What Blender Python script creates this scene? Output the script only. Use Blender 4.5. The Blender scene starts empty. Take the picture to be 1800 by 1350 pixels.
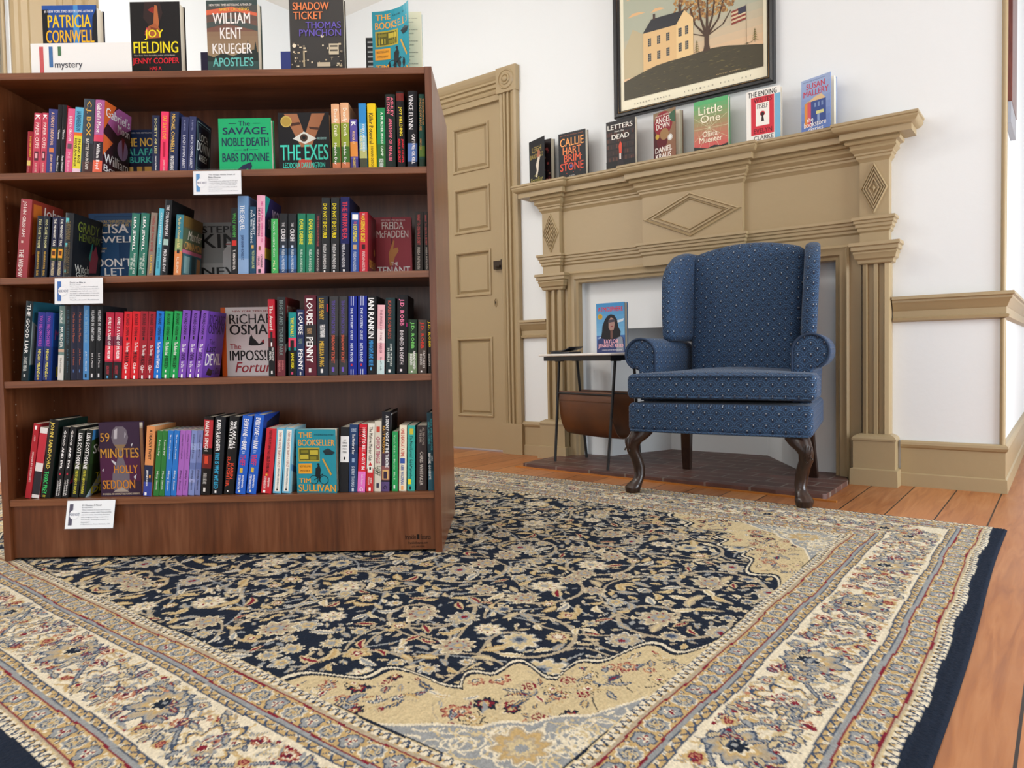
import bpy, bmesh, math, random
import numpy as np
from mathutils import Vector, Matrix
from mathutils.geometry import tessellate_polygon
R = math.radians
random.seed(7)
SC = bpy.context.scene
COL = SC.collection

# ------------------------------------------------------------------ camera
EYE = 0.58
def make_camera():
    yaw, pitch, roll = R(37.0669), R(2.1918), R(1.0879)
    fw = Vector((-math.sin(yaw) * math.cos(pitch), math.cos(yaw) * math.cos(pitch), -math.sin(pitch)))
    rt = Vector((math.cos(yaw), math.sin(yaw), 0))
    dn = fw.cross(rt)
    rx = rt * math.cos(roll) + dn * math.sin(roll)
    ry = -rt * math.sin(roll) + dn * math.cos(roll)
    cam = bpy.data.cameras.new('camera')
    cam.sensor_width = 36.0
    cam.lens = 1296.78 / 1800 * 36.0
    cam.clip_start = 0.05
    cam.clip_end = 60
    o = bpy.data.objects.new('camera', cam)
    m = Matrix((rx, -ry, -fw)).transposed().to_4x4()
    m.translation = Vector((0, 0, EYE))
    o.matrix_world = m
    COL.objects.link(o)
    SC.camera = o
make_camera()

# ------------------------------------------------------------------ daylight, room lamps and an added wall fill
W = bpy.data.worlds.new('daylight')
SC.world = W
W.use_nodes = True
W.node_tree.nodes['Background'].inputs[0].default_value = (0.93, 0.97, 1.0, 1)
W.node_tree.nodes['Background'].inputs[1].default_value = 1.15
def area(name, loc, target, sx, sy, power, col):
    l = bpy.data.lights.new(name, 'AREA')
    l.shape = 'RECTANGLE'
    l.size, l.size_y, l.energy, l.color = sx, sy, power, col
    o = bpy.data.objects.new(name, l)
    o.location = loc
    d = Vector(target) - Vector(loc)
    o.rotation_euler = d.to_track_quat('-Z', 'Y').to_euler()
    COL.objects.link(o)
    return o
area('window_daylight_left', (-4.0, -0.6, 1.4), (-0.5, 2.2, 0.6), 1.6, 1.9, 78, (1.0, 0.99, 0.98))
area('window_daylight_behind', (1.2, -2.6, 1.3), (-1.2, 2.4, 0.4), 2.4, 1.8, 14, (0.97, 0.985, 1.0))
area('window_daylight_right', (2.2, 2.75, 1.1), (-1.2, 2.5, 0.5), 1.4, 1.8, 140, (0.84, 0.93, 1.0))
area('ceiling_lamp_light', (-2.4, 1.3, 2.90), (-2.4, 1.3, 0), 1.5, 1.0, 26, (1.0, 0.98, 0.94))
area('ceiling_lamp_light_front', (-0.6, -0.5, 2.90), (-0.6, -0.5, 0), 1.5, 1.0, 30, (1.0, 0.98, 0.94))
def globe(name, loc, power, radius, col):  # soft-edged point light without a lamp body, used for the added fill
    l = bpy.data.lights.new(name, 'POINT')
    l.energy, l.shadow_soft_size, l.color = power, radius, col
    o = bpy.data.objects.new(name, l)
    o.location = loc
    COL.objects.link(o)
globe('left_wall_fill_light', (-3.05, 1.75, 2.62), 29, 0.14, (1.0, 0.98, 0.94))  # unseen fill added to brighten the left wall, no real fixture
SC.view_settings.view_transform = 'Standard'
SC.view_settings.look = 'None'
SC.view_settings.gamma = 1.0
SC.view_settings.use_curve_mapping = False
SC.view_settings.exposure = -0.30
SC.cycles.max_bounces = 8
SC.cycles.diffuse_bounces = 5
SC.cycles.use_denoising = True

# ------------------------------------------------------------------ helpers
def lin(c):
    return c / 12.92 if c <= 0.04045 else ((c + 0.055) / 1.055) ** 2.4
def hexc(h):
    if isinstance(h, tuple):
        return h
    if len(h) == 3:
        h = ''.join(k * 2 for k in h)
    return (lin(int(h[0:2], 16) / 255), lin(int(h[2:4], 16) / 255), lin(int(h[4:6], 16) / 255))

def tag(o, label=None, cat=None, group=None, kind=None):
    if label: o['label'] = label
    if cat: o['category'] = cat
    if group: o['group'] = group
    if kind: o['kind'] = kind
    return o

def empty(name, loc=(0, 0, 0), rz=0.0, label=None, cat=None, group=None):
    o = bpy.data.objects.new(name, None)
    o.empty_display_size = 0.05
    COL.objects.link(o)
    o.location = loc
    o.rotation_euler = (0, 0, rz)
    return tag(o, label, cat, group)

class MB:
    """collects faces with a colour and a material slot each, then links them as one mesh object"""
    def __init__(self):
        self.v, self.f, self.c, self.m = [], [], [], []
    def add(self, vs, fs, col=(0.8, 0.8, 0.8), mi=0):
        n = len(self.v)
        self.v.extend(tuple(p) for p in vs)
        for f in fs:
            self.f.append(tuple(i + n for i in f)); self.c.append(col); self.m.append(mi)
    def box(self, x0, x1, y0, y1, z0, z1, col=(0.8, 0.8, 0.8), mi=0):
        self.add([(x0, y0, z0), (x1, y0, z0), (x1, y1, z0), (x0, y1, z0), (x0, y0, z1), (x1, y0, z1), (x1, y1, z1), (x0, y1, z1)],
                 [(0, 3, 2, 1), (4, 5, 6, 7), (0, 1, 5, 4), (1, 2, 6, 5), (2, 3, 7, 6), (3, 0, 4, 7)], col, mi)
    def prism(self, poly, z0, z1, col=(0.8, 0.8, 0.8), mi=0, axis='z'):
        """poly: list of 2-D points (counter-clockwise), extruded along axis"""
        n = len(poly)
        def P(a, b, h):
            return (a, b, h) if axis == 'z' else ((a, h, b) if axis == 'y' else (h, a, b))
        vs = [P(a, b, z0) for a, b in poly] + [P(a, b, z1) for a, b in poly]
        fs = [(i, (i + 1) % n, n + (i + 1) % n, n + i) for i in range(n)]
        tri = tessellate_polygon([[Vector((a, b, 0)) for a, b in poly]])
        fs += [tuple(reversed(t)) for t in tri] + [tuple(n + i for i in t) for t in tri]
        self.add(vs, fs, col, mi)
    def sweep(self, path, prof, col=(0.8, 0.8, 0.8), mi=0, closed_prof=False, caps=True):
        """sweep a moulding profile [(out, z)] along a plan polyline [(x, y)] with mitred corners; out is to the right of travel"""
        n = len(path)
        offs = []
        for i in range(n):
            ns = []
            for j in (i - 1, i):
                if 0 <= j < n - 1:
                    dx, dy = path[j + 1][0] - path[j][0], path[j + 1][1] - path[j][1]
                    l = math.hypot(dx, dy)
                    ns.append((dy / l, -dx / l))
            if len(ns) == 1:
                offs.append(ns[0])
            else:
                a, b = ns
                k = 1 + a[0] * b[0] + a[1] * b[1]
                offs.append(((a[0] + b[0]) / k, (a[1] + b[1]) / k))
        m = len(prof)
        vs = [(path[i][0] + offs[i][0] * o, path[i][1] + offs[i][1] * o, z) for i in range(n) for o, z in prof]
        fs = []
        last = m if closed_prof else m - 1
        for i in range(n - 1):
            for j in range(last):
                k = (j + 1) % m
                fs.append((i * m + j, i * m + k, (i + 1) * m + k, (i + 1) * m + j))
        if caps:
            fs.append(tuple(range(m - 1, -1, -1)))
            fs.append(tuple((n - 1) * m + j for j in range(m)))
        self.add(vs, fs, col, mi)
    def tube(self, pts, r, seg=10, col=(0.8, 0.8, 0.8), mi=0, closed=False):
        pts = [Vector(p) for p in pts]
        n = len(pts)
        vs, fs = [], []
        up = Vector((0, 0, 1))
        prev = None
        for i, p in enumerate(pts):
            if closed:
                t = (pts[(i + 1) % n] - pts[i - 1]).normalized()
            else:
                t = (pts[min(i + 1, n - 1)] - pts[max(i - 1, 0)]).normalized()
            a = prev if prev is not None else (up if abs(t.z) < 0.9 else Vector((1, 0, 0)))
            a = (a - t * a.dot(t)).normalized()
            prev = a
            b = t.cross(a)
            rr = r[i] if isinstance(r, (list, tuple)) else r
            for k in range(seg):
                w = 2 * math.pi * k / seg
                vs.append(p + a * (math.cos(w) * rr) + b * (math.sin(w) * rr))
        for i in range(n if closed else n - 1):
            j = (i + 1) % n
            for k in range(seg):
                l = (k + 1) % seg
                fs.append((i * seg + k, i * seg + l, j * seg + l, j * seg + k))
        if not closed:
            fs.append(tuple(range(seg - 1, -1, -1)))
            fs.append(tuple((n - 1) * seg + k for k in range(seg)))
        self.add(vs, fs, col, mi)
    def loft(self, rings, col=(0.8, 0.8, 0.8), mi=0, first=True):
        m = len(rings[0])
        vs = [p for r_ in rings for p in r_]
        fs = []
        for i in range(len(rings) - 1):
            for k in range(m):
                l = (k + 1) % m
                fs.append((i * m + k, i * m + l, (i + 1) * m + l, (i + 1) * m + k))
        if first:
            fs.append(tuple(range(m - 1, -1, -1)))
        fs.append(tuple((len(rings) - 1) * m + k for k in range(m)))
        self.add(vs, fs, col, mi)
    def rbox(self, hx, hy, hz, r, n=6, arc=4, fn=None, col=(0.8, 0.8, 0.8), mi=0):
        """rounded box centred at the origin, each vertex passed through fn"""
        def axis(h):
            core = [-(h - r) + 2 * (h - r) * i / n for i in range(n + 1)]
            e = [r * math.tan(math.pi / 4 * i / arc) for i in range(1, arc + 1)]
            return [-(h - r) - q for q in reversed(e)] + core + [(h - r) + q for q in e]
        A = [axis(hx), axis(hy), axis(hz)]
        H = (hx, hy, hz)
        idx, vs, fs = {}, [], []
        def vert(i, j, k):
            key = (i, j, k)
            if key not in idx:
                p = [A[0][i], A[1][j], A[2][k]]
                inn = [max(-(H[q] - r), min(H[q] - r, p[q])) for q in range(3)]
                d = [p[q] - inn[q] for q in range(3)]
                l = math.sqrt(sum(q * q for q in d)) or 1
                p = tuple(inn[q] + d[q] / l * r for q in range(3))
                idx[key] = len(vs)
                vs.append(fn(*p) if fn else p)
            return idx[key]
        N = [len(a) - 1 for a in A]
        for ax in range(3):
            b, c = (ax + 1) % 3, (ax + 2) % 3
            for side in (0, N[ax]):
                for i in range(N[b]):
                    for j in range(N[c]):
                        q = []
                        for di, dj in ((0, 0), (1, 0), (1, 1), (0, 1)):
                            t = [0, 0, 0]
                            t[ax], t[b], t[c] = side, i + di, j + dj
                            q.append(vert(*t))
                        fs.append(tuple(q) if side else tuple(reversed(q)))
        self.add(vs, fs, col, mi)
    def build(self, name, mats, parent=None, smooth=None, uv=False, bevel=0.0, loc=None):
        me = bpy.data.meshes.new(name)
        me.from_pydata(self.v, [], self.f)
        if not isinstance(mats, (list, tuple)):
            mats = [mats]
        for m in mats:
            me.materials.append(m)
        if len(mats) > 1:
            me.polygons.foreach_set('material_index', self.m)
        at = me.color_attributes.new('Col', 'FLOAT_COLOR', 'CORNER')
        tot = np.array([len(f) for f in self.f])
        cc = np.ones((len(self.f), 4), dtype=np.float32)
        cc[:, :3] = np.array(self.c, dtype=np.float32)
        at.data.foreach_set('color', np.repeat(cc, tot, axis=0).ravel())
        if uv:
            lay = me.uv_layers.new(name='UVMap')
            co = np.array(self.v)
            buf = []
            for p in me.polygons:
                nn = p.normal
                ax = max(range(3), key=lambda q: abs(nn[q]) * (0.8 if q == 0 else 1.0))
                for vi in p.vertices:
                    x, y, z = co[vi]
                    buf += [x, z] if ax == 1 else ([y, z] if ax == 0 else [x, y])
            lay.data.foreach_set('uv', buf)
        if smooth is not None:
            me.polygons.foreach_set('use_smooth', [True] * len(me.polygons))
            me.set_sharp_from_angle(angle=R(smooth))
        me.update()
        o = bpy.data.objects.new(name, me)
        COL.objects.link(o)
        if parent is not None:
            o.parent = parent
        if loc is not None:
            o.location = loc
        if bevel:
            b = o.modifiers.new('soft_edges', 'BEVEL')
            b.width, b.segments, b.limit_method, b.angle_limit = bevel, 2, 'ANGLE', R(40)
        return o

# ------------------------------------------------------------------ lettering
_tx = {}
def lettering(s, bold=0.0, shear=0.0, res=2):
    """outline of a line of text as (points scaled to a unit box, faces)"""
    key = (s, bold, shear, res)
    if key in _tx:
        return _tx[key]
    cu = bpy.data.curves.new('lettering', 'FONT')
    cu.body = s
    cu.resolution_u = res
    cu.shear = shear
    cu.fill_mode = 'FRONT'
    o = bpy.data.objects.new('lettering', cu)
    COL.objects.link(o)
    me = o.to_mesh()
    pts = [(v.co.x, v.co.y) for v in me.vertices]
    fs = [tuple(p.vertices) for p in me.polygons]
    o.to_mesh_clear()
    if bold:                                  # a heavier weight: the same outlines again, a little to the right
        k = len(pts)
        pts = pts + [(p[0] + bold, p[1]) for p in pts]
        half = k
        fs = fs + [tuple(i + k for i in f) for f in fs]
    bpy.data.objects.remove(o)
    bpy.data.curves.remove(cu)
    if pts:
        x0, x1 = min(p[0] for p in pts), max(p[0] for p in pts)
        y0, y1 = min(p[1] for p in pts), max(p[1] for p in pts)
        pts = [((p[0] - x0) / max(x1 - x0, 1e-6), (p[1] - y0) / max(y1 - y0, 1e-6)) for p in pts]
    if pts and bold:
        pts = [(p[0], p[1], 0.0 if i < half else 0.00002) for i, p in enumerate(pts)]
    else:
        pts = [(p[0], p[1], 0.0) for p in pts]
    _tx[key] = (pts, fs)
    return _tx[key]

def put_art(mb, ops, mp, aspect, lift0=0.0004, mi=0, res=2):
    """draw cover art; ops are in 0..1 coordinates, mp(a, b, lift) gives the 3-D point; aspect = height / width"""
    lift = lift0
    step = min(0.00004, 0.0024 / max(1, len(ops)))
    for op in ops:
        k = op[0]
        lift += step
        col = hexc(op[2])
        if k == 'P' and isinstance(op[1], list):
            pts = op[1]
            tri = tessellate_polygon([[Vector((a, b, 0)) for a, b in pts]])
            out = []
            for t in tri:
                p, q, r_ = (pts[i] for i in t)
                s = (q[0] - p[0]) * (r_[1] - p[1]) - (q[1] - p[1]) * (r_[0] - p[0])
                out.append(tuple(t) if s > 0 else tuple(reversed(t)))
            mb.add([mp(a, b, lift) for a, b in pts], out, col, mi)
        elif k == 'C' and len(op[1]) == 3:
            cx, cy, r_ = op[1]
            n = 24
            vs = [mp(cx, cy, lift)] + [mp(cx + r_ * math.cos(2 * math.pi * i / n), cy + r_ / aspect * math.sin(2 * math.pi * i / n), lift) for i in range(n)]
            mb.add(vs, [(0, 1 + i, 1 + (i + 1) % n) for i in range(n)], col, mi)
        elif k == 'R' and len(op[1]) == 5:
            x0, y0, x1, y1, w = op[1]
            h = w / aspect
            for a0, b0, a1, b1 in ((x0, y0, x1, y0 + h), (x0, y1 - h, x1, y1), (x0, y0 + h, x0 + w, y1 - h), (x1 - w, y0 + h, x1, y1 - h)):
                mb.add([mp(a0, b0, lift), mp(a1, b0, lift), mp(a1, b1, lift), mp(a0, b1, lift)], [(0, 1, 2, 3)], col, mi)
        elif k == '':
            x0, y0, x1, y1 = op[1]
            n = 8
            vs = [mp(x0 + (x1 - x0) * i / n, y, lift) for y in (y0, y1) for i in range(n + 1)]
            mb.add(vs, [(i, i + 1, n + 2 + i, n + 1 + i) for i in range(n)], col, mi)
        else:
            x0, y0, x1, y1 = op[1]
            script = k[0].isupper() and k[1:].islower() and len(k) > 3
            pts, fs = lettering(k, 0.035 if k.isupper() else 0.015, 0.25 if (script and k in SCRIPT) else 0.0, res)
            if pts:
                mb.add([mp(x0 + (x1 - x0) * a, y0 + (y1 - y0) * b, lift + e) for a, b, e in pts], fs, col, mi)
SCRIPT = {'Fortune', 'The', 'Murder', 'Last'}
# ------------------------------------------------------------------ materials
def new_mat(name):
    m = bpy.data.materials.new(name)
    m.use_nodes = True
    nt = m.node_tree
    return m, nt, nt.nodes['Principled BSDF']
def nd(nt, t, **kw):
    n = nt.nodes.new(t)
    for k, v in kw.items():
        setattr(n, k, v)
    return n
def noise_bump(nt, b, scale, strength, dist=0.002, coord='Object', stretch=None, detail=4):
    tc = nd(nt, 'ShaderNodeTexCoord')
    src = tc.outputs[coord]
    if stretch:
        mp = nd(nt, 'ShaderNodeMapping')
        mp.inputs['Scale'].default_value = stretch
        nt.links.new(src, mp.inputs[0])
        src = mp.outputs[0]
    nz = nd(nt, 'ShaderNodeTexNoise')
    nz.inputs['Scale'].default_value = scale
    nz.inputs['Detail'].default_value = detail
    nt.links.new(src, nz.inputs['Vector'])
    bp = nd(nt, 'ShaderNodeBump')
    bp.inputs['Strength'].default_value = strength
    bp.inputs['Distance'].default_value = dist
    nt.links.new(nz.outputs[0], bp.inputs['Height'])
    nt.links.new(bp.outputs[0], b.inputs['Normal'])
    return nz
def ramp(nt, fac, stops):
    r_ = nd(nt, 'ShaderNodeValToRGB')
    el = r_.color_ramp.elements
    while len(el) < len(stops):
        el.new(0.5)
    for e, (p, c) in zip(el, stops):
        e.position = p
        e.color = (*hexc(c), 1)
    nt.links.new(fac, r_.inputs[0])
    return r_
def plain(name, col, rough=0.5, bump=0, scale=60, metal=0, spec=None):
    m, nt, b = new_mat(name)
    b.inputs['Base Color'].default_value = (*hexc(col), 1)
    b.inputs['Roughness'].default_value = rough
    b.inputs['Metallic'].default_value = metal
    if spec is not None:
        b.inputs['Specular IOR Level'].default_value = spec
    if bump:
        noise_bump(nt, b, scale, bump)
    return m
M = {}
M['plaster'] = plain('white_plaster_paint', 'e5e8e9', 0.7, 0.25, 45)
M['trim'] = plain('tan_gloss_paint', 'a5906c', 0.42, 0.38, 26)
M['ceiling'] = plain('ceiling_paint', 'eeece6', 0.8, 0.1, 40)
M['black_metal'] = plain('black_powder_metal', '121214', 0.45, 0.05, 200)
M['white_top'] = plain('white_table_top', 'e6e2dc', 0.35, 0.03, 100)
M['black_frame'] = plain('black_frame_wood', '17171a', 0.35, 0.1, 60)
M['iron'] = plain('dark_iron', '3a2f26', 0.4, 0.2, 80, 0.7)
M['gap'] = plain('dark_gap', '0c0a09', 0.9, 0.1, 60)
M['card'] = plain('white_card', 'f4f5f8', 0.5, 0.02, 80)
M['grey_metal'] = plain('grey_metal_tip', '9a9aa0', 0.45, 0.05, 120, 0.3)
M['piping'] = plain('piping_cord', '22344e', 0.85, 0.3, 300)

def mat_print():
    m, nt, b = new_mat('printed_cover')
    a = nd(nt, 'ShaderNodeAttribute', attribute_name='Col')
    nt.links.new(a.outputs['Color'], b.inputs['Base Color'])
    b.inputs['Roughness'].default_value = 0.42
    b.inputs['Specular IOR Level'].default_value = 0.28
    noise_bump(nt, b, 120, 0.04)
    return m
M['print'] = mat_print()
def mat_pages():
    m, nt, b = new_mat('page_edges')
    tc = nd(nt, 'ShaderNodeTexCoord')
    mp = nd(nt, 'ShaderNodeMapping')
    mp.inputs['Scale'].default_value = (900, 3, 3)
    nt.links.new(tc.outputs['Object'], mp.inputs[0])
    nz = nd(nt, 'ShaderNodeTexNoise')
    nz.inputs['Scale'].default_value = 1.0
    nt.links.new(mp.outputs[0], nz.inputs['Vector'])
    r_ = ramp(nt, nz.outputs[0], [(0.3, 'd8cfb8'), (0.7, 'f0ead8')])
    nt.links.new(r_.outputs[0], b.inputs['Base Color'])
    b.inputs['Roughness'].default_value = 0.85
    return m
M['pages'] = mat_pages()

def mat_laminate(name, stretch, c=('3a1d12', '5c3222', '6f4230')):
    """brown wood-grain laminate; stretch is small along the grain"""
    m, nt, b = new_mat(name)
    tc = nd(nt, 'ShaderNodeTexCoord')
    mp = nd(nt, 'ShaderNodeMapping')
    mp.inputs['Scale'].default_value = stretch
    nt.links.new(tc.outputs['Object'], mp.inputs[0])
    n1 = nd(nt, 'ShaderNodeTexNoise')
    n1.inputs['Scale'].default_value = 1.0
    n1.inputs['Detail'].default_value = 5
    n1.inputs['Distortion'].default_value = 0.6
    nt.links.new(mp.outputs[0], n1.inputs['Vector'])
    n2 = nd(nt, 'ShaderNodeTexNoise')
    n2.inputs['Scale'].default_value = 7.0
    n2.inputs['Detail'].default_value = 3
    nt.links.new(mp.outputs[0], n2.inputs['Vector'])
    mx = nd(nt, 'ShaderNodeMix', data_type='FLOAT')
    mx.inputs[0].default_value = 0.45
    nt.links.new(n1.outputs[0], mx.inputs[2])
    nt.links.new(n2.outputs[0], mx.inputs[3])
    r_ = ramp(nt, mx.outputs[0], [(0.3, c[0]), (0.5, c[1]), (0.68, c[2])])
    nt.links.new(r_.outputs[0], b.inputs['Base Color'])
    b.inputs['Roughness'].default_value = 0.3
    bp = nd(nt, 'ShaderNodeBump')
    bp.inputs['Strength'].default_value = 0.06
    bp.inputs['Distance'].default_value = 0.001
    nt.links.new(n2.outputs[0], bp.inputs['Height'])
    nt.links.new(bp.outputs[0], b.inputs['Normal'])
    return m
LAM = ('4a2614', '683a20', '805034')
M['lam_v'] = mat_laminate('walnut_laminate_upright', (11, 11, 0.9), LAM)
M['lam_h'] = mat_laminate('walnut_laminate_shelf', (0.9, 11, 22), ('54301c', '74462a', '8c5a3c'))
M['dark_wood'] = mat_laminate('dark_carved_wood', (18, 18, 3), ('1c0f0a', '2c1a12', '3c261a'))
M['dark_wood'].node_tree.nodes['Principled BSDF'].inputs['Roughness'].default_value = 0.28
M['red_wood'] = mat_laminate('red_brown_wood', (20, 20, 3), ('401a14', '5a2820', '6c3428'))

def mat_leather():
    m, nt, b = new_mat('brown_leather')
    b.inputs['Roughness'].default_value = 0.42
    nz = noise_bump(nt, b, 260, 0.15, 0.001)
    tc = nd(nt, 'ShaderNodeTexCoord')
    n2 = nd(nt, 'ShaderNodeTexNoise')
    n2.inputs['Scale'].default_value = 6
    nt.links.new(tc.outputs['Object'], n2.inputs['Vector'])
    r_ = ramp(nt, n2.outputs[0], [(0.3, '4a2810'), (0.7, '663a19')])
    nt.links.new(r_.outputs[0], b.inputs['Base Color'])
    return m
M['leather'] = mat_leather()

def math_nodes(nt):
    def mk(op, a, b=None, c=None):
        n = nd(nt, 'ShaderNodeMath', operation=op)
        for i, v in enumerate((a, b, c)):
            if v is None:
                continue
            if isinstance(v, (int, float)):
                n.inputs[i].default_value = v
            else:
                nt.links.new(v, n.inputs[i])
        return n.outputs[0]
    return mk
def mat_scallop():
    """blue upholstery woven with rows of overlapping fans, a dark drop and a pale dot at each fan"""
    m, nt, b = new_mat('blue_scallop_upholstery')
    k = math_nodes(nt)
    uv = nd(nt, 'ShaderNodeUVMap')
    sp = nd(nt, 'ShaderNodeSeparateXYZ')
    nt.links.new(uv.outputs[0], sp.inputs[0])
    a, h, rad = 0.0460, 0.0218, 0.0258
    x, y = sp.outputs[0], sp.outputs[1]
    j0 = k('FLOOR', k('DIVIDE', y, h))
    def cell(j):
        off = k('MULTIPLY', k('FLOORED_MODULO', j, 2.0), a / 2)
        xs = k('SUBTRACT', x, off)
        dx = k('SUBTRACT', xs, k('MULTIPLY', k('ROUND', k('DIVIDE', xs, a)), a))
        dy = k('SUBTRACT', y, k('MULTIPLY', j, h))
        d = k('SQRT', k('ADD', k('MULTIPLY', dx, dx), k('MULTIPLY', dy, dy)))
        return d, dx, dy
    d0, x0, y0 = cell(j0)
    d1, x1, y1 = cell(k('SUBTRACT', j0, 1.0))
    front = k('LESS_THAN', d1, rad)
    def pick(p, q):
        return k('ADD', k('MULTIPLY', front, p), k('MULTIPLY', k('SUBTRACT', 1.0, front), q))
    d, dx, dy = pick(d1, d0), pick(x1, x0), pick(y1, y0)
    def between(lo, hi):
        return k('MULTIPLY', k('GREATER_THAN', d, lo * rad), k('LESS_THAN', d, hi * rad))
    ring = k('ADD', between(0.90, 1.0), between(0.62, 0.68))
    dark = k('ADD', between(0.80, 0.90), between(0.48, 0.58))
    e = k('ADD', k('POWER', k('DIVIDE', dx, 0.0040), 2.0), k('POWER', k('DIVIDE', k('SUBTRACT', dy, 0.004), 0.0090), 2.0))
    drop = k('LESS_THAN', e, 1.0)
    e2 = k('ADD', k('POWER', k('DIVIDE', dx, 0.0014), 2.0), k('POWER', k('DIVIDE', k('SUBTRACT', dy, 0.0100), 0.0028), 2.0))
    dot = k('LESS_THAN', e2, 1.0)
    def mix(f, A, B):
        n = nd(nt, 'ShaderNodeMix', data_type='RGBA')
        nt.links.new(f, n.inputs[0])
        for s, v in ((6, A), (7, B)):
            if isinstance(v, str):
                n.inputs[s].default_value = (*hexc(v), 1)
            else:
                nt.links.new(v, n.inputs[s])
        return n.outputs[2]
    c = mix(ring, '1e3a5a', '38587c')
    c = mix(dark, c, '16273f')
    c = mix(drop, c, '0c1830')
    c = mix(dot, c, 'b4bcc6')
    nt.links.new(c, b.inputs['Base Color'])
    b.inputs['Roughness'].default_value = 0.85
    b.inputs['Sheen Weight'].default_value = 0.1
    tc = nd(nt, 'ShaderNodeTexCoord')
    nz = nd(nt, 'ShaderNodeTexNoise')
    nz.inputs['Scale'].default_value = 900
    nt.links.new(tc.outputs['Object'], nz.inputs['Vector'])
    hgt = k('ADD', k('MULTIPLY', ring, 0.6), nz.outputs[0])
    bp = nd(nt, 'ShaderNodeBump')
    bp.inputs['Strength'].default_value = 0.25
    bp.inputs['Distance'].default_value = 0.0008
    nt.links.new(hgt, bp.inputs['Height'])
    nt.links.new(bp.outputs[0], b.inputs['Normal'])
    return m
M['fabric'] = mat_scallop()

def mat_floor():
    """old orange pine planks running towards the fireplace wall"""
    m, nt, b = new_mat('old_pine_planks')
    k = math_nodes(nt)
    tc = nd(nt, 'ShaderNodeTexCoord')
    sp = nd(nt, 'ShaderNodeSeparateXYZ')
    nt.links.new(tc.outputs['Object'], sp.inputs[0])
    w = 0.152
    u = k('DIVIDE', k('ADD', sp.outputs[0], 0.055), w)
    idx = k('FLOOR', u)
    fr = k('SUBTRACT', u, idx)
    edge = k('MINIMUM', fr, k('SUBTRACT', 1.0, fr))
    cb = nd(nt, 'ShaderNodeCombineXYZ')
    nt.links.new(idx, cb.inputs[0])
    wn = nd(nt, 'ShaderNodeTexWhiteNoise', noise_dimensions='3D')
    nt.links.new(cb.outputs[0], wn.inputs['Vector'])
    cb2 = nd(nt, 'ShaderNodeCombineXYZ')
    nt.links.new(k('MULTIPLY', sp.outputs[0], 26.0), cb2.inputs[0])
    nt.links.new(k('ADD', k('MULTIPLY', sp.outputs[1], 2.2), k('MULTIPLY', wn.outputs[0], 40.0)), cb2.inputs[1])
    nz = nd(nt, 'ShaderNodeTexNoise')
    nz.inputs['Scale'].default_value = 1.6
    nz.inputs['Detail'].default_value = 6
    nz.inputs['Distortion'].default_value = 1.2
    nt.links.new(cb2.outputs[0], nz.inputs['Vector'])
    r_ = ramp(nt, nz.outputs[0], [(0.25, '7c421e'), (0.5, 'a46632'), (0.75, 'bc8250')])
    r2 = ramp(nt, wn.outputs[0], [(0.0, '7e4824'), (0.5, 'b87444'), (1.0, 'd09058')])
    mx = nd(nt, 'ShaderNodeMix', data_type='RGBA')
    mx.inputs[0].default_value = 0.4
    nt.links.new(r_.outputs[0], mx.inputs[6])
    nt.links.new(r2.outputs[0], mx.inputs[7])
    big = nd(nt, 'ShaderNodeTexNoise')
    big.inputs['Scale'].default_value = 3.0
    big.inputs['Detail'].default_value = 3
    nt.links.new(tc.outputs['Object'], big.inputs['Vector'])
    wear = ramp(nt, big.outputs[0], [(0.40, '0c0c0c'), (0.75, '686868')])
    mw = nd(nt, 'ShaderNodeMix', data_type='RGBA')
    nt.links.new(wear.outputs[0], mw.inputs[0])
    nt.links.new(mx.outputs[2], mw.inputs[6])
    mw.inputs[7].default_value = (*hexc('c69a78'), 1)
    spk = nd(nt, 'ShaderNodeTexVoronoi')
    spk.inputs['Scale'].default_value = 9
    nt.links.new(tc.outputs['Object'], spk.inputs['Vector'])
    knot = k('LESS_THAN', spk.outputs['Distance'], 0.035)
    gap = k('LESS_THAN', edge, 0.016)
    dark = k('MAXIMUM', gap, k('MULTIPLY', knot, 0.7))
    m2 = nd(nt, 'ShaderNodeMix', data_type='RGBA')
    nt.links.new(dark, m2.inputs[0])
    nt.links.new(mw.outputs[2], m2.inputs[6])
    m2.inputs[7].default_value = (*hexc('1e100a'), 1)
    nt.links.new(m2.outputs[2], b.inputs['Base Color'])
    b.inputs['Roughness'].default_value = 0.42
    hgt = k('SUBTRACT', nz.outputs[0], k('MULTIPLY', gap, 2.0))
    bp = nd(nt, 'ShaderNodeBump')
    bp.inputs['Strength'].default_value = 0.3
    bp.inputs['Distance'].default_value = 0.002
    nt.links.new(hgt, bp.inputs['Height'])
    nt.links.new(bp.outputs[0], b.inputs['Normal'])
    return m
M['floor'] = mat_floor()

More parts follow.
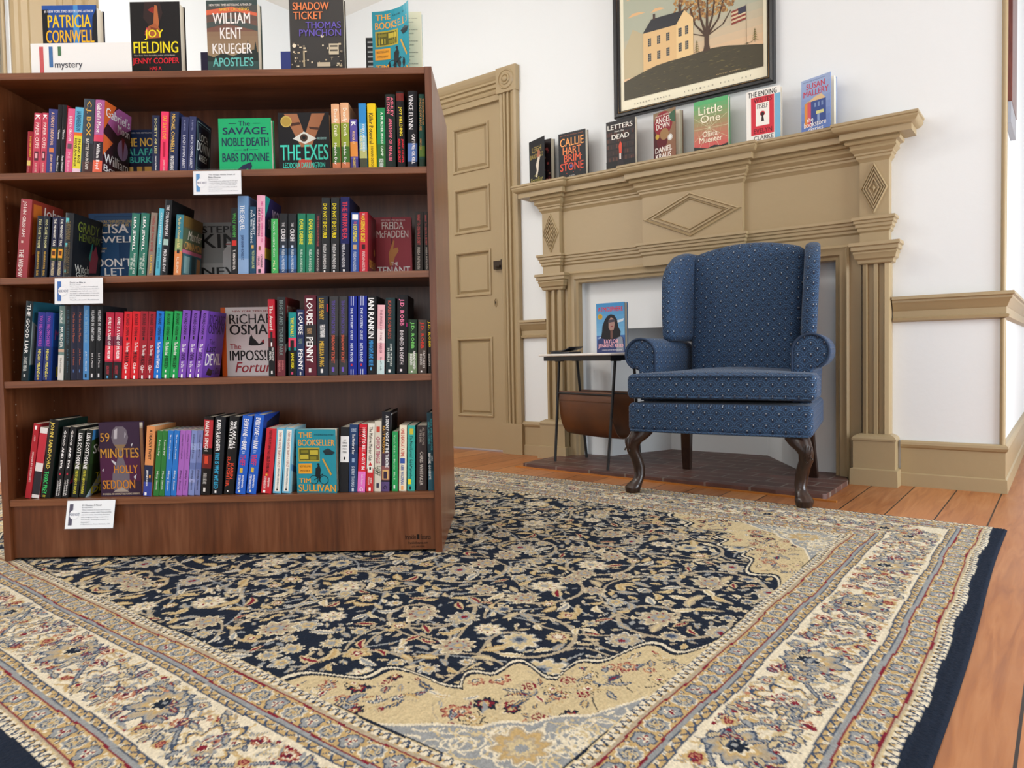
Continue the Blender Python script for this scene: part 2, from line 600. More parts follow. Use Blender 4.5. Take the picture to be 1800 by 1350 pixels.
def mat_hearth():
    m, nt, b = new_mat('worn_hearth_brick')
    tc = nd(nt, 'ShaderNodeTexCoord')
    mp = nd(nt, 'ShaderNodeMapping')
    mp.inputs['Rotation'].default_value = (0, 0, R(3))
    nt.links.new(tc.outputs['Object'], mp.inputs[0])
    br = nd(nt, 'ShaderNodeTexBrick')
    br.inputs['Scale'].default_value = 1.0
    br.inputs['Brick Width'].default_value = 0.20
    br.inputs['Row Height'].default_value = 0.10
    br.inputs['Mortar Size'].default_value = 0.005
    br.inputs['Color1'].default_value = (*hexc('5a3c34'), 1)
    br.inputs['Color2'].default_value = (*hexc('6e463c'), 1)
    br.inputs['Mortar'].default_value = (*hexc('8a7e74'), 1)
    nt.links.new(mp.outputs[0], br.inputs['Vector'])
    nz = nd(nt, 'ShaderNodeTexNoise')
    nz.inputs['Scale'].default_value = 14
    nz.inputs['Detail'].default_value = 6
    nt.links.new(tc.outputs['Object'], nz.inputs['Vector'])
    r_ = ramp(nt, nz.outputs[0], [(0.35, '332825'), (0.6, '54403a'), (0.78, '8a4a3c')])
    mx = nd(nt, 'ShaderNodeMix', data_type='RGBA')
    mx.inputs[0].default_value = 0.35
    nt.links.new(br.outputs[0], mx.inputs[6])
    nt.links.new(r_.outputs[0], mx.inputs[7])
    nt.links.new(mx.outputs[2], b.inputs['Base Color'])
    b.inputs['Roughness'].default_value = 0.5
    bp = nd(nt, 'ShaderNodeBump')
    bp.inputs['Strength'].default_value = 0.5
    bp.inputs['Distance'].default_value = 0.004
    k = math_nodes(nt)
    nt.links.new(k('SUBTRACT', nz.outputs[0], br.outputs['Fac']), bp.inputs['Height'])
    nt.links.new(bp.outputs[0], b.inputs['Normal'])
    return m
M['hearth'] = mat_hearth()

def mat_rug():
    m, nt, b = new_mat('knotted_wool_pile')
    a = nd(nt, 'ShaderNodeAttribute', attribute_name='Col')
    nt.links.new(a.outputs['Color'], b.inputs['Base Color'])
    b.inputs['Roughness'].default_value = 0.95
    b.inputs['Specular IOR Level'].default_value = 0.15
    noise_bump(nt, b, 420, 0.5, 0.002)
    return m
M['rug'] = mat_rug()

def mat_clear(name, rough=0.02, tint='f4f8f8'):
    m, nt, b = new_mat(name)
    b.inputs['Base Color'].default_value = (*hexc(tint), 1)
    b.inputs['Transmission Weight'].default_value = 1.0
    b.inputs['Roughness'].default_value = rough
    b.inputs['IOR'].default_value = 1.04
    return m
def mat_acrylic():
    m, nt, b = new_mat('clear_acrylic')
    nt.nodes.remove(b)
    tr = nd(nt, 'ShaderNodeBsdfTransparent')
    tr.inputs[0].default_value = (0.995, 1.0, 1.0, 1)
    gl = nd(nt, 'ShaderNodeBsdfGlossy')
    gl.inputs['Roughness'].default_value = 0.06
    mx = nd(nt, 'ShaderNodeMixShader')
    mx.inputs[0].default_value = 0.012
    nt.links.new(tr.outputs[0], mx.inputs[1])
    nt.links.new(gl.outputs[0], mx.inputs[2])
    nt.links.new(mx.outputs[0], nt.nodes['Material Output'].inputs['Surface'])
    return m
M['acrylic'] = mat_acrylic()
M['glass'] = mat_clear('window_glass', 0.08)
# ------------------------------------------------------------------ room shell
TOP = 2.95
WY = 3.487            # face of the fireplace wall
LX = -4.242           # face of the left wall
CX = -0.21            # outside corner of the chimney breast wall
b = MB(); b.box(-4.6, 3.2, -3.0, 5.4, -0.06, 0.0)
tag(b.build('floor', M['floor']), 'old orange pine plank floor', 'floor', kind='structure')
b = MB(); b.box(-4.6, 3.2, -3.0, 5.4, TOP, TOP + 0.08)
tag(b.build('ceiling', M['ceiling']), 'plain cream ceiling above the white walls', 'ceiling', kind='structure')
b = MB()
for x0, x1, z0, z1 in ((LX, -3.52, 0, TOP), (-3.52, -2.68, 2.10, TOP), (-2.68, -2.15, 0, TOP), (-2.15, -0.80, 0.99, TOP), (-0.80, CX - 0.06, 0, TOP)):
    b.box(x0, x1, WY, WY + 0.16, z0, z1)
b.box(CX - 0.06, CX, WY, 5.3, 0, TOP)
b.box(CX - 0.06, 3.2, 5.3, 5.46, 0, TOP)
tag(b.build('wall_back', M['plaster']), 'white plaster wall around the fireplace with an outside corner', 'wall', kind='structure')
b = MB()
for y0, y1, z0, z1 in ((-3.0, 0.35, 0, TOP), (1.5, WY + 0.16, 0, TOP), (0.35, 1.5, 0, 0.62), (0.35, 1.5, 2.75, TOP)):
    b.box(LX - 0.16, LX, y0, y1, z0, z1)
tag(b.build('wall_left', M['plaster']), 'white plaster wall with the tall window behind the bookcase', 'wall', kind='structure')

b = MB()
for y0, y1, z0, z1 in ((-3.0, 0.4, 0, TOP), (4.3, 5.46, 0, TOP), (0.4, 4.3, 0, 0.3), (0.4, 4.3, 2.6, TOP)):
    b.box(3.2, 3.36, y0, y1, z0, z1)
tag(b.build('wall_right', M['plaster']), 'white plaster wall with a wide window opening opposite the tall window', 'wall', kind='structure')

# window in the left wall: sash frame, wired glass pane, wide moulded casing
win = empty('window_1', (LX, 0.92, 0.62), 0, 'tall window with diamond wire glass and wide tan casing', 'window')
win['kind'] = 'structure'
b = MB()
for y0, y1, z0, z1 in ((-0.58, -0.562, 0, 2.13), (0.562, 0.58, 0, 2.13), (-0.562, 0.562, 0, 0.07), (-0.562, 0.562, 2.07, 2.13), (-0.562, 0.562, 1.03, 1.08)):
    b.box(-0.09, -0.04, y0, y1, z0, z1)
b.build('window_frame', M['trim'], win, bevel=0.003)
b = MB(); b.box(-0.070, -0.066, -0.562, 0.562, 0.07, 2.07)
b.build('glass_pane', M['glass'], win)
b = MB()
h = 0.052
for s in (-1, 1):
    for i in range(-48, 70):
        # diagonal wires clipped to the pane
        c0 = i * h
        pts = []
        for yy in (-0.562, 0.562):
            pts.append((yy, c0 + s * yy))
        (ya, za), (yb, zb) = pts
        def clip(ya, za, yb, zb):
            t0, t1 = 0.0, 1.0
            for lo, hi in ((0.07, 2.07),):
                d = zb - za
                ta, tb = (lo - za) / d, (hi - za) / d
                if ta > tb: ta, tb = tb, ta
                t0, t1 = max(t0, ta), min(t1, tb)
            return t0, t1
        t0, t1 = clip(ya, za, yb, zb)
        if t0 < t1:
            P = [(-0.0645, ya + (yb - ya) * t, za + (zb - za) * t) for t in (t0, t1)]
            b.tube(P, 0.0007, 4)
b.build('wire_mesh', M['grey_metal'], win)
b = MB()
casing = [(0, 0), (0.012, 0.0), (0.024, 0.012), (0.024, 0.03), (0.034, 0.04), (0.034, 0.07), (0.02, 0.085), (0.02, 0.21), (0.03, 0.22), (0.03, 0.235), (0.02, 0.245), (0.02, 0.29), (0.034, 0.30), (0.034, 0.33), (0.026, 0.345), (0.044, 0.36), (0.044, 0.40), (0.03, 0.42), (0, 0.42)]
for s in (-1, 1):
    yy = 0.585 if s > 0 else -0.585
    poly = [(x, yy + s * (y - 0.0)) for x, y in casing]
    if s > 0:
        poly = list(reversed(poly))
    b.prism(poly, -0.60, 2.16)
b.box(0, 0.05, -1.01, 1.01, 2.16, 2.30)
b.box(0, 0.07, -1.03, 1.03, -0.03, 0.0)
b.build('window_casing', M['trim'], win)

# door with four pairs of raised panels, its casing, latch and keyhole
door = empty('door_1', (-3.095, WY + 0.012, 0.012), 0, 'tan painted four panel door beside the fireplace', 'door')
door['kind'] = 'structure'
b = MB()
cols = ((-0.335, -0.025), (0.025, 0.315))
rows = ((0.195, 0.686), (0.936, 1.218), (1.323, 1.606), (1.696, 1.978))
xs = [-0.405, cols[0][0], cols[0][1], cols[1][0], cols[1][1], 0.402]
zs = [0.0] + [q for r_ in rows for q in r_] + [2.075]
for i in range(5):
    for j in range(9):
        if i in (1, 3) and j % 2 == 1:
            continue
        b.box(xs[i], xs[i + 1], 0, 0.04, zs[j], zs[j + 1])
b.build('door_slab', M['trim'], door)
b = MB()
for x0, x1 in cols:
    for z0, z1 in rows:
        rings = []
        for k, d in ((0, 0.0), (0.004, -0.008), (0.011, -0.009), (0.017, -0.005), (0.021, 0.011), (0.025, 0.012), (0.036, 0.004), (0.038, 0.002)):
            rings.append([(x0 + k, d, z0 + k), (x1 - k, d, z0 + k), (x1 - k, d, z1 - k), (x0 + k, d, z1 - k)])
        b.loft(rings, first=False)
b.build('raised_panels', M['trim'], door)
b = MB()
b.box(0.345, 0.402, -0.022, 0.0, 1.085, 1.135)
b.tube([(0.372, -0.03, 1.10), (0.404, -0.034, 1.10)], 0.008, 8)
b.box(0.404, 0.418, -0.028, 0.0, 1.08, 1.14)
b.build('latch', M['iron'], door, bevel=0.002)
b = MB()
b.tube([(0.342 + 0.009 * math.cos(t * math.pi / 8), -0.002, 0.889 + 0.024 * math.sin(t * math.pi / 8)) for t in range(16)], 0.003, 6, closed=True)
b.build('keyhole_plate', M['trim'], door, smooth=40)
b = MB()
b.tube([(0.342, -0.004, 0.893), (0.342, 0.002, 0.893)], 0.004, 8)
b.box(0.340, 0.344, -0.003, 0.0, 0.878, 0.893)
b.build('keyhole', M['gap'], door)
b = MB()
fl = [(0, 0), (0.006, -0.020), (0.018, -0.026), (0.030, -0.020), (0.034, -0.014), (0.040, -0.026), (0.052, -0.026), (0.056, -0.014), (0.064, -0.014), (0.068, -0.026), (0.080, -0.026), (0.084, -0.014), (0.092, -0.020), (0.106, -0.028), (0.122, -0.034), (0.135, -0.030), (0.137, 0)]
for s, x0 in ((1, -2.682), (-1, -3.508)):
    poly = [(x0 + s * a, WY + d) for a, d in fl]
    if s > 0:
        poly = list(reversed(poly))
    b.prism(poly, 0.18, 2.11)
    b.box(x0 - 0.002 if s > 0 else x0 - 0.142, x0 + 0.142 if s > 0 else x0 + 0.002, WY - 0.036, WY, 0.0, 0.18)
    xa, xb = (x0 - 0.002, x0 + 0.141) if s > 0 else (x0 - 0.141, x0 + 0.002)
    b.box(xa, xb, WY - 0.036, WY, 2.108, 2.252)
    cx, cz = (xa + xb) / 2, 2.18
    n = 28
    b.loft([[(cx + r_ * math.cos(2 * math.pi * i / n), WY - d, cz + r_ * math.sin(2 * math.pi * i / n)) for i in range(n)] for r_, d in ((0.058, 0.036), (0.054, 0.043), (0.050, 0.043), (0.046, 0.038), (0.034, 0.039), (0.030, 0.047), (0.024, 0.047), (0.019, 0.041), (0.014, 0.050), (0.006, 0.054))])
b.box(-3.52, -2.68, WY - 0.012, WY + 0.05, 2.084, 2.118)
b.prism([(WY + d, 2.113 + a) for a, d in fl], -3.51, -2.68, axis='x')
b.build('door_casing', M['trim'], door, loc=(3.095, -WY - 0.012, -0.012))

# chair rail, baseboard and corner bead
RAIL = [(0, 0.797), (0.040, 0.797), (0.042, 0.784), (0.034, 0.780), (0.034, 0.772), (0.026, 0.762), (0.018, 0.740), (0.014, 0.736), (0.014, 0.710), (0.024, 0.706), (0.022, 0.696), (0.0, 0.690)]
BASE = [(0, 0.192), (0.014, 0.192), (0.022, 0.186), (0.024, 0.176), (0.020, 0.165), (0.014, 0.160), (0.014, 0.056), (0.020, 0.052), (0.022, 0.0), (0, 0.0)]
for nm, prof, dz, lab in (('trim_1', RAIL, 0, 'tan chair rail moulding along the white wall'), ('baseboard_back', BASE, 0, 'tan stepped baseboard along the fireplace wall')):
    b = MB()
    e = -0.566 if nm != 'trim_1' else -0.596
    b.sweep([(e, WY), (CX, WY), (CX, 5.28)], [(o, z) for o, z in prof])
    b.sweep([(-2.546, WY), (-2.36, WY)], [(o, z - (0.013 if nm == 'trim_1' else -0.004) * (1 if z > 0.01 else 0)) for o, z in prof])
    tag(b.build(nm, M['trim'], smooth=30), lab, 'trim', kind='structure')
b = MB()
b.prism([(CX + 0.003 + 0.010 * math.cos(t), WY - 0.003 + 0.010 * math.sin(t)) for t in [2 * math.pi * i / 14 for i in range(14)]], 0.19, 0.69)
b.prism([(CX + 0.003 + 0.010 * math.cos(t), WY - 0.003 + 0.010 * math.sin(t)) for t in [2 * math.pi * i / 14 for i in range(14)]], 0.797, TOP)
tag(b.build('trim_2', M['trim'], smooth=60), 'slim tan bead running up the outside wall corner', 'trim', kind='structure')

# ------------------------------------------------------------------ fireplace surround
fp = empty('fireplace_surround', (-1.481, WY, 0), 0, 'tan painted wooden fireplace surround with diamond ornaments and a long mantel shelf', 'fireplace')
FO = (1.481, -WY, 0)     # parts are written in world coordinates
PF, FF = 3.430, 3.458     # pilaster face, frieze face
xl0, xl1, xr0, xr1, xc0, xc1 = -2.358, -2.245, -0.717, -0.604, -1.739, -1.223
FACE = [(xl0, WY), (xl0, PF), (xl1, PF), (xl1, FF), (xc0, FF), (xc0, PF), (xc1, PF), (xc1, FF), (xr0, FF), (xr0, PF), (xr1, PF), (xr1, WY)]
SHELF = [(-2.408, WY)] + [(-2.408, PF)] + FACE[2:10] + [(-0.577, PF), (-0.577, WY)]
b = MB()
b.sweep(SHELF, [(0.0, 1.528), (0.092, 1.528), (0.095, 1.525), (0.095, 1.517), (0.090, 1.514), (0.092, 1.507), (0.088, 1.497), (0.078, 1.488), (0.066, 1.485), (0.066, 1.459), (0.020, 1.456)], caps=False)
b.prism(list(reversed([(x, min(y, WY)) for x, y in SHELF]))[::-1], 1.457, 1.5279)
b.build('mantel_shelf', M['trim'], fp, smooth=28, loc=FO)
b = MB()
b.sweep(FACE, [(0, 1.462), (0.034, 1.462), (0.046, 1.458), (0.051, 1.449), (0.046, 1.440), (0.034, 1.437), (0.030, 1.428), (0.033, 1.419), (0.026, 1.412), (0.018, 1.405), (0.018, 1.398), (0.012, 1.394), (0.012, 1.384), (0.006, 1.378), (0, 1.368)], caps=False)
b.build('cornice_moulding', M['trim'], fp, smooth=28, loc=FO)
b = MB()
b.prism(FACE, 1.022, 1.46)
b.build('frieze_board', M['trim'], fp, loc=FO)
b = MB()
b.sweep(FACE, [(0, 1.138), (0.027, 1.138), (0.028, 1.126), (0.021, 1.122), (0.021, 1.112), (0.015, 1.108), (0.015, 1.096), (0.008, 1.090), (0.008, 1.080), (0, 1.072)], caps=False)
b.build('waist_moulding', M['trim'], fp, smooth=28, loc=FO)
def diamond(name, cx, cz, hw, hh, flat):
    b = MB()
    prof = [(1.0, 0.0), (0.985, 0.008), (0.93, 0.010), (0.90, 0.004), (0.86, 0.004), (0.845, 0.012), (0.80, 0.012), (0.785, 0.004), (0.75, 0.004)]
    if flat:
        prof = [(1 - (1 - s) * 1.15, d) for s, d in prof] + [(0.68, 0.010), (0.655, 0.003), (0.1, 0.003)]
    else:
        prof = [(1 - (1 - s) * 1.3, d) for s, d in prof] + [(0.63, 0.012), (0.56, 0.012), (0.54, 0.003), (0.45, 0.003), (0.42, 0.012), (0.34, 0.012), (0.31, 0.003), (0.22, 0.003), (0.05, 0.014)]
    b.loft([[(cx - hw * s, PF - d, cz), (cx, PF - d, cz - hh * s), (cx + hw * s, PF - d, cz), (cx, PF - d, cz + hh * s)] for s, d in prof])
    b.build(name, M['trim'], fp, loc=FO)
diamond('diamond_ornament', (xl0 + xl1) / 2, 1.256, 0.053, 0.107, False)
diamond('diamond_ornament', (xr0 + xr1) / 2, 1.256, 0.053, 0.107, False)
diamond('centre_diamond', (xc0 + xc1) / 2, 1.254, 0.254, 0.108, True)
for x0, x1 in ((xl0 + 0.008, xl1 + 0.008), (xr0 + 0.006, xr1 + 0.004)):
    y = 3.452
    w = x1 - x0
    pl = [(0, WY), (0, y + 0.004), (0.004, y - 0.016), (0.02, y - 0.02), (0.026, y), (0.044, y), (0.048, y - 0.018), (0.062, y - 0.018), (0.066, y), (0.084, y), (0.090, y - 0.02), (0.106, y - 0.016), (w, y + 0.004), (w, WY)]
    p = empty('pilaster', (0, 0, 0)); p.parent = fp; p.location = FO
    b = MB(); b.prism([(x0 + a, d) for a, d in pl], 0.21, 0.95); b.build('fluted_shaft', M['trim'], p)
    b = MB()
    b.sweep([(x0, WY), (x0, PF + 0.006), (x1, PF + 0.006), (x1, WY)], [(0, 1.030), (0.042, 1.030), (0.043, 1.016), (0.036, 1.012), (0.036, 0.997), (0.027, 0.993), (0.030, 0.985), (0.026, 0.978), (0.023, 0.963), (0.014, 0.956), (0.012, 0.944), (0.0, 0.939)], caps=False)
    b.box(x0, x1, PF + 0.006, WY, 0.94, 1.03)
    b.build('capital', M['trim'], p, smooth=28)
    b = MB()
    xa, xb, yf = x0 - 0.028, x1 + 0.024, 3.402
    b.box(xa, xb, yf, WY, 0.0, 0.198)
    b.sweep([(xa, WY), (xa, yf), (xb, yf), (xb, WY)], [(0.004, 0.192), (0.004, 0.200), (-0.004, 0.210), (-0.022, 0.218)], caps=False)
    b.prism([(xa + 0.02, yf + 0.02), (xb - 0.02, yf + 0.02), (xb - 0.02, WY), (xa + 0.02, WY)], 0.197, 0.218)
    b.sweep([(xa, WY), (xa, yf), (xb, yf), (xb, WY)], [(0, 0.072), (0.010, 0.068), (0.012, 0.0)], caps=False)
    b.build('plinth', M['trim'], p)
b = MB()
AR = [(0.0, 0.0), (0.0, -0.020), (0.010, -0.026), (0.020, -0.020), (0.028, -0.018), (0.040, -0.018), (0.048, -0.008), (0.060, -0.004), (0.064, 0.012), (0.064, 0.03)]
xo0, xo1, zo = -2.212, -0.763, 1.034
pts = []
for u, d in AR:
    pts.append([(xo0 + u, FF + 0.014 + d, 0.0), (xo0 + u, FF + 0.014 + d, zo - u), (xo1 - u, FF + 0.014 + d, zo - u), (xo1 - u, FF + 0.014 + d, 0.0)])
m = len(pts)
vs = [pts[j][i] for i in range(4) for j in range(m)]
fs = [(i * m + j, (i + 1) * m + j, (i + 1) * m + j + 1, i * m + j + 1) for i in range(3) for j in range(m - 1)]
b.add(vs, fs)
b.build('architrave', M['trim'], fp, smooth=28, loc=FO)
for xa, xb in ((-2.245, -2.205), (-0.77, -0.717)):
    b = MB()
    b.box(xa, xb, FF + 0.006, WY, 0, 1.03)
    b.build('side_board', M['trim'], fp, loc=FO)
PY = 3.538
b = MB()
b.box(-2.16, -1.993, PY, PY + 0.04, 0.0, 1.02)
b.box(-1.005, -0.79, PY, PY + 0.04, 0.0, 1.02)
b.box(-1.993, -1.005, PY, PY + 0.04, 0.714, 1.02)
b.build('white_panel', M['plaster'], fp, loc=FO)
b = MB()
P = [(-1.993, PY), (-1.829, 3.94), (-1.281, 3.95), (-1.005, PY)]
Q = [(x, y) for x, y in P]
vs = [(x, y, 0.0) for x, y in P] + [(x, y, 0.86) for x, y in P]
b.add(vs, [(i, i + 1, i + 5, i + 4) for i in range(3)])
b.add([(-1.993, PY + 0.04, 0.80), (-1.005, PY + 0.04, 0.80), (-1.281, 3.95, 0.86), (-1.829, 3.94, 0.86)], [(0, 1, 2, 3)])
b.add([(-1.993, PY + 0.04, 0.714), (-1.005, PY + 0.04, 0.714), (-1.005, PY + 0.04, 0.80), (-1.993, PY + 0.04, 0.80)], [(0, 1, 2, 3)])
b.build('firebox_lining', M['plaster'], fp, loc=FO)

HZ = 0.022
b = MB()
rnd = random.Random(3)
front = [(-2.27 + 1.525 * i / 24, 3.070 - 0.098 * i / 24 + rnd.uniform(-0.005, 0.005)) for i in range(25)]
front[0], front[-1] = (-2.262, 3.078), (-0.757, 2.985)
poly = front + [(-0.745, 3.0), (-0.748, 3.36), (-0.77, 3.43), (-0.77, 3.50), (-0.79, PY), (-1.005, PY), (-1.281, 3.96), (-1.829, 3.96), (-1.993, PY), (-2.15, PY), (-2.20, 3.45), (-2.21, 3.40), (-2.255, 3.39), (-2.268, 3.2)]
b.prism(poly, 0.0, HZ)
tag(b.build('hearth_slab', M['hearth'], bevel=0.004), 'low dark red brick hearth slab in front of the fireplace', 'hearth')
b = MB()
b.prism([(-2.30, 3.060), (-0.70, 2.952), (-0.70, 2.968), (-2.30, 3.078)], 0.0, 0.006)
mm_, nt_, bs_ = new_mat('pale_pine_strip')
bs_.inputs['Base Color'].default_value = (*hexc('b4702c'), 1)
bs_.inputs['Roughness'].default_value = 0.4
noise_bump(nt_, bs_, 40, 0.1)
tag(b.build('trim_3', mm_), 'thin orange floor strip edging the brick hearth', 'trim', kind='structure')

# dark board on the return wall past the corner
t = empty('wall_plaque', (CX, 3.74, 1.47), 0, 'tall narrow red-brown wooden board with a grey foot on the far right wall', 'wall board')
b = MB(); b.box(0.0, 0.022, -0.16, 0.16, 0.085, 1.0); b.build('board', M['red_wood'], t, bevel=0.003)
b = MB(); b.box(0.0, 0.020, -0.16, 0.16, 0.0, 0.085); tag(b.build('metal_foot', M['grey_metal'], t, bevel=0.002), 'grey metal end')
# ------------------------------------------------------------------ the rug: a knotted grid, one colour per knot
def make_rug():
    L, Wd, st = 3.62, 2.40, 0.003
    EX = 13                                    # extra rows of the dark selvage on the near side
    ns, nt_ = int(L / st) + 1, int(Wd / st) + 1 + EX
    T0 = -EX * st
    s = np.linspace(0, L, ns)[None, :].repeat(nt_, 0)      # from the fringed end
    t = np.linspace(T0, Wd, nt_)[:, None].repeat(ns, 1)     # from the near side
    pal = dict(navy='17202f', gold='b49a6a', sand='bfae88', cream='d2c8b0', grey='8b8e8e', blue='3c485c', red='741c2c', rust='a8745a', beige='a59880', dark='18212f', olive='8e8666')
    pal = {k: np.array(hexc(v)) for k, v in pal.items()}
    rng = np.random.RandomState(11)
    C = np.empty((nt_, ns, 3)); C[:] = pal['navy']
    e_s = np.minimum(s, L - s)
    e_t = np.minimum(t, Wd - t) + 0.028
    # slight weaving wobble of every band
    wob = 0.0022 * np.sin(t * 21 + s * 9) + 0.0018 * np.sin(s * 17 - t * 11)
    d = np.minimum(e_s, e_t) + wob
    along = np.where(e_s < e_t, t - Wd / 2, s - L / 2)
    def band(a, b2, col):
        m = (d >= a) & (d < b2)
        C[m] = pal[col]
        return m
    def teeth(a, b2, bg, n_per, flip):
        m = band(a, b2, bg)
        u = (along / n_per) % 1.0
        v = (d - a) / (b2 - a)
        if flip:
            v = 1 - v
        z = np.abs(u - 0.5) * 2
        k = m & (np.abs(z - v) < 0.20)
        C[k] = pal['blue']
        k = m & (v < 0.55) & (z < 0.42 - v * 0.4)
        C[k] = pal['gold' if bg == 'cream' else 'cream']
        k = m & (np.hypot((u - 0.5) * n_per, (v - 0.25) * (b2 - a)) < 0.0022)
        C[k] = pal['dark' if bg == 'cream' else 'grey']
    def rosettes(a, b2, per):
        m = band(a, b2, 'gold')
        q = along / per
        i = np.floor(q)
        u = (q - i - 0.5) * per
        v = d - (a + b2) / 2
        r = np.hypot(u, v)
        th = np.arctan2(v, u)
        odd = (i % 2) == 0
        lob = 0.0215 * (1 + 0.08 * np.cos(8 * th))
        C[m & odd & (r < lob)] = pal['cream']
        C[m & odd & (r < lob - 0.0025)] = pal['grey']
        C[m & odd & (r < 0.016) & (np.sin(r * 900 + th * 3) > 0.2)] = pal['blue']
        C[m & odd & (r < 0.0125) & (np.sin(th * 7 + r * 700) > 0.0)] = pal['sand']
        C[m & odd & (r < 0.004)] = pal['gold']
        l2 = 0.021 * (0.80 + 0.26 * np.abs(np.cos(2.5 * th + 0.6)))
        C[m & ~odd & (r < l2)] = pal['blue']
        C[m & ~odd & (r < l2 - 0.003)] = pal['grey']
        C[m & ~odd & (r < 0.0105) & (np.cos(3 * th) > -0.5)] = pal['cream']
        C[m & ~odd & (r < 0.0105) & (np.cos(3 * th) > 0.72) & (r > 0.005)] = pal['red']
        C[m & ~odd & (r < 0.003)] = pal['red']
        w = np.abs(np.abs(u) - per / 2)
        k = m & (np.hypot(w, np.abs(v) - 0.017) < 0.0045)
        C[k] = pal['blue']
        C[m & (np.hypot(w, np.abs(v) - 0.017) < 0.0026)] = pal['cream']
    teeth(0.036, 0.058, 'cream', 0.021, True)
    band(0.056, 0.059, 'sand'); band(0.058, 0.062, 'beige'); band(0.062, 0.0655, 'red')
    rosettes(0.0655, 0.112, 0.049)
    band(0.112, 0.1155, 'red'); band(0.1155, 0.125, 'grey'); band(0.125, 0.127, 'blue')
    teeth(0.127, 0.141, 'gold', 0.028, False)
    band(0.141, 0.144, 'blue')
    band(0.144, 0.297, 'cream')
    band(0.297, 0.300, 'blue')
    teeth(0.300, 0.315, 'gold', 0.028, True)
    band(0.315, 0.317, 'blue'); band(0.317, 0.3255, 'grey'); band(0.3255, 0.329, 'red')
    rosettes(0.329, 0.3755, 0.049)
    band(0.3755, 0.379, 'red'); band(0.379, 0.386, 'beige')
    teeth(0.386, 0.408, 'cream', 0.021, False)
    band(0.406, 0.409, 'sand')
    # stamping
    ax_s, ax_t = s[0], t[:, 0]
    def window(cx, cy, r):
        i0, i1 = max(0, int((cx - r) / st)), min(ns, int((cx + r) / st) + 2)
        j0, j1 = max(0, int((cy - r - T0) / st)), min(nt_, int((cy + r - T0) / st) + 2)
        if i0 >= i1 or j0 >= j1:
            return None
        X = ax_s[i0:i1][None, :] - cx
        Y = ax_t[j0:j1][:, None] - cy
        return slice(j0, j1), slice(i0, i1), X, Y
    clipm = [None]
    def stamp(cx, cy, r, fn):
        w = window(cx, cy, r)
        if w is None:
            return
        sj, si, X, Y = w
        sub = C[sj, si]
        ok = clipm[0][sj, si] if clipm[0] is not None else np.ones(sub.shape[:2], bool)
        fn(sub, X, Y, ok)
    def flower(cx, cy, r, n, rot, cols, jag=0.25):
        ph = rng.rand() * 6
        def fn(sub, X, Y, ok):
            q = np.hypot(X, Y); th = np.arctan2(Y, X) - rot
            e = r * (1 - jag + jag * np.abs(np.cos(n * th / 2))) * (1 + 0.05 * np.sin(13 * th + ph))
            for f, c in zip((1.0, 0.88, 0.62, 0.40, 0.20), cols):
                if c == 'rays':
                    sub[ok & (q < e * f) & (np.cos(n * 2 * th) > 0.35) & (q > e * 0.3)] = pal['blue']
                elif c:
                    sub[ok & (q < e * f)] = pal[c]
        stamp(cx, cy, r * 1.1, fn)
    def palmette(cx, cy, r, rot, cols):
        def fn(sub, X, Y, ok):
            u = X * np.cos(rot) + Y * np.sin(rot); v = -X * np.sin(rot) + Y * np.cos(rot)
            q = np.hypot(u, v * 1.15); th = np.arctan2(v, u)
            e = r * (0.62 + 0.38 * np.cos(th / 2) ** 2) * (0.72 + 0.34 * np.abs(np.cos(4.5 * th)) ** 1.4)
            for f, c in zip((1.0, 0.9, 0.80, 0.55, 0.42, 0.22), cols):
                if c == 'vein':
                    sub[ok & (q < e * f) & (np.cos(9 * th) > 0.7) & (q > e * 0.4)] = pal['red']
                elif c:
                    sub[ok & (q < e * f)] = pal[c]
        stamp(cx, cy, r * 1.1, fn)
    def leaf(cx, cy, ln, wd, rot, c1, c2, bend=0.0):
        def fn(sub, X, Y, ok):
            u = X * np.cos(rot) + Y * np.sin(rot); v = -X * np.sin(rot) + Y * np.cos(rot)
            v = v - bend * (u / ln) ** 2 * ln
            w_ = wd * (1 - (u / ln) ** 2) * (0.82 + 0.25 * np.abs(np.sin(u * 420)))
            m = ok & (np.abs(u) < ln) & (np.abs(v) < w_)
            sub[m] = pal[c1]
            sub[m & (np.abs(v) < w_ * 0.42)] = pal[c2]
        stamp(cx, cy, ln * 1.25, fn)
    def oleaf(cx, cy, ln, wd, rot, c1, c2, bend=0.0):
        leaf(cx, cy, ln + 0.003, wd + 0.0026, rot, 'blue', 'blue', bend)
        leaf(cx, cy, ln, wd, rot, c1, c2, bend)
    def stroke(pts, r, c, edge=None):
        for rr, cc in ((r + 0.0025, edge), (r, c)):
            if cc is None:
                continue
            for (x, y) in pts:
                def fn(sub, X, Y, ok):
                    sub[ok & (X * X + Y * Y < rr * rr)] = pal[cc]
                stamp(x, y, rr, fn)
    def curve(p0, p1, bulge, n=None):
        p0, p1 = np.array(p0), np.array(p1)
        dd = p1 - p0
        nn = np.array([-dd[1], dd[0]])
        n = n or max(4, int(np.hypot(*dd) / st))
        return [tuple(p0 + dd * q + nn * bulge * 4 * q * (1 - q)) for q in np.linspace(0, 1, n)]
    def spiral(cx, cy, r0, r1, a0, a1):
        n = max(8, int(abs(a1 - a0) * (r0 + r1) / 2 / (st * 0.9)))
        return [(cx + (r0 + (r1 - r0) * q) * math.cos(a0 + (a1 - a0) * q), cy + (r0 + (r1 - r0) * q) * math.sin(a0 + (a1 - a0) * q)) for q in np.linspace(0, 1, n)]

    # main cream border: winding vine, big palmettes in turn, blossoms and leaves
    clipm[0] = (d > 0.149) & (d < 0.293)
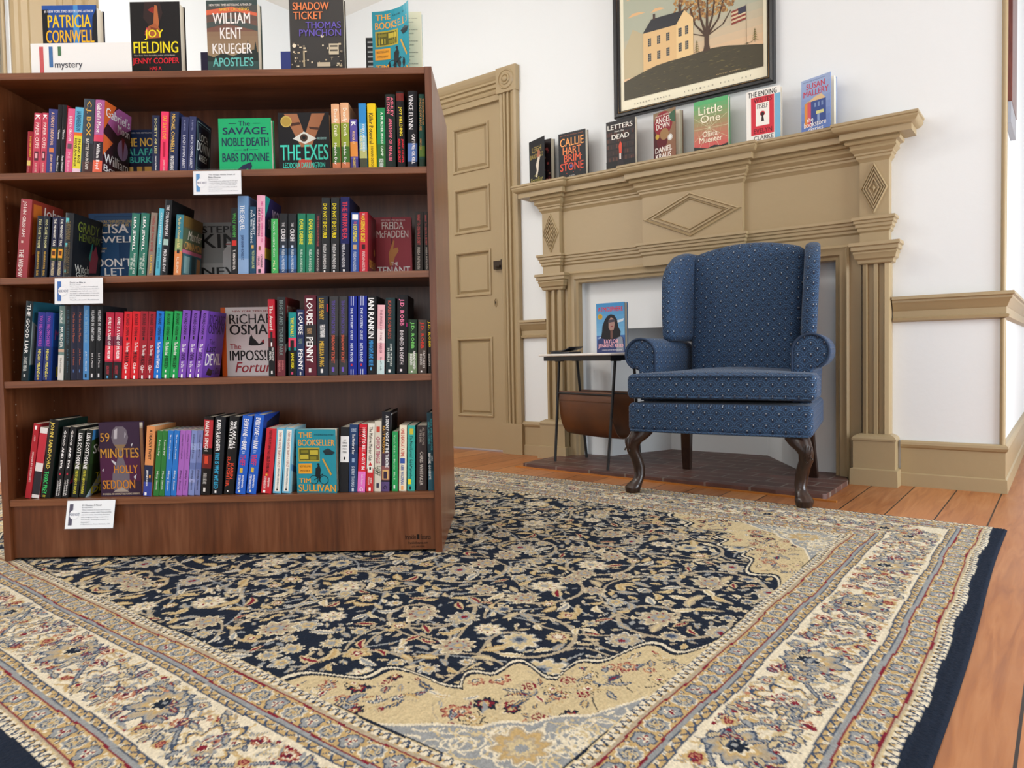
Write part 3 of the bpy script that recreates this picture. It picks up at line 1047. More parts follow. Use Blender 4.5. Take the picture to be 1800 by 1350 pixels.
    def border_run(place, length):
        per = 0.19
        n = int(round(length / per)); per = length / n
        vine = []
        for q in np.linspace(0, length, int(length / st * 1.3)):
            vine.append(place(q, 0.052 * math.sin(2 * math.pi * q / per / 2 * 1.0)))
        for i in range(n):
            q = (i + 0.5) * per
            for _ in range(95):
                x, y = place(q + rng.uniform(-per / 2, per / 2), rng.uniform(-0.068, 0.068))
                leaf(x, y, rng.uniform(0.010, 0.022), rng.uniform(0.0028, 0.0050), rng.uniform(0, 6.3), rng.choice(['sand', 'gold', 'beige', 'grey', 'sand']), rng.choice(['sand', 'grey', 'gold']))
        stroke(vine, 0.0022, 'grey', 'blue')
        for i in range(n):
            q = (i + 0.5) * per
            sg = 1 if i % 2 else -1
            x, y = place(q, -0.018 * sg)
            x2, y2 = place(q, 0.03 * sg)
            rot = math.atan2(y2 - y, x2 - x)
            if i % 2:
                palmette(x, y, 0.074, rot, ('blue', 'gold', 'cream', 'grey', 'beige', 'grey'))
                xx, yy = place(q, 0.004); flower(xx, yy, 0.020, 6, rot, ('red', 'cream', 'grey', 'rust', 'red'))
                palmette(x, y, 0.020, rot, ('blue', 'gold', 'cream', 'red', None, None))
            else:
                palmette(x, y, 0.074, rot, ('blue', 'grey', 'beige', 'gold', 'sand', 'gold'))
                palmette(x, y, 0.030, rot, ('cream', 'cream', 'dark', 'dark', 'navy', 'grey'))
            for dq, dv in ((-0.062, -0.05), (0.062, -0.05), (-0.055, 0.048), (0.055, 0.048), (-0.085, 0.0), (0.088, 0.012)):
                x, y = place(q + dq, dv * sg)
                k = rng.randint(3)
                flower(x, y, rng.uniform(0.014, 0.021), 5, rng.rand() * 6, (('red', 'rust', 'cream', 'red', 'dark'), ('blue', 'grey', 'sand', 'red', 'cream'), ('sand', 'gold', 'red', 'rust', 'red'))[k])
            for _ in range(16):
                x, y = place(q + rng.uniform(-per / 2, per / 2), rng.choice([-1, 1]) * rng.uniform(0.02, 0.068))
                flower(x, y, rng.uniform(0.004, 0.0065), 4, 0, (rng.choice(['red', 'blue', 'red', 'rust']), rng.choice(['red', 'cream', 'rust']), None, None, None))
            for _ in range(20):
                x, y = place(q + rng.uniform(-per / 2, per / 2), rng.uniform(-0.066, 0.066))
                oleaf(x, y, rng.uniform(0.010, 0.018), 0.0050, rng.uniform(0, 6.3), rng.choice(['grey', 'sand', 'grey', 'red']), rng.choice(['grey', 'sand', 'beige']), rng.uniform(-0.4, 0.4))
    mid = 0.2205
    border_run(lambda q, v: (mid + v, mid - 0.028 + q), Wd - 2 * (mid - 0.028))
    border_run(lambda q, v: (L - mid - v, mid - 0.028 + q), Wd - 2 * (mid - 0.028))
    border_run(lambda q, v: (mid + q, mid - 0.028 + v), L - 2 * mid)
    border_run(lambda q, v: (mid + q, Wd - mid + 0.028 - v), L - 2 * mid)

    # navy field, drawn for one quarter and mirrored
    f0s, f0t = 0.409, 0.381
    field = (e_s > f0s) & (e_t - 0.028 > f0t)
    clipm[0] = field
    qs, qt = L / 2, Wd / 2
    centres = []
    for i in range(5):
        for j in range(3):
            centres.append((f0s + 0.17 + i * 0.30 + rng.uniform(-0.03, 0.03) + (0.15 if j % 2 else 0), f0t + 0.13 + j * 0.285 + rng.uniform(-0.03, 0.03), rng.choice([-1, 1])))
    for cx, cy, hand in centres:
        a0 = rng.uniform(0, 6.3)
        R0 = rng.uniform(0.115, 0.150)
        sp_ = spiral(cx, cy, R0, 0.03, a0, a0 + hand * 6.6)
        stroke(sp_, 0.0052, 'beige', None)
        for _ in range(8):
            a = rng.uniform(0, 6.3)
            p0 = (cx + R0 * math.cos(a), cy + R0 * math.sin(a))
            p1 = (cx + (R0 + 0.14) * math.cos(a + 0.7), cy + (R0 + 0.14) * math.sin(a + 0.7))
            stroke(curve(p0, p1, rng.uniform(-0.3, 0.3)), 0.0032, rng.choice(['beige', 'grey']))
    placed = []
    def free(x, y, r):
        for a, b2, c in placed:
            if (a - x) ** 2 + (b2 - y) ** 2 < (c + r) ** 2 * 0.80:
                return False
        return True
    def scatter(n, r0, r1, draw):
        k = tries = 0
        while k < n and tries < n * 40:
            tries += 1
            x, y, r = rng.uniform(f0s, qs + 0.05), rng.uniform(f0t, qt + 0.05), rng.uniform(r0, r1)
            if free(x, y, r):
                placed.append((x, y, r)); draw(x, y, r); k += 1
    big = [('grey', 'cream', 'sand', 'sand', 'grey', 'blue'), ('grey', 'sand', 'cream', 'vein', 'sand', 'grey'), ('cream', 'sand', 'beige', 'vein', 'grey', 'gold'), ('cream', 'grey', 'beige', 'sand', 'grey', 'red')]
    for cx, cy, hand in centres:
        placed.append((cx, cy, 0.044))
        palmette(cx, cy, 0.060, rng.uniform(0, 6.3), big[rng.randint(4)])
    scatter(26, 0.038, 0.060, lambda x, y, r: palmette(x, y, r, rng.uniform(0, 6.3), big[rng.randint(4)]))
    med = [('cream', 'sand', 'beige', 'grey', 'blue'), ('sand', 'gold', 'sand', 'red', 'cream'), ('grey', 'beige', 'cream', 'grey', 'gold'), ('cream', 'grey', 'sand', 'gold', 'grey')]
    scatter(95, 0.018, 0.032, lambda x, y, r: palmette(x, y, r * 1.15, rng.rand() * 6, med[rng.randint(4)] + (None,)) if rng.rand() < 0.55 else flower(x, y, r * 1.1, rng.randint(4, 7), rng.rand() * 6, med[rng.randint(4)], 0.45))
    lf = [('cream', 'sand'), ('sand', 'gold'), ('grey', 'beige'), ('gold', 'sand'), ('cream', 'grey'), ('sand', 'red'), ('beige', 'sand')]
    def one_leaf(x, y, r):
        c = lf[rng.randint(len(lf))]
        leaf(x, y, r * 1.55, r * 0.62, rng.rand() * 6.3, c[0], c[1], rng.uniform(-0.5, 0.5))
    scatter(300, 0.011, 0.021, one_leaf)
    scatter(520, 0.005, 0.009, lambda x, y, r: leaf(x, y, r * 1.7, r * 0.7, rng.rand() * 6.3, rng.choice(['grey', 'sand', 'beige', 'cream']), rng.choice(['grey', 'sand', 'beige'])))

    # corner pieces: sand ground with a scalloped edge, a grey-blue wedge in the corner itself
    u, v = e_s - f0s, e_t - 0.028 - f0t
    un, vn = u / 0.58, v / 0.62
    rr = (np.abs(un) ** 0.72 + np.abs(vn) ** 0.72)
    th = np.arctan2(vn, un)
    wav = 1 + 0.16 * np.abs(np.sin(th * 6.0)) ** 0.8 + 0.045 * np.sin(th * 24)
    quarter = field & (s < qs) & (t < qt)
    q_ = rr / wav
    C[quarter & (q_ < 1.015)] = pal['dark']
    C[quarter & (q_ < 1.0)] = pal['cream']
    C[quarter & (q_ < 0.985)] = pal['dark']
    C[quarter & (q_ < 0.970)] = pal['sand']
    clipm[0] = quarter & (q_ < 0.94)
    for _ in range(520):
        a, b2 = rng.uniform(0, 0.62), rng.uniform(0, 0.66)
        x, y = f0s + a, f0t + b2
        k = rng.rand()
        if k < 0.30:
            flower(x, y, rng.uniform(0.012, 0.026), 6, rng.rand() * 6, (('dark', 'sand', 'gold', 'cream', 'red'), ('red', 'rust', 'sand', 'blue', 'cream'), ('navy', 'navy', 'red', 'gold', 'cream'), ('beige', 'sand', 'red', 'sand', 'red'))[rng.randint(4)], 0.4)
        elif k < 0.8:
            (oleaf if rng.rand() < 0.5 else leaf)(x, y, rng.uniform(0.010, 0.022), rng.uniform(0.003, 0.006), rng.rand() * 6.3, rng.choice(['blue', 'gold', 'grey', 'cream', 'beige']), rng.choice(['sand', 'grey', 'red', 'gold']), rng.uniform(-0.5, 0.5))
        else:
            stroke(curve((x, y), (x + rng.uniform(-0.06, 0.06), y + rng.uniform(-0.06, 0.06)), rng.uniform(-0.4, 0.4)), 0.0014, rng.choice(['dark', 'beige', 'gold']))
    w2 = (np.abs(u / 0.31) ** 0.75 + np.abs(v / 0.31) ** 0.75) / (1 + 0.06 * np.abs(np.sin(th * 7)))
    C[quarter & (w2 < 1.02)] = pal['cream']
    C[quarter & (w2 < 0.99)] = pal['grey']
    clipm[0] = quarter & (w2 < 0.96)
    for _ in range(110):
        x, y = f0s + rng.uniform(0.0, 0.3), f0t + rng.uniform(0, 0.3)
        sp_ = spiral(x, y, rng.uniform(0.025, 0.05), 0.008, rng.uniform(0, 6), rng.uniform(6, 11))
        stroke(sp_, 0.0022, rng.choice(['cream', 'sand', 'cream']))
    palmette(f0s + 0.075, f0t + 0.075, 0.07, math.pi / 4, ('cream', 'beige', 'gold', 'beige', 'sand', 'grey'))
    # mirror the quarter over the whole field
    Cs = C[EX:]
    n2 = nt_ - EX
    hs, ht = (ns + 1) // 2, (n2 + 1) // 2
    full = np.empty_like(Cs)
    full[:ht, :hs] = Cs[:ht, :hs]
    full[n2 - ht:, :hs] = Cs[:ht, :hs][::-1]
    full[:, ns - hs:] = full[:, :hs][:, ::-1]
    Cs[field[EX:]] = full[field[EX:]]
    # every knot a little different, weft lines across
    C *= (1 + rng.uniform(-0.14, 0.14, (nt_, ns, 1)))
    C *= (1 + 0.05 * rng.randn(1, ns, 1).clip(-1, 1))
    C = C.clip(0, 1)
    # the sheared rectangle on the floor
    z0 = 0.009
    X = -0.143 - s
    Y = 0.366 + t - 0.038 * (X + 0.18) + 0.0025 * np.sin(s * 6) * np.minimum(1, e_s * 4)
    X = X - 0.008 * (t / Wd) - 0.004 * np.sin(t * 4.0) * np.exp(-e_s * 3)
    Z = np.full_like(X, z0) + 0.0009 * rng.uniform(-1, 1, X.shape)
    edge = np.minimum(np.minimum(s, L - s), np.minimum(t - T0, Wd - t))
    Z = np.where(edge < 0.006, 0.005 + 0.004 * edge / 0.006, Z)
    nav = (s > 0.02) & (s < 0.033)
    Z = np.where(s < 0.036, Z - 0.002, Z)
    co = np.stack([X, Y, Z], -1).reshape(-1, 3).astype(np.float32)
    ii = np.arange(nt_ * ns).reshape(nt_, ns)
    quads = np.stack([ii[:-1, :-1], ii[1:, :-1], ii[1:, 1:], ii[:-1, 1:]], -1).reshape(-1, 4)
    # skirt down to the floor
    ring = np.concatenate([ii[0, :], ii[1:, -1], ii[-1, -2::-1], ii[-2:0:-1, 0]])
    low = co[ring].copy(); low[:, 2] = 0.0
    nb = len(co)
    co = np.concatenate([co, low])
    k = np.arange(len(ring)); kn = (k + 1) % len(ring)
    skirt = np.stack([ring[k], ring[kn], nb + kn, nb + k], -1)
    allq = np.concatenate([quads, skirt]).astype(np.int32)
    me = bpy.data.meshes.new('patterned_rug')
    me.vertices.add(len(co)); me.vertices.foreach_set('co', co.ravel())
    me.loops.add(len(allq) * 4); me.loops.foreach_set('vertex_index', allq.ravel())
    me.polygons.add(len(allq))
    me.polygons.foreach_set('loop_start', np.arange(0, len(allq) * 4, 4, dtype=np.int32))
    me.polygons.foreach_set('loop_total', np.full(len(allq), 4, dtype=np.int32))
    me.materials.append(M['rug'])
    me.update(calc_edges=True)
    at = me.color_attributes.new('Col', 'FLOAT_COLOR', 'POINT')
    cc = np.ones((len(co), 4), np.float32)
    cc[:nb, :3] = C.reshape(-1, 3)
    cc[nb:, :3] = pal['navy']
    at.data.foreach_set('color', cc.ravel())
    o = bpy.data.objects.new('patterned_rug', me)
    COL.objects.link(o)
    tag(o, 'large navy and cream floral rug with a dark fringe edge on the plank floor', 'rug')
make_rug()
# ------------------------------------------------------------------ wing chair
def make_chair():
    ch = empty('wing_chair', (-1.105, 2.764, 0.0102), R(5.4), 'navy blue upholstered wing chair with carved dark wooden front legs', 'armchair')
    F = M['fabric']
    def P(name, mb, parent=ch, **kw):
        return mb.build(name, F, parent, smooth=50, uv=True, **kw)
    # seat rail, narrower at the back
    b = MB()
    def f(x, y, z):
        k = 1 - 0.16 * max(0, (y + 0.30) / 0.60)
        bow = -0.012 * (1 - (x / 0.36) ** 2) if y < -0.2 else 0
        return (x * k + 0.010, y + 0.27 + bow, z + 0.309)
    b.rbox(0.360, 0.300, 0.060, 0.022, 8, 4, f)
    rail = P('seat_rail', b)
    b = MB()
    pts = [(-0.335 + 0.69 * i / 20, -0.034 - 0.010 * (1 - ((i - 10) / 10) ** 2), 0.256) for i in range(21)]
    b.tube(pts, 0.005, 8)
    P('welt_cord', b, rail)
    # cushion with front ears that wrap before the arms
    b = MB()
    def f(x, y, z):
        w = 1.0 if y < -0.17 else max(0.765, 1.0 - (y + 0.17) * 4.5)
        crown = 0.022 * (1 - (x / 0.37) ** 2) * (1 - ((y) / 0.30) ** 2) if z > 0 else 0
        return (x * w + 0.015, y + 0.235, z + 0.434 + crown)
    b.rbox(0.366, 0.270, 0.050, 0.024, 14, 4, f)
    cu = P('seat_cushion', b)
    for zz in (0.394, 0.474):
        b = MB()
        b.tube([(-0.336 + 0.702 * i / 24, -0.030 - 0.006 * math.sin(math.pi * i / 24), zz + (0.004 * math.sin(math.pi * i / 24) if zz > 0.45 else 0)) for i in range(25)], 0.0052, 8)
        P('piping', b, cu)
    # inside back with an arched top, leaning
    b = MB()
    def f(x, y, z):
        zz = z + 0.30
        top = 0.044 * (1 - (x / 0.25) ** 2) * max(0, z / 0.30) ** 2
        k = 0.90 + 0.12 * (zz / 0.6)
        belly = -0.022 * (1 - (x / 0.25) ** 2) * (1 - (z / 0.30) ** 2) if y < 0 else 0
        return (x * k + 0.002, y + 0.455 + 0.17 * zz + belly, zz + 0.410 + top)
    b.rbox(0.252, 0.065, 0.300, 0.045, 12, 5, f)
    P('backrest', b)
    # wings flare forward and outward
    for s in (-1, 1):
        b = MB()
        def f(x, y, z):
            zz = (z + 0.205) / 0.41                      # 0 bottom, 1 top
            g = 1.0
            if zz > 0.62:
                q = (zz - 0.62) / 0.38
                g = math.sqrt(max(0.0, 1 - (q * 0.93) ** 2))
            g *= 0.96 + 0.04 * min(1, zz / 0.35)
            yy = 0.52 + 0.05 * zz - (0.135 - y) * g      # back edge fixed
            depth = (0.135 - y) * g / 0.27
            return ((0.243 + 0.052 * depth + x + 0.012 * zz) * s + 0.013, yy, 0.62 + 0.405 * zz)
        b.rbox(0.030, 0.135, 0.205, 0.028, 9, 4, f)
        if s < 0:
            b.f = [tuple(reversed(q)) for q in b.f]
        P('wing', b)
        # rolled arm: scroll and stem in one outline, lofted front to back
        b = MB()
        n = 22
        out = []
        cx, cz, r = 0.338, 0.566, 0.068
        for i in range(n + 1):
            a = R(-62 + (180 + 62) * i / n)
            out.append((cx + r * math.cos(a), cz + r * math.sin(a)))
        out += [(0.270, 0.52), (0.270, 0.45), (0.272, 0.372), (0.340, 0.372), (0.342, 0.45), (0.346, 0.495)]
        gx, gz = 0.318, 0.53
        rings = []
        for y, k in ((0.078, 0.0), (0.074, 0.55), (0.074, 0.80), (0.078, 0.93), (0.088, 1.0), (0.20, 1.0), (0.34, 0.995), (0.50, 0.97), (0.53, 0.9)):
            ring = []
            for (px, pz) in out:
                xx, zz = gx + (px - gx) * k, gz + (pz - gz) * k
                tap = 1 - 0.10 * max(0, (y - 0.1) / 0.42)
                ring.append(((xx * tap) * s + 0.006, y, zz))
            rings.append(ring)
        b.loft(rings)
        if s > 0:
            b.f = [tuple(reversed(q)) for q in b.f]
        arm = P('arm', b)
        b = MB()
        b.tube([(x * s + 0.006, 0.076, z) for x, z in [(gx + (px - gx) * 0.965, gz + (pz - gz) * 0.965) for px, pz in out[:-3]]], 0.0050, 8)
        b.build('piping', M['piping'], arm, smooth=60)
        # outside panel below the arm
        b = MB()
        def f(x, y, z):
            k = 1 - 0.13 * max(0, (y + 0.24) / 0.48)
            return ((x + 0.312) * k * s + 0.006, y + 0.325, z + 0.43)
        b.rbox(0.022, 0.235, 0.085, 0.012, 5, 3, f)
        if s < 0:
            b.f = [tuple(reversed(q)) for q in b.f]
        P('side_panel', b)
        # carved cabriole front leg
        b = MB()
        prof = [(0.258, 0.300, 0.012, 0.046, 0.040), (0.240, 0.306, 0.006, 0.045, 0.040), (0.222, 0.318, -0.004, 0.040, 0.038), (0.205, 0.331, -0.010, 0.031, 0.033), (0.190, 0.338, -0.012, 0.0265, 0.030), (0.165, 0.337, -0.008, 0.0255, 0.028), (0.135, 0.326, 0.002, 0.0245, 0.026), (0.100, 0.318, 0.008, 0.0235, 0.0245), (0.070, 0.315, 0.006, 0.0215, 0.0225), (0.050, 0.319, -0.002, 0.0225, 0.024), (0.034, 0.328, -0.016, 0.029, 0.031), (0.022, 0.333, -0.024, 0.0335, 0.036), (0.012, 0.334, -0.026, 0.031, 0.033), (0.0, 0.334, -0.026, 0.028, 0.030)]
        rings = []
        for z, x, y, rx, ry in reversed(prof):
            rings.append([(s * x + s * rx * math.cos(2 * math.pi * i / 20) + 0.004, y + ry * math.sin(2 * math.pi * i / 20), z) for i in range(20)])
        b.loft(rings)
        if s < 0:
            b.f = [tuple(reversed(q)) for q in b.f]
        leg = b.build('front_leg', M['dark_wood'], ch, smooth=50)
        b = MB()
        for i in range(5):
            a = (i - 2) * 0.34
            pts = [(s * (0.338 + 0.022 * math.sin(a) * (0.3 + q)) + 0.004 + s * 0.006, -0.040 + 0.014 * abs(a) - 0.004 * math.sin(math.pi * q), 0.168 + 0.058 * q * math.cos(a * 0.6)) for q in [k / 6 for k in range(7)]]
            b.tube(pts, [0.0015, 0.003, 0.0042, 0.005, 0.005, 0.004, 0.002], 7)
        b.tube([(s * (0.352 + 0.012 * math.cos(q)) + 0.004, -0.036 + 0.004 * math.cos(q), 0.172 + 0.012 * math.sin(q)) for q in [k * 0.7 for k in range(7)]], 0.003, 6)
        b.build('carved_shell', M['dark_wood'], leg, smooth=60)
        # plain raked back leg, standing on the hearth
        b = MB()
        rings = []
        for z, y, w in ((0.0120, 0.578, 0.018), (0.12, 0.548, 0.021), (0.27, 0.520, 0.024)):
            x = 0.286 - 0.02 * (z / 0.27)
            rings.append([(s * x - w - 0.014, y - w, z), (s * x + w - 0.014, y - w, z), (s * x + w - 0.014, y + w, z), (s * x - w - 0.014, y + w, z)])
        b.loft(rings)
        b.build('back_leg', M['dark_wood'], ch, bevel=0.003)
make_chair()

# ------------------------------------------------------------------ side table with a leather sling
def make_table():
    tb = empty('side_table', (-1.923, 3.250, HZ), R(-18.4), 'small side table with white top, black metal legs and a brown leather magazine sling', 'side table')
    T = 0.585 - HZ
    b = MB()
    b.rbox(0.282, 0.150, 0.006, 0.005, 4, 3, lambda x, y, z: (x, y, z + T - 0.006))
    b.build('table_top', M['white_top'], tb, smooth=50)
    b = MB()
    b.box(-0.262, 0.262, -0.130, 0.130, T - 0.036, T - 0.013)
    b.build('under_frame', M['black_metal'], tb, bevel=0.002)
    def at(sx, sy, z):
        k = z / T
        return (sx * 0.205 + sx * 0.012 * k, sy * (0.108 - 0.050 * k), z)
    for sx in (-1, 1):
        for sy in (-1, 1):
            b = MB()
            b.tube([at(sx, sy, 0.0), at(sx, sy, T - 0.033)], 0.0072, 12)
            b.box(at(sx, sy, T)[0] - 0.022, at(sx, sy, T)[0] + 0.022, at(sx, sy, T)[1] - 0.014, at(sx, sy, T)[1] + 0.014, T - 0.040, T - 0.034)
            b.build('leg', M['black_metal'], tb, smooth=50)
    b = MB()
    for sy in (-1, 1):
        b.tube([(at(-1, sy, 0.358)[0], at(-1, sy, 0.358)[1], 0.358), (at(1, sy, 0.358)[0], at(1, sy, 0.358)[1], 0.358)], 0.005, 10)
    b.build('sling_bar', M['black_metal'], tb, smooth=50)
    n = 26
    prof = []
    for i in range(n + 1):
        a = math.pi * i / n
        y = -0.076 * math.cos(a)
        z = 0.366 - 0.225 * (max(0.0, math.sin(a)) ** 0.62)
        prof.append((y, z))
    th = 0.004
    ring_o = prof
    ring_i = [(y * (1 - th / 0.09), z + th) for y, z in reversed(prof)]
    poly = ring_o + ring_i
    b = MB()
    m = len(poly)
    N = 10
    vs, fs = [], []
    for k in range(N + 1):
        x = -0.203 + 0.406 * k / N
        for (y, z) in poly:
            vs.append((x, y, z + 0.004 * math.sin(math.pi * k / N) * (1 if z < 0.3 else 0) * -1))
    for k in range(N):
        for j in range(m):
            l = (j + 1) % m
            fs.append((k * m + j, k * m + l, (k + 1) * m + l, (k + 1) * m + j))
    for j in range(n):
        fs.append((j, j + 1, m - 2 - j, m - 1 - j)[::-1])
        fs.append(tuple(N * m + q for q in (j, j + 1, m - 2 - j, m - 1 - j)))
    b.add(vs, fs)
    sl = b.build('leather_sling', M['leather'], tb, smooth=60)
    b = MB()
    for sy in (-1, 1):
        for zz in (0.322,):
            yy = sy * 0.0745
            b.tube([(-0.2, yy * 1.0 + sy * 0.004, zz), (0.2, yy + sy * 0.004, zz)], 0.0012, 5)
    b.build('stitched_hem', M['leather'], sl)
    return tb
make_table()
TT = 0.585
p = empty('folded_leaflet', (-2.105, 3.262, TT + 0.0005), R(-12), 'dark folded leaflet lying curled on the white side table', 'leaflet')
b = MB()
vs, fs = [], []
for i in range(13):
    u = i / 12
    x = -0.075 + 0.15 * u
    z = 0.010 + 0.012 * (u - 0.35) ** 2 * 4 * (1 if u > 0.35 else 0.4)
    vs += [(x, -0.05, z), (x, 0.05, z + 0.002), (x, 0.05, z + 0.006), (x, -0.05, z + 0.004)]
for i in range(12):
    for j in range(4):
        l = (j + 1) % 4
        fs.append((i * 4 + j, i * 4 + l, i * 4 + 4 + l, i * 4 + 4 + j))
fs += [(3, 2, 1, 0), (48, 49, 50, 51)]
b.add(vs, fs, hexc('2c3038'))
b.build('cover_sheet', M['print'], p, smooth=40)
b = MB(); b.rbox(0.07, 0.045, 0.005, 0.004, 2, 2, lambda x, y, z: (x - 0.004, y, z + 0.005), hexc('3a3f4a'))
b.build('inner_sheets', M['print'], p, smooth=40)

# ------------------------------------------------------------------ framed print above the mantel
def make_picture():
    x0, x1, z0, z1 = -1.908, -1.082, 1.806, 2.62
    y = WY - 0.030
    pc = empty('framed_print', ((x0 + x1) / 2, WY, z0), 0, 'large black framed print of a cream house and tree on a hill above the mantel', 'picture')
    ofs = (-(x0 + x1) / 2, -WY, -z0)
    b = MB()
    fw = 0.034
    rings = []
    for k, dy in ((0.0, WY - 0.001), (0.0, y - 0.002), (0.006, y - 0.008), (0.018, y - 0.006), (0.024, y), (0.026, y - 0.002), (fw, y + 0.006), (fw, y + 0.016)):
        rings.append([(x0 + k, dy, z0 + k), (x1 - k, dy, z0 + k), (x1 - k, dy, z1 - k), (x0 + k, dy, z1 - k)])
    vs = [q for r_ in rings for q in r_]
    fs = []
    for i in range(len(rings) - 1):
        for k in range(4):
            l = (k + 1) % 4
            fs.append((i * 4 + k, i * 4 + l, i * 4 + 4 + l, i * 4 + 4 + k))
    b.add(vs, fs)
    b.build('frame', M['black_frame'], pc, loc=ofs)
    b = MB()
    k = 0.0255
    b.tube([(x0 + k, y - 0.001, z0 + k), (x1 - k, y - 0.001, z0 + k), (x1 - k, y - 0.001, z1 - k), (x0 + k, y - 0.001, z1 - k)], 0.0016, 6, closed=True)
    g = plain('dull_gold_line', '8a6a3c', 0.4, 0.1, 60, 0.6)
    b.build('gilt_line', g, pc, loc=ofs)
    b = MB()
    a0, a1, c0, c1 = x0 + fw - 0.002, x1 - fw + 0.002, z0 + fw - 0.002, z1 - fw + 0.002
    ys = y + 0.012
    b.box(a0, a1, ys, ys + 0.006, c0, c1, hexc('ece6cc'))
    def mp(a, c, l):
        return (a0 + (a1 - a0) * a, ys - l, c0 + (c1 - c0) * c)
    W_, H_ = a1 - a0, c1 - c0
    def X(x): return (x - a0) / W_
    def Z(z): return (z - c0) / H_
    ops = []
    # sky in soft bands, hill, house, tree, flag; a plain country scene
    def rect(xa, za, xb, zb, c): ops.append(('', (X(xa), Z(za), X(xb), Z(zb)), c))
    def poly(pts, c): ops.append(('P', [(X(x), Z(z)) for x, z in pts], c))
    L_, R_ = -1.853, -1.134
    n = 18
    for i in range(n):
        q = i / (n - 1)
        za, zb = 1.9 + 0.66 * i / n, 1.9 + 0.66 * (i + 1) / n
        c1_, c2_ = (0.74, 0.50, 0.30), (0.42, 0.44, 0.34)
        w = min(1, max(0, (q - 0.12) / 0.35))
        rect(L_, za, R_, zb + 0.001, tuple(c1_[k] * (1 - w) + c2_[k] * w for k in range(3)))
    rr = random.Random(5)
    for cx, cz, w in ((-1.78, 2.31, 0.05), (-1.66, 2.30, 0.04), (-1.78, 2.40, 0.06), (-1.25, 2.36, 0.05)):
        poly([(cx - w, cz - 0.006), (cx - w * 0.4, cz + 0.010), (cx + w * 0.3, cz + 0.008), (cx + w, cz - 0.004)], 'e0b483')
    poly([(L_, 2.14), (-1.80, 2.24), (-1.74, 2.20), (-1.70, 2.1), (-1.70, 2.0), (L_, 2.0)], 'bcae8c')
    hill = [(L_, 1.891), (R_, 1.891), (R_, 1.992), (-1.20, 2.006), (-1.30, 2.028), (-1.37, 2.036), (-1.44, 2.034), (-1.52, 2.030), (-1.60, 2.030), (-1.67, 2.026), (-1.74, 2.012), (-1.80, 1.998), (L_, 1.985)]
    # tree crown of many dabs, trunk and boughs
    for i in range(800):
        a = rr.uniform(0, 6.28); q = math.sqrt(rr.random())
        cx, cz = -1.405 + 0.17 * q * math.cos(a), 2.285 + 0.115 * q * math.sin(a)
        if cz > 2.19:
            ops.append(('C', (X(cx), Z(cz), rr.uniform(0.004, 0.010)), rr.choice(['a87c48', '8c6440', 'b88c50', '7c5638', 'c09a60', '94704c'])))
    def bough(x1_, z1_, w0, w1):
        x0_, z0_ = -1.405, 2.10
        mx, mz = (x0_ + x1_) / 2 + (x1_ - x0_) * 0.18, (z0_ + z1_) / 2 - 0.01
        poly([(x0_ - w0, z0_), (x0_ + w0, z0_), (mx + w1, mz), (x1_ + w1 * 0.4, z1_), (x1_ - w1 * 0.4, z1_), (mx - w1, mz)], '4c382c')
    for x1_, z1_ in ((-1.53, 2.19), (-1.49, 2.26), (-1.45, 2.31), (-1.40, 2.33), (-1.36, 2.30), (-1.32, 2.25), (-1.285, 2.19)):
        bough(x1_, z1_, 0.008, 0.0045)
    # house
    poly([(-1.741, 1.99), (-1.561, 1.99), (-1.561, 2.200), (-1.741, 2.204)], 'dcb884')
    poly([(-1.561, 1.99), (-1.473, 1.99), (-1.473, 2.208), (-1.518, 2.256), (-1.561, 2.200)], 'e6c690')
    poly([(-1.744, 2.203), (-1.561, 2.198), (-1.518, 2.257), (-1.694, 2.262)], '343438')
    rect(-1.686, 2.255, -1.674, 2.284, '4a3a34'); rect(-1.548, 2.25, -1.534, 2.288, '4a3a34')
    for cx, zs_ in ((-1.706, (2.150, 2.075)), (-1.656, (2.151, 2.076)), (-1.606, (2.152, 2.079)), (-1.541, (2.156, 2.083)), (-1.506, (2.158, 2.085))):
        for cz in zs_:
            w = 0.0085
            rect(cx - w, cz - 0.020, cx + w, cz + 0.020, '3c4046')
            for q in (-0.010, 0.0, 0.010):
                rect(cx - w, cz + q - 0.0006, cx + w, cz + q + 0.0006, 'b8a888')
            rect(cx - 0.0005, cz - 0.020, cx + 0.0005, cz + 0.020, 'b8a888')
    poly(hill, '46402e')
    for i in range(150):
        hx = rr.uniform(L_ + 0.03, R_ - 0.05)
        lim = 1.995 if hx < -1.75 else 2.02
        hz = rr.uniform(1.895, lim)
        l = rr.uniform(0.01, 0.04)
        poly([(hx, hz), (hx + l, hz + rr.uniform(-0.004, 0.004)), (hx + l * 0.5, hz + 0.0028)], rr.choice(['5c5636', '6a6240', '363024', '544a34', '70683e', '3c3830']))
    poly([(-1.424, 2.030), (-1.386, 2.030), (-1.394, 2.06), (-1.394, 2.12), (-1.416, 2.12), (-1.416, 2.06)], '4c382c')
    # flag and pole
    rect(-1.2135, 1.995, -1.2115, 2.195, '5a4a3a')
    for i in range(7):
        za = 2.122 + 0.009 * i
        poly([(-1.283, za - 0.004), (-1.214, za + 0.004), (-1.214, za + 0.0126), (-1.283, za + 0.0046)], '8a3c34' if i % 2 == 0 else 'd8c4a0')
    poly([(-1.250, 2.156), (-1.214, 2.160), (-1.214, 2.189), (-1.250, 2.185)], '3c3c4c')
    for cx, cz in ((-1.455, 2.03), (-1.172, 2.012)):
        rect(cx - 0.001, cz, cx + 0.001, cz + 0.06, '4a4030')
        for i in range(5):
            q = cz + 0.008 + i * 0.011
            w = 0.018 - i * 0.003
            poly([(cx - w, q - 0.004), (cx, q + 0.004), (cx + w, q - 0.004), (cx, q + 0.010)], '7c7440')
    def line(s_, xa, xb, z, h_, c): ops.append((s_, (X(xa), Z(z), X(xb), Z(z + h_)), c))
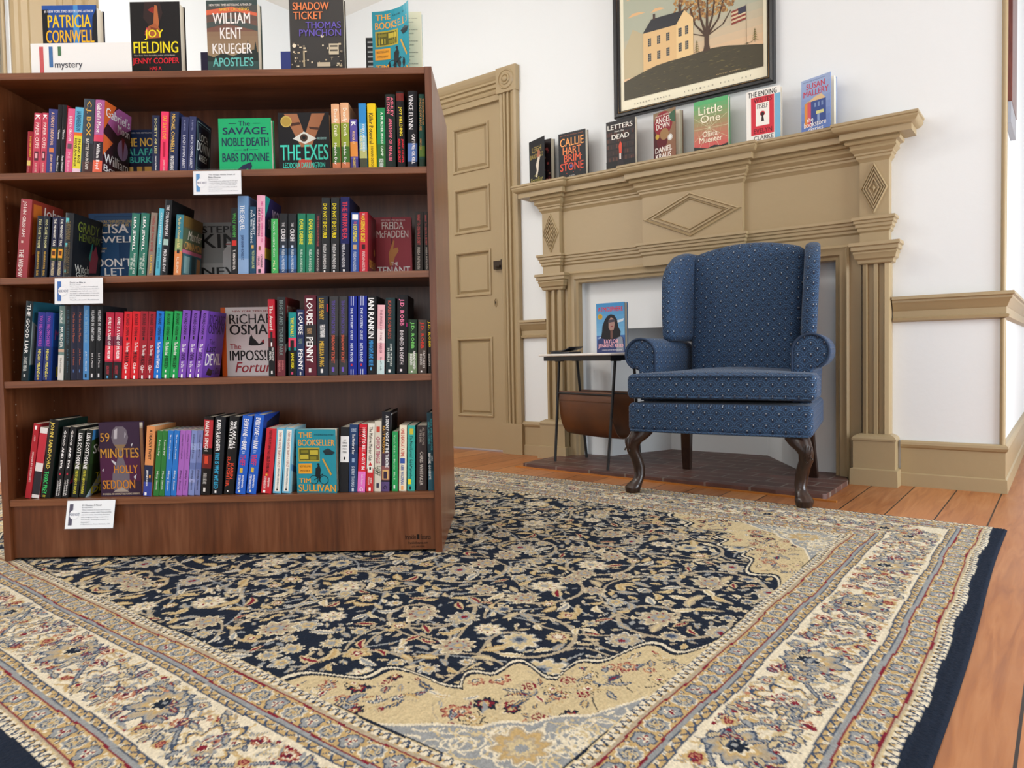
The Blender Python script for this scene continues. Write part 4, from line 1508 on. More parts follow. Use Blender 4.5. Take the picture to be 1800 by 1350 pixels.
    def spaced(s_, xa, xb, z, h_, c):
        n_ = len(s_)
        for i, ch_ in enumerate(s_):
            if ch_ != ' ':
                q = xa + (xb - xa) * i / (n_ - 1)
                line(ch_, q - 0.003, q + 0.003, z, h_, c)
    spaced('WARREN KIMBLE', -1.792, -1.60, 1.858, 0.007, '5c564c')
    spaced('AMERICAN FOLK ART', -1.52, -1.193, 1.858, 0.007, '5c564c')
    line('Warren Kimble', -1.36, -1.24, 1.902, 0.006, 'b8a070')
    put_art(b, ops, mp, H_ / W_, 0.0005, 0)
    b.build('print_sheet', M['print'], pc, loc=ofs)
make_picture()
BOOKS=[
(1,'p',114.0,14.6,122,4.5,.02,'9c1f2c','small dark red paperback with yellow lettering',[('MYSTERY DINERS','e8c23a',.12,.6,.32,.62),('Ginger Bolton','e8a0a0',.6,.95,.25,.35),('','e3d070',.68,.8,.7,.4)],[]),
(1,'p',136.3,20.8,174,4.9,.02,'c9465e','first of the two rose pink paperbacks with white lettering',[('K','fff',.03,.11,.6,.5),('PAPER CUTS','fbe3e0',.16,.58,.5,.5),('','5a2c38',.63,.78,.55,.5),('','e8b0b8',.66,.74,.3,.5),('ELLERY ADAMS','f5c8c0',.82,.97,.3,.5)],[]),
(1,'p',154.8,16.9,174,5.1,.02,'c9465e','second of the two rose pink paperbacks with white lettering',[('K','fff',.03,.11,.6,.5),('PAPER CUTS','fbe3e0',.16,.58,.5,.5),('','5a2c38',.63,.78,.55,.5),('','e8b0b8',.66,.74,.3,.5),('ELLERY ADAMS','f5c8c0',.82,.97,.3,.5)],[]),
(1,'p',181.1,25.4,184,5.1,.02,'3c4080','dusky blue paperback with pale orange lettering',[('A DEADLY ENDEAVOR','f3c8a8',.05,.56,.34,.5),('','d88050',.6,.67,.5,.5),('JENNY ADAMS','f3c8a8',.7,.97,.32,.5)],[]),
(1,'p',193.5,11.6,197,5.1,.02,'151316','first of the two thin black paperbacks with small white lettering',[('Vianne','fff',.36,.5,.45,.5),('Susan Meissner','fff',.74,.97,.4,.5)],[]),
(1,'p',208.3,12.6,196,4.7,.02,'151316','second of the two thin black paperbacks,its cover red',[('Vianne','fff',.36,.5,.45,.5),('Susan Meissner','fff',.74,.97,.4,.5)],[('',(0,0,1,1),'b01c2e')]),
(1,'p',229.1,20.0,185,5.6,.02,'e0608c','pink paperback with white lettering and a skull spot',[('DEATH GROOM','fbe8ee',.12,.5,.42,.5),('','6a5560',.54,.62,.6,.5),('M.E. Beaton','fad0dc',.68,.97,.35,.5)],[]),
(1,'p',253.9,23.1,188,5.3,.02,'64b8dc','paperback with a sky blue upper and a yellow lower spine',[(None,'e87028',.38,.43),(None,'e6dc3c',.43,.93),(None,'f0d0e0',.93,1),('LAUREN BERENSON','185878',.06,.36,.55,.5),('PEG AND ROSE','222',.48,.85,.3,.72),('SOLVE A MURDER','222',.47,.9,.3,.3)],[]),
(1,'h',288.1,30.6,211,4.4,.02,'3a4450','tall slate grey hardback with large gold lettering',[(None,'2a2a30',.6,.85),(None,'4a2c28',.85,1),('C.J. BOX','e2b24a',.03,.5,.55,.5),('BATTLE MOUNTAIN','e0dcd4',.54,.95,.3,.5)],[]),
(1,'h',315.3,26.6,208,4.9,.02,'b0609c','pink and orange hardback showing its patterned cover',[(None,'d84060',.48,.57),(None,'2a1c28',.57,.83),(None,'e86848',.83,1),("Gabriel's Moon",'fff',.04,.46,.48,.5),('William Boyd','fff',.6,.95,.48,.5)],[('',(0,0,1,1),'3a1c26'),('P',[(0,.75),(.5,1),(1,1),(1,.8),(.5,.62)],'b0609c'),('P',[(0,.6),(.42,1),(0,1)],'e06a30'),('P',[(0,.25),(.35,.48),(0,.55)],'e87038'),('C',(.72,.45,.2),'b898c8'),('P',[(.66,.62),(.78,.62),(.74,.3)],'8a2030'),("Gabriel's",(.05,.8,.95,.93),'fff'),('Moon',(.5,.66,.95,.78),'fff'),('William',(.05,.16,.95,.3),'fff'),('Boyd',(.05,.02,.7,.14),'fff')]),
(1,'F',429.5,147.8,171,.0,.178,'16305a','dark blue book facing out with yellow and green lettering',[],[('',(0,0,1,.36),'2a2a38'),('',(.14,.2,.32,.34),'d8b060'),('',(.4,.2,.7,.35),'c89848'),('',(.5,.2,.56,.35),'5a4030'),('',(.0,.34,1,.4),'1a1c34'),('THE NOTE',(.1,.7,.95,.855),'f4cc5a'),('ALAFAIR',(.2,.54,.95,.665),'4cc0b0'),('BURKE',(.25,.405,.8,.515),'4cc0b0'),('NEW YORK TIMES BESTSELLING AUTHOR',(.2,.93,.9,.955),'c8d0d8')]),
(1,'p',481.7,20.9,162,2.1,.02,'1c2444','navy paperback with spaced pale yellow lettering',[('SOCIETY OF LIES','d8d49a',.05,.68,.32,.5),('Lauren Ling Brown','fff',.72,.97,.3,.5)],[]),
(1,'p',504.2,21.7,172,3.5,.02,'f03a68','hot pink paperback with orange lettering and a red shape',[('EAT SLAY LOVE','f8b040',.07,.46,.5,.5),('','b81840',.5,.75,.3,.5),('JULIE MAE COHEN','f8c0c8',.8,.98,.35,.5)],[]),
(1,'h',532.1,24.0,171,3.9,.02,'1e2a4e','navy hardback with gold lettering and a golden fore-edge glow',[('MICHAEL CONNELLY','e8c060',.04,.68,.42,.42),('NIGHTSHADE','f0f0f0',.74,.98,.4,.42)],[]),
(1,'p',560.8,20.9,156,3.9,.02,'2e3560','first of the two indigo paperbacks with pale spaced lettering',[('A NOVEL','8a90b8',.06,.26,.25,.5),('LOCH DOWN ABBEY','d8dcec',.34,.94,.38,.5)],[]),
(1,'p',581.7,19.4,157,4.2,.02,'2e3560','second of the two indigo paperbacks,its frame-patterned cover showing',[('A NOVEL','8a90b8',.06,.26,.25,.5),('LOCH DOWN ABBEY','d8dcec',.34,.94,.38,.5)],[('',(0,0,1,1),'141c2c'),('R',(.08,.06,.94,.95,.02),'7898a0'),('R',(.14,.1,.88,.9,.012),'587880'),('LOCH',(.25,.62,.8,.76),'e8ecf0'),('DOWN',(.12,.42,.92,.6),'e8ecf0'),('ABBEY',(.25,.26,.8,.38),'e8ecf0')]),
(1,'F',803.4,152.2,153,.0,.03,'18b070','green hardback facing out with dark blue lettering',[],[('The',(.38,.86,.6,.95),'1c2850'),('SAVAGE,',(.08,.68,.95,.83),'1c2850'),('NOBLE DEATH',(.06,.48,.95,.64),'1c2850'),('of',(.46,.39,.56,.44),'1c2850'),('',(.28,.405,.44,.415),'1c2850'),('',(.58,.405,.74,.415),'1c2850'),('BABS DIONNE',(.06,.19,.95,.35),'1c2850'),('P',[(.3,0),(.44,.12),(.6,.178),(.62,.1),(.57,0),(.55,0),(.54,.08),(.46,0)],'202848'),('',(.2,.9,.34,.91),'1c2850'),('',(.66,.9,.8,.91),'1c2850')]),
(1,'F',968.3,148.8,172,.0,.045,'141216','black hardback facing out with turquoise lettering and an eye',[],[('P',[(.12,.98),(.38,.98),(.52,.62),(.66,.98),(.92,.98),(.64,.42),(.44,.42)],'a8704c'),('P',[(.4,.22),(.62,.22),(.72,0),(.3,0)],'c04838'),('P',[(.28,.56),(.5,.68),(.75,.56),(.52,.47)],'e0e4dc'),('C',(.5,.575,.075),'4a3426'),('C',(.5,.575,.035),'0a0a0a'),('P',[(.24,.82),(.42,.84),(.44,.8),(.26,.77)],'4a2c20'),('P',[(.6,.76),(.82,.74),(.8,.7),(.62,.72)],'4a2c20'),('C',(.16,.85,.11),'d0b860'),('C',(.16,.85,.09),'b89c48'),('THE EXES',(.03,.2,.97,.46),'48dcc4'),('LEODORA DARLINGTON',(.08,.07,.9,.16),'48dcc4'),('WHO KNOWS WHY',(.76,.54,.94,.58),'9ad0d0')]),
(1,'h',1003.8,22.6,186,.0,.02,'e8b488','first of the two peach and green books with white script',[(None,'8fa038',.3,.66),(None,'3e6a28',.66,.9),(None,'c87850',.9,1),('Deadly Crush','fffbe8',.08,.5,.6,.5),('Maddie Day','fff',.6,.93,.4,.4)],[]),
(1,'h',1031.0,23.4,189,.0,.02,'e8b488','second of the two peach and green books with white script',[(None,'8fa038',.3,.66),(None,'3e6a28',.66,.9),(None,'c87850',.9,1),('Deadly Crush','fffbe8',.08,.5,.6,.5),('Maddie Day','fff',.6,.93,.4,.4)],[('',(0,0,1,1),'6a5a30'),('',(0,.6,1,1),'e0a878')]),
(1,'p',1054.4,21.0,142,.0,.02,'5c50a0','small purple and orange paperback',[(None,'e09040',.45,.75),(None,'443c80',.8,1),('K','fff',.05,.14,.6,.5),('MURDER AT','f8d0a0',.24,.5,.35,.5),('MCKEVETT','f0d040',.78,.98,.35,.5)],[]),
(1,'p',1080.9,21.0,187,.0,.02,'2d8cd0','sky blue paperback fading to pale yellow at its foot',[(None,'58a8d8',.3,.5),(None,'98c4cc',.5,.72),(None,'b8bc78',.72,.84),(None,'484c38',.84,1),('EVERY ARC BENDS','e8f4fa',.32,.74,.3,.62),('ITS RADIAN','f0e8a0',.4,.7,.3,.3)],[]),
(1,'h',1108.2,23.4,186,.0,.02,'f0cc18','bright yellow hardback with black script lettering',[('Killer Potential','1c1c1c',.15,.62,.5,.45),('HANNAH DEITCH','6a5a10',.66,.97,.32,.5)],[]),
(1,'p',1133.9,23.4,173,.7,.02,'1f8a50','leaf green paperback with white lettering',[(None,'2f6a30',.6,1),('A MURDER MOST CAMP','e8f8e8',.07,.8,.3,.6),('NICOLE GIORDANO','fff',.84,.99,.5,.5)],[]),
(1,'h',1162.8,28.1,211,.9,.02,'18241f','dark green hardback with pink lettering',[('ASHLEY','f07890',.04,.3,.3,.68),('ELSTON','f07890',.04,.26,.3,.3),('ANATOMY OF AN ALIBI','f07890',.33,.9,.36,.5)],[]),
(1,'h',1190.8,21.8,218,.0,.02,'120e10','black hardback with yellow over red lettering',[(None,'702018',.02,.12),('JOY FIELDING','f8e038',.2,.58,.5,.5),('JENNY COOPER','f03040',.62,.93,.3,.7),('HAS A SECRET','f03040',.62,.93,.3,.28)],[]),
(1,'h',1225.2,27.3,219,1.3,.02,'14161c','tall black hardback turning blue at its foot',[(None,'5878b8',.68,.92),(None,'1c2438',.92,1),('VINCE FLYNN','e8e8ec',.05,.5,.45,.35),('CAPTURE OR KILL','fff',.56,.95,.36,.62)],[]),
(1,'h',1247.8,16.4,210,.8,.02,'14483c','dark green hardback beside the side panel with tan lettering',[(None,'5a7a30',.7,.85),(None,'1c3828',.88,1),('MOSCOW HOUSE','d09858',.06,.5,.36,.3),('THE HAUNTING OF','d09858',.06,.42,.28,.75),('GILMORE','d09858',.6,.76,.28,.3)],[]),
(2,'h',87.4,31.5,227,6.5,.02,'a04048','tall brick red hardback with white serif lettering',[('JOHN GRISHAM','f0e0dc',.03,.48,.4,.4),('','e0c0b8',.53,.56,.3,.4),('THE WIDOW','f0e0dc',.64,.99,.42,.4)],[('',(0,0,1,1),'8c3428'),('P',[(.1,.3),(.4,.4),(.3,.95),(.05,.95)],'c06828'),('John',(.35,.78,.95,.95),'e8d8d0'),('GRISHAM',(.3,.6,1,.74),'e8d8d0'),('WIDOW',(.3,.1,1,.28),'e8d8d0')]),
(2,'p',125.9,17.8,178,6.0,.02,'161d2c','first of the two blue-black paperbacks with pale yellow lettering',[('TOO CLOSE TO HOME','d8d8a0',.05,.52,.42,.5),('SERAPHINA NOVA GLASS','d0a848',.57,.97,.34,.5)],[]),
(2,'p',144.1,16.7,177,6.0,.02,'161d2c','second of the two blue-black paperbacks with pale yellow lettering',[('TOO CLOSE TO HOME','d8d8a0',.05,.52,.42,.5),('SERAPHINA NOVA GLASS','d0a848',.57,.97,.34,.5)],[]),
(2,'p',169.6,17.4,175,5.8,.02,'1d2140','first of the two navy paperbacks with a glowing yellow taxi',[(None,'30401c',.5,.72),('','e8a030',.53,.68,.7,.5),('','583010',.56,.64,.5,.5),('THE MIDNIGHT TAXI','f0f0e8',.03,.48,.4,.5),('YOSHA GUNASEKERA','e8d8b0',.73,.97,.5,.5)],[]),
(2,'p',188.6,16.7,174,5.8,.02,'1d2140','second of the two navy paperbacks with a glowing yellow taxi',[(None,'30401c',.5,.72),('','e8a030',.53,.68,.7,.5),('','583010',.56,.64,.5,.5),('THE MIDNIGHT TAXI','f0f0e8',.03,.48,.4,.5),('YOSHA GUNASEKERA','e8d8b0',.73,.97,.5,.5)],[]),
(2,'h',214.8,24.0,185,5.3,.02,'24262a','charcoal hardback showing a cover with a pink hand',[('GRADY HENDRIX','7a6a48',.12,.42,.5,.45),('','58c0c8',.08,.15,.4,.3),('','58c0c8',.47,.53,.4,.3),('WITCHCRAFT FOR','6a5c40',.45,.95,.28,.62),('WAYWARD GIRLS','6a5c40',.5,.95,.28,.3),('','48a0a8',.88,.93,.4,.3)],[('',(0,0,1,1),'15181c'),('GRADY',(.15,.74,.9,.9),'7c8a30'),('HENDRIX',(.2,.6,.95,.72),'6a7a28'),('P',[(.6,.12),(.85,.14),(.9,.4),(.8,.58),(.7,.46),(.66,.55),(.6,.4)],'b04858'),('P',[(.56,.36),(.66,.6),(.7,.6),(.62,.3)],'38a090'),('Witch',(.1,.1,.6,.22),'d8d8d0'),('Girls',(.15,.02,.55,.1),'d8d8d0')]),
(2,'F',364.8,179.5,214,.0,.178,'2c5684','steel blue hardback facing out with white lettering and a yellow sticker',[],[('R',(.1,.05,.95,.96,.02),'244a74'),('',(.5,.1,.86,.62),'1f4570'),('NEW YORK TIMES BESTSELLING AUTHOR',(.08,.86,.95,.9),'d0b868'),('NONE OF THIS IS TRUE',(.22,.81,.95,.85),'d0b868'),('LISA',(.2,.71,.68,.84),'fff'),('JEWELL',(.04,.545,.78,.67),'fff'),('C',(.1,.77,.07),'ece020'),("DON'T",(.1,.23,.72,.35),'fff'),('LET',(.24,.1,.58,.21),'fff'),('GRIPPING DARK',(.04,.48,.3,.51),'d0b868'),('COMPULSIVE',(.04,.44,.26,.465),'e0e0e0')]),
(2,'p',403.2,22.5,181,5.7,.02,'2f7464','first of the two teal green paperbacks with white lettering',[('LISA JEWELL','fff',.06,.6,.42,.4),('NONE OF THIS','dce8e0',.64,.97,.28,.64),('IS TRUE','dce8e0',.72,.9,.28,.3)],[]),
(2,'p',430.3,22.5,181,5.6,.02,'2f7464','second of the two teal green paperbacks with white lettering',[('LISA JEWELL','fff',.06,.6,.42,.4),('NONE OF THIS','dce8e0',.64,.97,.28,.64),('IS TRUE','dce8e0',.72,.9,.28,.3)],[]),
(2,'p',451.5,17.4,182,6.2,.02,'8a7c70','taupe paperback with red and yellow lettering',[('THEN SHE WAS GONE','a03838',.05,.62,.38,.5),('LISA JEWELL','e8c040',.68,.97,.4,.5)],[]),
(2,'p',471.2,13.1,194,5.8,.02,'58b4cc','bright cyan book with pale lettering',[('CRAIG JOHNSON','d8f0f4',.06,.52,.5,.5),('RETURN TO SENDER','2a7890',.58,.9,.4,.5)],[]),
(2,'h',493.1,20.0,218,6.0,.02,'16181c','tall black hardback with white lettering and its dark cover showing',[('THE COLLABORATORS','e8e8ec',.07,.48,.42,.5),('','a8c8c0',.52,.6,.7,.5),('MICHAEL IDOV','e8e8ec',.66,.95,.42,.5)],[('',(0,0,1,1),'101214'),('C',(.35,.5,.12),'1e2226')]),
(2,'p',531.9,21.1,175,5.1,.02,'3a8090','teal and orange paperback showing a painted shopfront cover',[(None,'8aa06a',.4,.6),(None,'d88850',.6,1),('Murder in Cinnamon Falls','e8d890',.04,.55,.4,.5),('','28282c',.58,.64,.6,.5),('R.L. KILLMORE','f0e0c8',.7,.97,.32,.5)],[('',(0,0,1,1),'6a5c44'),('',(0,.52,1,.8),'5a6a50'),('',(0,.82,1,1),'7a6030'),('Murder',(.25,.62,.98,.78),'f0e8d8'),('CINNAMON',(.1,.46,.98,.58),'e8b060'),('',(.05,0,1,.42),'3a6c78'),('',(.12,.05,.4,.34),'8ab0b0'),('',(.5,.05,.7,.36),'244850'),('',(.76,.08,.95,.34),'c89058'),('',(0,.38,1,.44),'d0708c')]),
(2,'F',710.5,188.7,180,.0,.178,'808484','grey hardback facing out with ragged black lettering and a statue',[],[('',(0,0,1,.3),'9a9c9c'),('STEPHEN',(.06,.82,.95,.94),'1a1a1a'),('KING',(.05,.56,.98,.81),'141414'),('P',[(.38,.04),(.62,.04),(.66,.3),(.6,.55),(.68,.68),(.64,.7),(.54,.58),(.46,.58),(.4,.5)],'b4b6b8'),('C',(.5,.62,.045),'c0c2c4'),('',(.45,.615,.55,.635),'902028'),('NEVER',(.04,.09,.96,.23),'1c1c1c')]),
(2,'p',695.9,18.3,192,2.1,.02,'1c1a1c','black book with green lettering and a red flower',[('WOLF WORM','48a048',.08,.44,.5,.5),('','c83028',.49,.57,.7,.5),('T. KINGFISHER','e8e4e0',.63,.93,.36,.5)],[]),
(2,'h',728.6,30.8,225,1.7,.02,'6f96c4','tall pale blue hardback with white and navy lettering',[(None,'88a8d0',.8,1),('THE SEQUEL','f0f4fa',.12,.44,.5,.4),('JEAN HANFF KORELITZ','28406c',.5,.82,.32,.42)],[('',(0,0,1,1),'506c94')]),
(2,'p',749.3,18.3,194,1.9,.02,'1e4866','blue-green book with white lettering wedged low beside the pale blue one',[('A TRINKET','d8e4ec',.1,.42,.28,.7),('FOR THE TAKING','d8e4ec',.05,.54,.28,.32),('','d0a860',.57,.62,.6,.5),('VICTORIA LAURIE','b8c890',.65,.92,.4,.6)],[]),
(2,'h',774.3,23.4,226,2.4,.02,'eeb0c8','tall pink hardback showing its purple and turquoise cover',[('NO ONE WAS SUPPOSED TO','d04890',.08,.6,.28,.66),('DIE AT THIS WEDDING','282830',.16,.52,.28,.3),('','906040',.65,.7,.4,.4),('CATHERINE','404048',.75,.92,.25,.66),('MACK','404048',.78,.9,.25,.3),('','303038',.94,.99,.5,.4)],[('',(0,0,1,1),'2a2450'),('P',[(0,1),(.3,1),(.1,.8),(0,.72)],'2a9890'),('NO ONE',(.45,.72,.98,.88),'d8c0d8'),('SUPPOSED',(.2,.6,.9,.72),'c8a8c8'),('',(0,.28,.8,.48),'b03058'),('',(0,.2,.4,.34),'d8a040'),('',(0,0,.6,.18),'503060')]),
(2,'p',814.6,19.8,158,1.5,.02,'48b060','small green paperback with a pink cover edge',[(None,'48b060',0,1),("Vera's Gossiping Guide",'fff',.05,.7,.3,.4),('Mia P.','f0f0c0',.76,.96,.3,.4)],[('',(0,0,1,1),'b04060')]),
(2,'p',841.0,23.8,173,1.8,.02,'1e2024','first of the two black-to-blue paperbacks with white lettering',[(None,'28303c',.42,.58),(None,'2c5078',.58,.7),(None,'3c6ca4',.7,.93),(None,'2a4a78',.93,1),('THE','d0d0d4',.15,.22,.3,.5),('CRASH','e4e4e8',.25,.46,.52,.5),('','c8d8f0',.53,.57,.4,.5),('FREIDA McFADDEN','d8e4f0',.6,.97,.32,.5)],[]),
(2,'p',867.4,23.8,172,1.7,.02,'1e2024','second of the two black-to-blue paperbacks with white lettering',[(None,'28303c',.42,.58),(None,'2c5078',.58,.7),(None,'3c6ca4',.7,.93),(None,'2a4a78',.93,1),('THE','d0d0d4',.15,.22,.3,.5),('CRASH','e4e4e8',.25,.46,.52,.5),('','c8d8f0',.53,.57,.4,.5),('FREIDA McFADDEN','d8e4f0',.6,.97,.32,.5)],[]),
(2,'p',892.3,22.4,172,2.0,.02,'1f7a5c','first of the two emerald paperbacks with yellow lettering',[('DEAR DEBBIE','e8e440',.1,.52,.45,.5),('FREIDA McFADDEN','c8e4d4',.6,.97,.32,.5)],[]),
(2,'p',918.7,23.8,171,2.4,.02,'1f7a5c','second of the two emerald paperbacks with yellow lettering',[('DEAR DEBBIE','e8e440',.1,.52,.45,.5),('FREIDA McFADDEN','c8e4d4',.6,.97,.32,.5)],[]),
(2,'p',937.1,16.5,171,2.2,.02,'262024','dark paperback with dull red lettering beside the emerald pair',[('THE SURROGATE MOTHER','b05050',.04,.56,.38,.5),('FREIDA McFADDEN','c8c0bc',.6,.97,.34,.5)],[]),
(2,'h',963.5,23.8,216,1.9,.02,'26282a','first of the two tall black hardbacks with yellow lettering',[('DO NOT DISTURB','f4e020',.08,.54,.5,.42),('FREIDA McFADDEN','e0e0e0',.62,.95,.36,.4),('','fff',.97,1,.3,.4)],[]),
(2,'h',990.7,23.5,216,1.8,.02,'26282a','second of the two tall black hardbacks with yellow lettering',[('DO NOT DISTURB','f4e020',.08,.54,.5,.42),('FREIDA McFADDEN','e0e0e0',.62,.95,.36,.4),('','fff',.97,1,.3,.4)],[]),
(2,'h',1020.8,26.1,217,1.7,.02,'181e58','tall royal blue hardback with red lettering',[(None,'0e1228',.62,1),('THE INTRUDER','d83850',.06,.56,.55,.5),('FREIDA McFADDEN','d8d8e0',.62,.93,.34,.35),('','fff',.96,.99,.3,.4)],[('',(0,0,1,1),'10142c')]),
(2,'p',1047.9,23.5,172,2.1,.02,'2c4c98','blue paperback with a white stamp and yellow lettering',[('','fff',.03,.12,.7,.5),('THE','e06070',.15,.19,.3,.5),('HOUSEMAID','f0e040',.2,.5,.5,.5),('','c8a878',.54,.62,.4,.5),('FREIDA McFADDEN','c8d4e8',.66,.98,.36,.5)],[]),
(2,'p',1073.9,23.9,173,1.5,.02,'c02838','bright red paperback with yellow lettering,its dark red cover showing',[('THE','f8f0e0',.02,.05,.3,.5),("HOUSEMAID'S SECRET",'f4e038',.06,.5,.5,.45),('','3a1418',.54,.62,.4,.5),('FREIDA McFADDEN','f0d0d0',.66,.98,.36,.5)],[('',(0,0,1,1),'6a1420'),("HOUSEMAID'S",(.2,.1,1,.24),'d8a030'),('C',(.8,.4,.08),'c09850')]),
(2,'F',1184.1,120.3,187,.0,.178,'a83c48','crimson paperback facing out with a hand on its cover',[],[('',(0,0,.3,1),'a03844'),('',(.48,0,.5,1),'40141c'),('NEW YORK TIMES BESTSELLER',(.22,.94,.85,.965),'f0d8d8'),('FREIDA',(.24,.8,.8,.92),'f4eae8'),('McFADDEN',(.1,.66,.92,.78),'f4eae8'),('P',[(.42,.2),(.5,.2),(.56,.34),(.66,.44),(.64,.5),(.52,.48),(.56,.6),(.53,.62),(.46,.5),(.4,.4)],'c88848'),('THE',(.46,.2,.64,.255),'fff'),('TENANT',(.1,.06,.95,.18),'fff')]),
(2,'p',1235.4,23.9,172,1.3,.02,'2a2420','first of the two black-brown paperbacks with dull red lettering',[('WANT TO KNOW A SECRET','b04a4a',.05,.56,.36,.45),('FREIDA McFADDEN','b8b0a8',.6,.97,.32,.45)],[]),
(2,'p',1254.0,14.0,171,.0,.02,'2a2420','second of the two black-brown paperbacks,half behind the side panel',[('WANT TO KNOW A SECRET','b04a4a',.05,.56,.36,.45),('FREIDA McFADDEN','b8b0a8',.6,.97,.32,.45)],[]),
(3,'h',78.0,20.7,232,6.4,.02,'16282e','tall black-teal hardback with a misty building on its cover',[('THE GOOD LIAR','e8ecec',.04,.66,.5,.5),('DENISE MINA','c8d0d0',.7,.88,.5,.5),('','d0d8d8',.92,.95,.4,.5)],[('',(0,0,1,1),'1e4858'),('',(0,.55,1,1),'2a6a80'),('P',[(.0,.2),(.4,.22),(.4,.62),(0,.75)],'98a8a4'),('P',[(.1,.2),(.2,.2),(.2,.66),(.1,.7)],'50605e'),('C',(.72,.8,.1),'101418'),('LIAR',(.3,.08,.9,.2),'c8d8d8')]),
(3,'p',117.4,21.1,199,5.8,.02,'28308c','first of the two deep blue paperbacks with violet lettering',[(None,'1d3070',.5,1),('YOU BELONG HERE','b858c0',.05,.5,.42,.5),('MEGAN MIRANDA','e8e060',.54,.95,.4,.5),('','ffd83a',.96,.99,.2,.5)],[]),
(3,'p',140.8,20.4,198,5.3,.02,'28308c','second of the two deep blue paperbacks,its blue cover showing',[(None,'1d3070',.5,1),('YOU BELONG HERE','b858c0',.05,.5,.42,.5),('MEGAN MIRANDA','e8e060',.54,.95,.4,.5),('','ffd83a',.96,.99,.2,.5)],[('',(0,0,1,1),'24489c'),('',(0,.5,1,1),'2858b0'),('N',(.2,.05,.9,.2),'d8c830'),('Miranda',(.1,.6,.9,.75),'c050a0')]),
(3,'p',180.4,16.5,216,3.9,.02,'6c8884','grey-green paperback with a white foot under the hanging card',[(None,'40646a',.24,.58),(None,'c8a890',.58,.62),(None,'d8dad4',.66,1),('A Pre-Med','fff',.06,.22,.4,.4),('MURDER','e8ece8',.28,.56,.5,.5),('Mia McKenzie','484c48',.7,.9,.28,.5)],[]),
(3,'p',199.7,16.0,217,3.2,.02,'182024','black paperback with dim grey-blue lettering',[('KILLER IN THE KITCHEN','3c5868',.06,.52,.45,.5),('Judi L. Mason','46687c',.58,.9,.36,.5)],[]),
(3,'p',218.4,17.3,217,3.0,.02,'1c2038','first of the two midnight blue paperbacks with copper lettering',[('Murder in the Master','b06048',.1,.5,.36,.5),('Judi L. Mason','b06048',.58,.8,.36,.5),('','4868a0',.86,.9,.3,.5)],[]),
(3,'p',236.2,17.2,217,3.0,.02,'1c2038','second of the two midnight blue paperbacks with copper lettering',[('Murder in the Master','b06048',.1,.5,.36,.5),('Judi L. Mason','b06048',.58,.8,.36,.5),('','4868a0',.86,.9,.3,.5)],[]),
(3,'p',253.7,16.5,216,2.9,.02,'4c8cc8','cornflower blue paperback with pale lettering',[('PERIL IN THE POOL HOUSE','88b4d0',.06,.5,.45,.5),('JUDI L. MASON','d0e4f4',.62,.88,.36,.5),('','182838',.92,.97,.5,.5)],[]),
(3,'p',271.9,17.6,216,3.5,.02,'121418','first of the two jet black paperbacks with silver lettering',[('VILLAINS IN VINEYARD','c8ccd0',.06,.48,.45,.5),('Judi L. Mason','d8d8dc',.64,.84,.36,.5),('','d8d8dc',.92,.97,.4,.5)],[]),
(3,'p',292.0,18.3,216,3.2,.02,'121418','second of the two jet black paperbacks,its cover edge showing',[('VILLAINS IN VINEYARD','c8ccd0',.06,.48,.45,.5),('Judi L. Mason','d8d8dc',.64,.84,.36,.5),('','d8d8dc',.92,.97,.4,.5)],[('',(0,0,1,1),'1a1c20'),('P',[(.1,.75),(.5,.9),(.5,.55)],'c8ccd0'),('P',[(.1,.1),(.4,.2),(.3,.3)],'a02830')]),
(3,'p',322.0,22.7,195,4.0,.02,'b82040','first of the two crimson paperbacks with black feet',[(None,'70203c',.36,.5),(None,'d8384c',.5,.72),(None,'1e1a1e',.74,1),('OURS IS A TALE OF MURDER','fff',.07,.7,.36,.5),('NORA MURPHY','b83848',.8,.93,.4,.4),('','58a0d0',.95,.985,.35,.4)],[]),
(3,'p',347.7,23.4,194,4.2,.02,'b82040','second of the two crimson paperbacks with black feet',[(None,'70203c',.36,.5),(None,'d8384c',.5,.72),(None,'1e1a1e',.74,1),('OURS IS A TALE OF MURDER','fff',.07,.7,.36,.5),('NORA MURPHY','b83848',.8,.93,.4,.4),('','58a0d0',.95,.985,.35,.4)],[]),
(3,'p',372.7,22.7,196,4.5,.02,'d81c28','first of the two scarlet paperbacks with white script',[('RICHARD OSMAN','581018',.04,.36,.4,.5),('','181818',.38,.43,.3,.5),('The Thursday','fff',.46,.6,.5,.55),('MURDER','281014',.6,.76,.5,.5),('Club','fff',.76,.86,.45,.5),('','fff',.875,.915,.2,.5),('','fff',.95,1,.35,.5)],[]),
(3,'p',397.0,22.3,196,4.5,.02,'d81c28','second of the two scarlet paperbacks with white script',[('RICHARD OSMAN','581018',.04,.36,.4,.5),('','181818',.38,.43,.3,.5),('The Thursday','fff',.46,.6,.5,.55),('MURDER','281014',.6,.76,.5,.5),('Club','fff',.76,.86,.45,.5),('','fff',.875,.915,.2,.5),('','fff',.95,1,.35,.5)],[]),
(3,'p',419.9,21.5,196,4.2,.02,'a01c2c','first of the two dark red paperbacks with white script',[('RICHARD OSMAN','48101a',.04,.36,.4,.5),('','181818',.38,.43,.3,.5),('The Thursday','fff',.5,.66,.5,.55),('MURDER','281014',.66,.8,.5,.5),('Club','fff',.8,.88,.45,.5),('','fff',.875,.915,.2,.5),('','fff',.95,1,.35,.5)],[]),
(3,'p',441.1,20.5,195,4.5,.02,'a01c2c','second of the two dark red paperbacks with white script',[('RICHARD OSMAN','48101a',.04,.36,.4,.5),('','181818',.38,.43,.3,.5),('The Thursday','fff',.5,.66,.5,.55),('MURDER','281014',.66,.8,.5,.5),('Club','fff',.8,.88,.45,.5),('','fff',.875,.915,.2,.5),('','fff',.95,1,.35,.5)],[]),
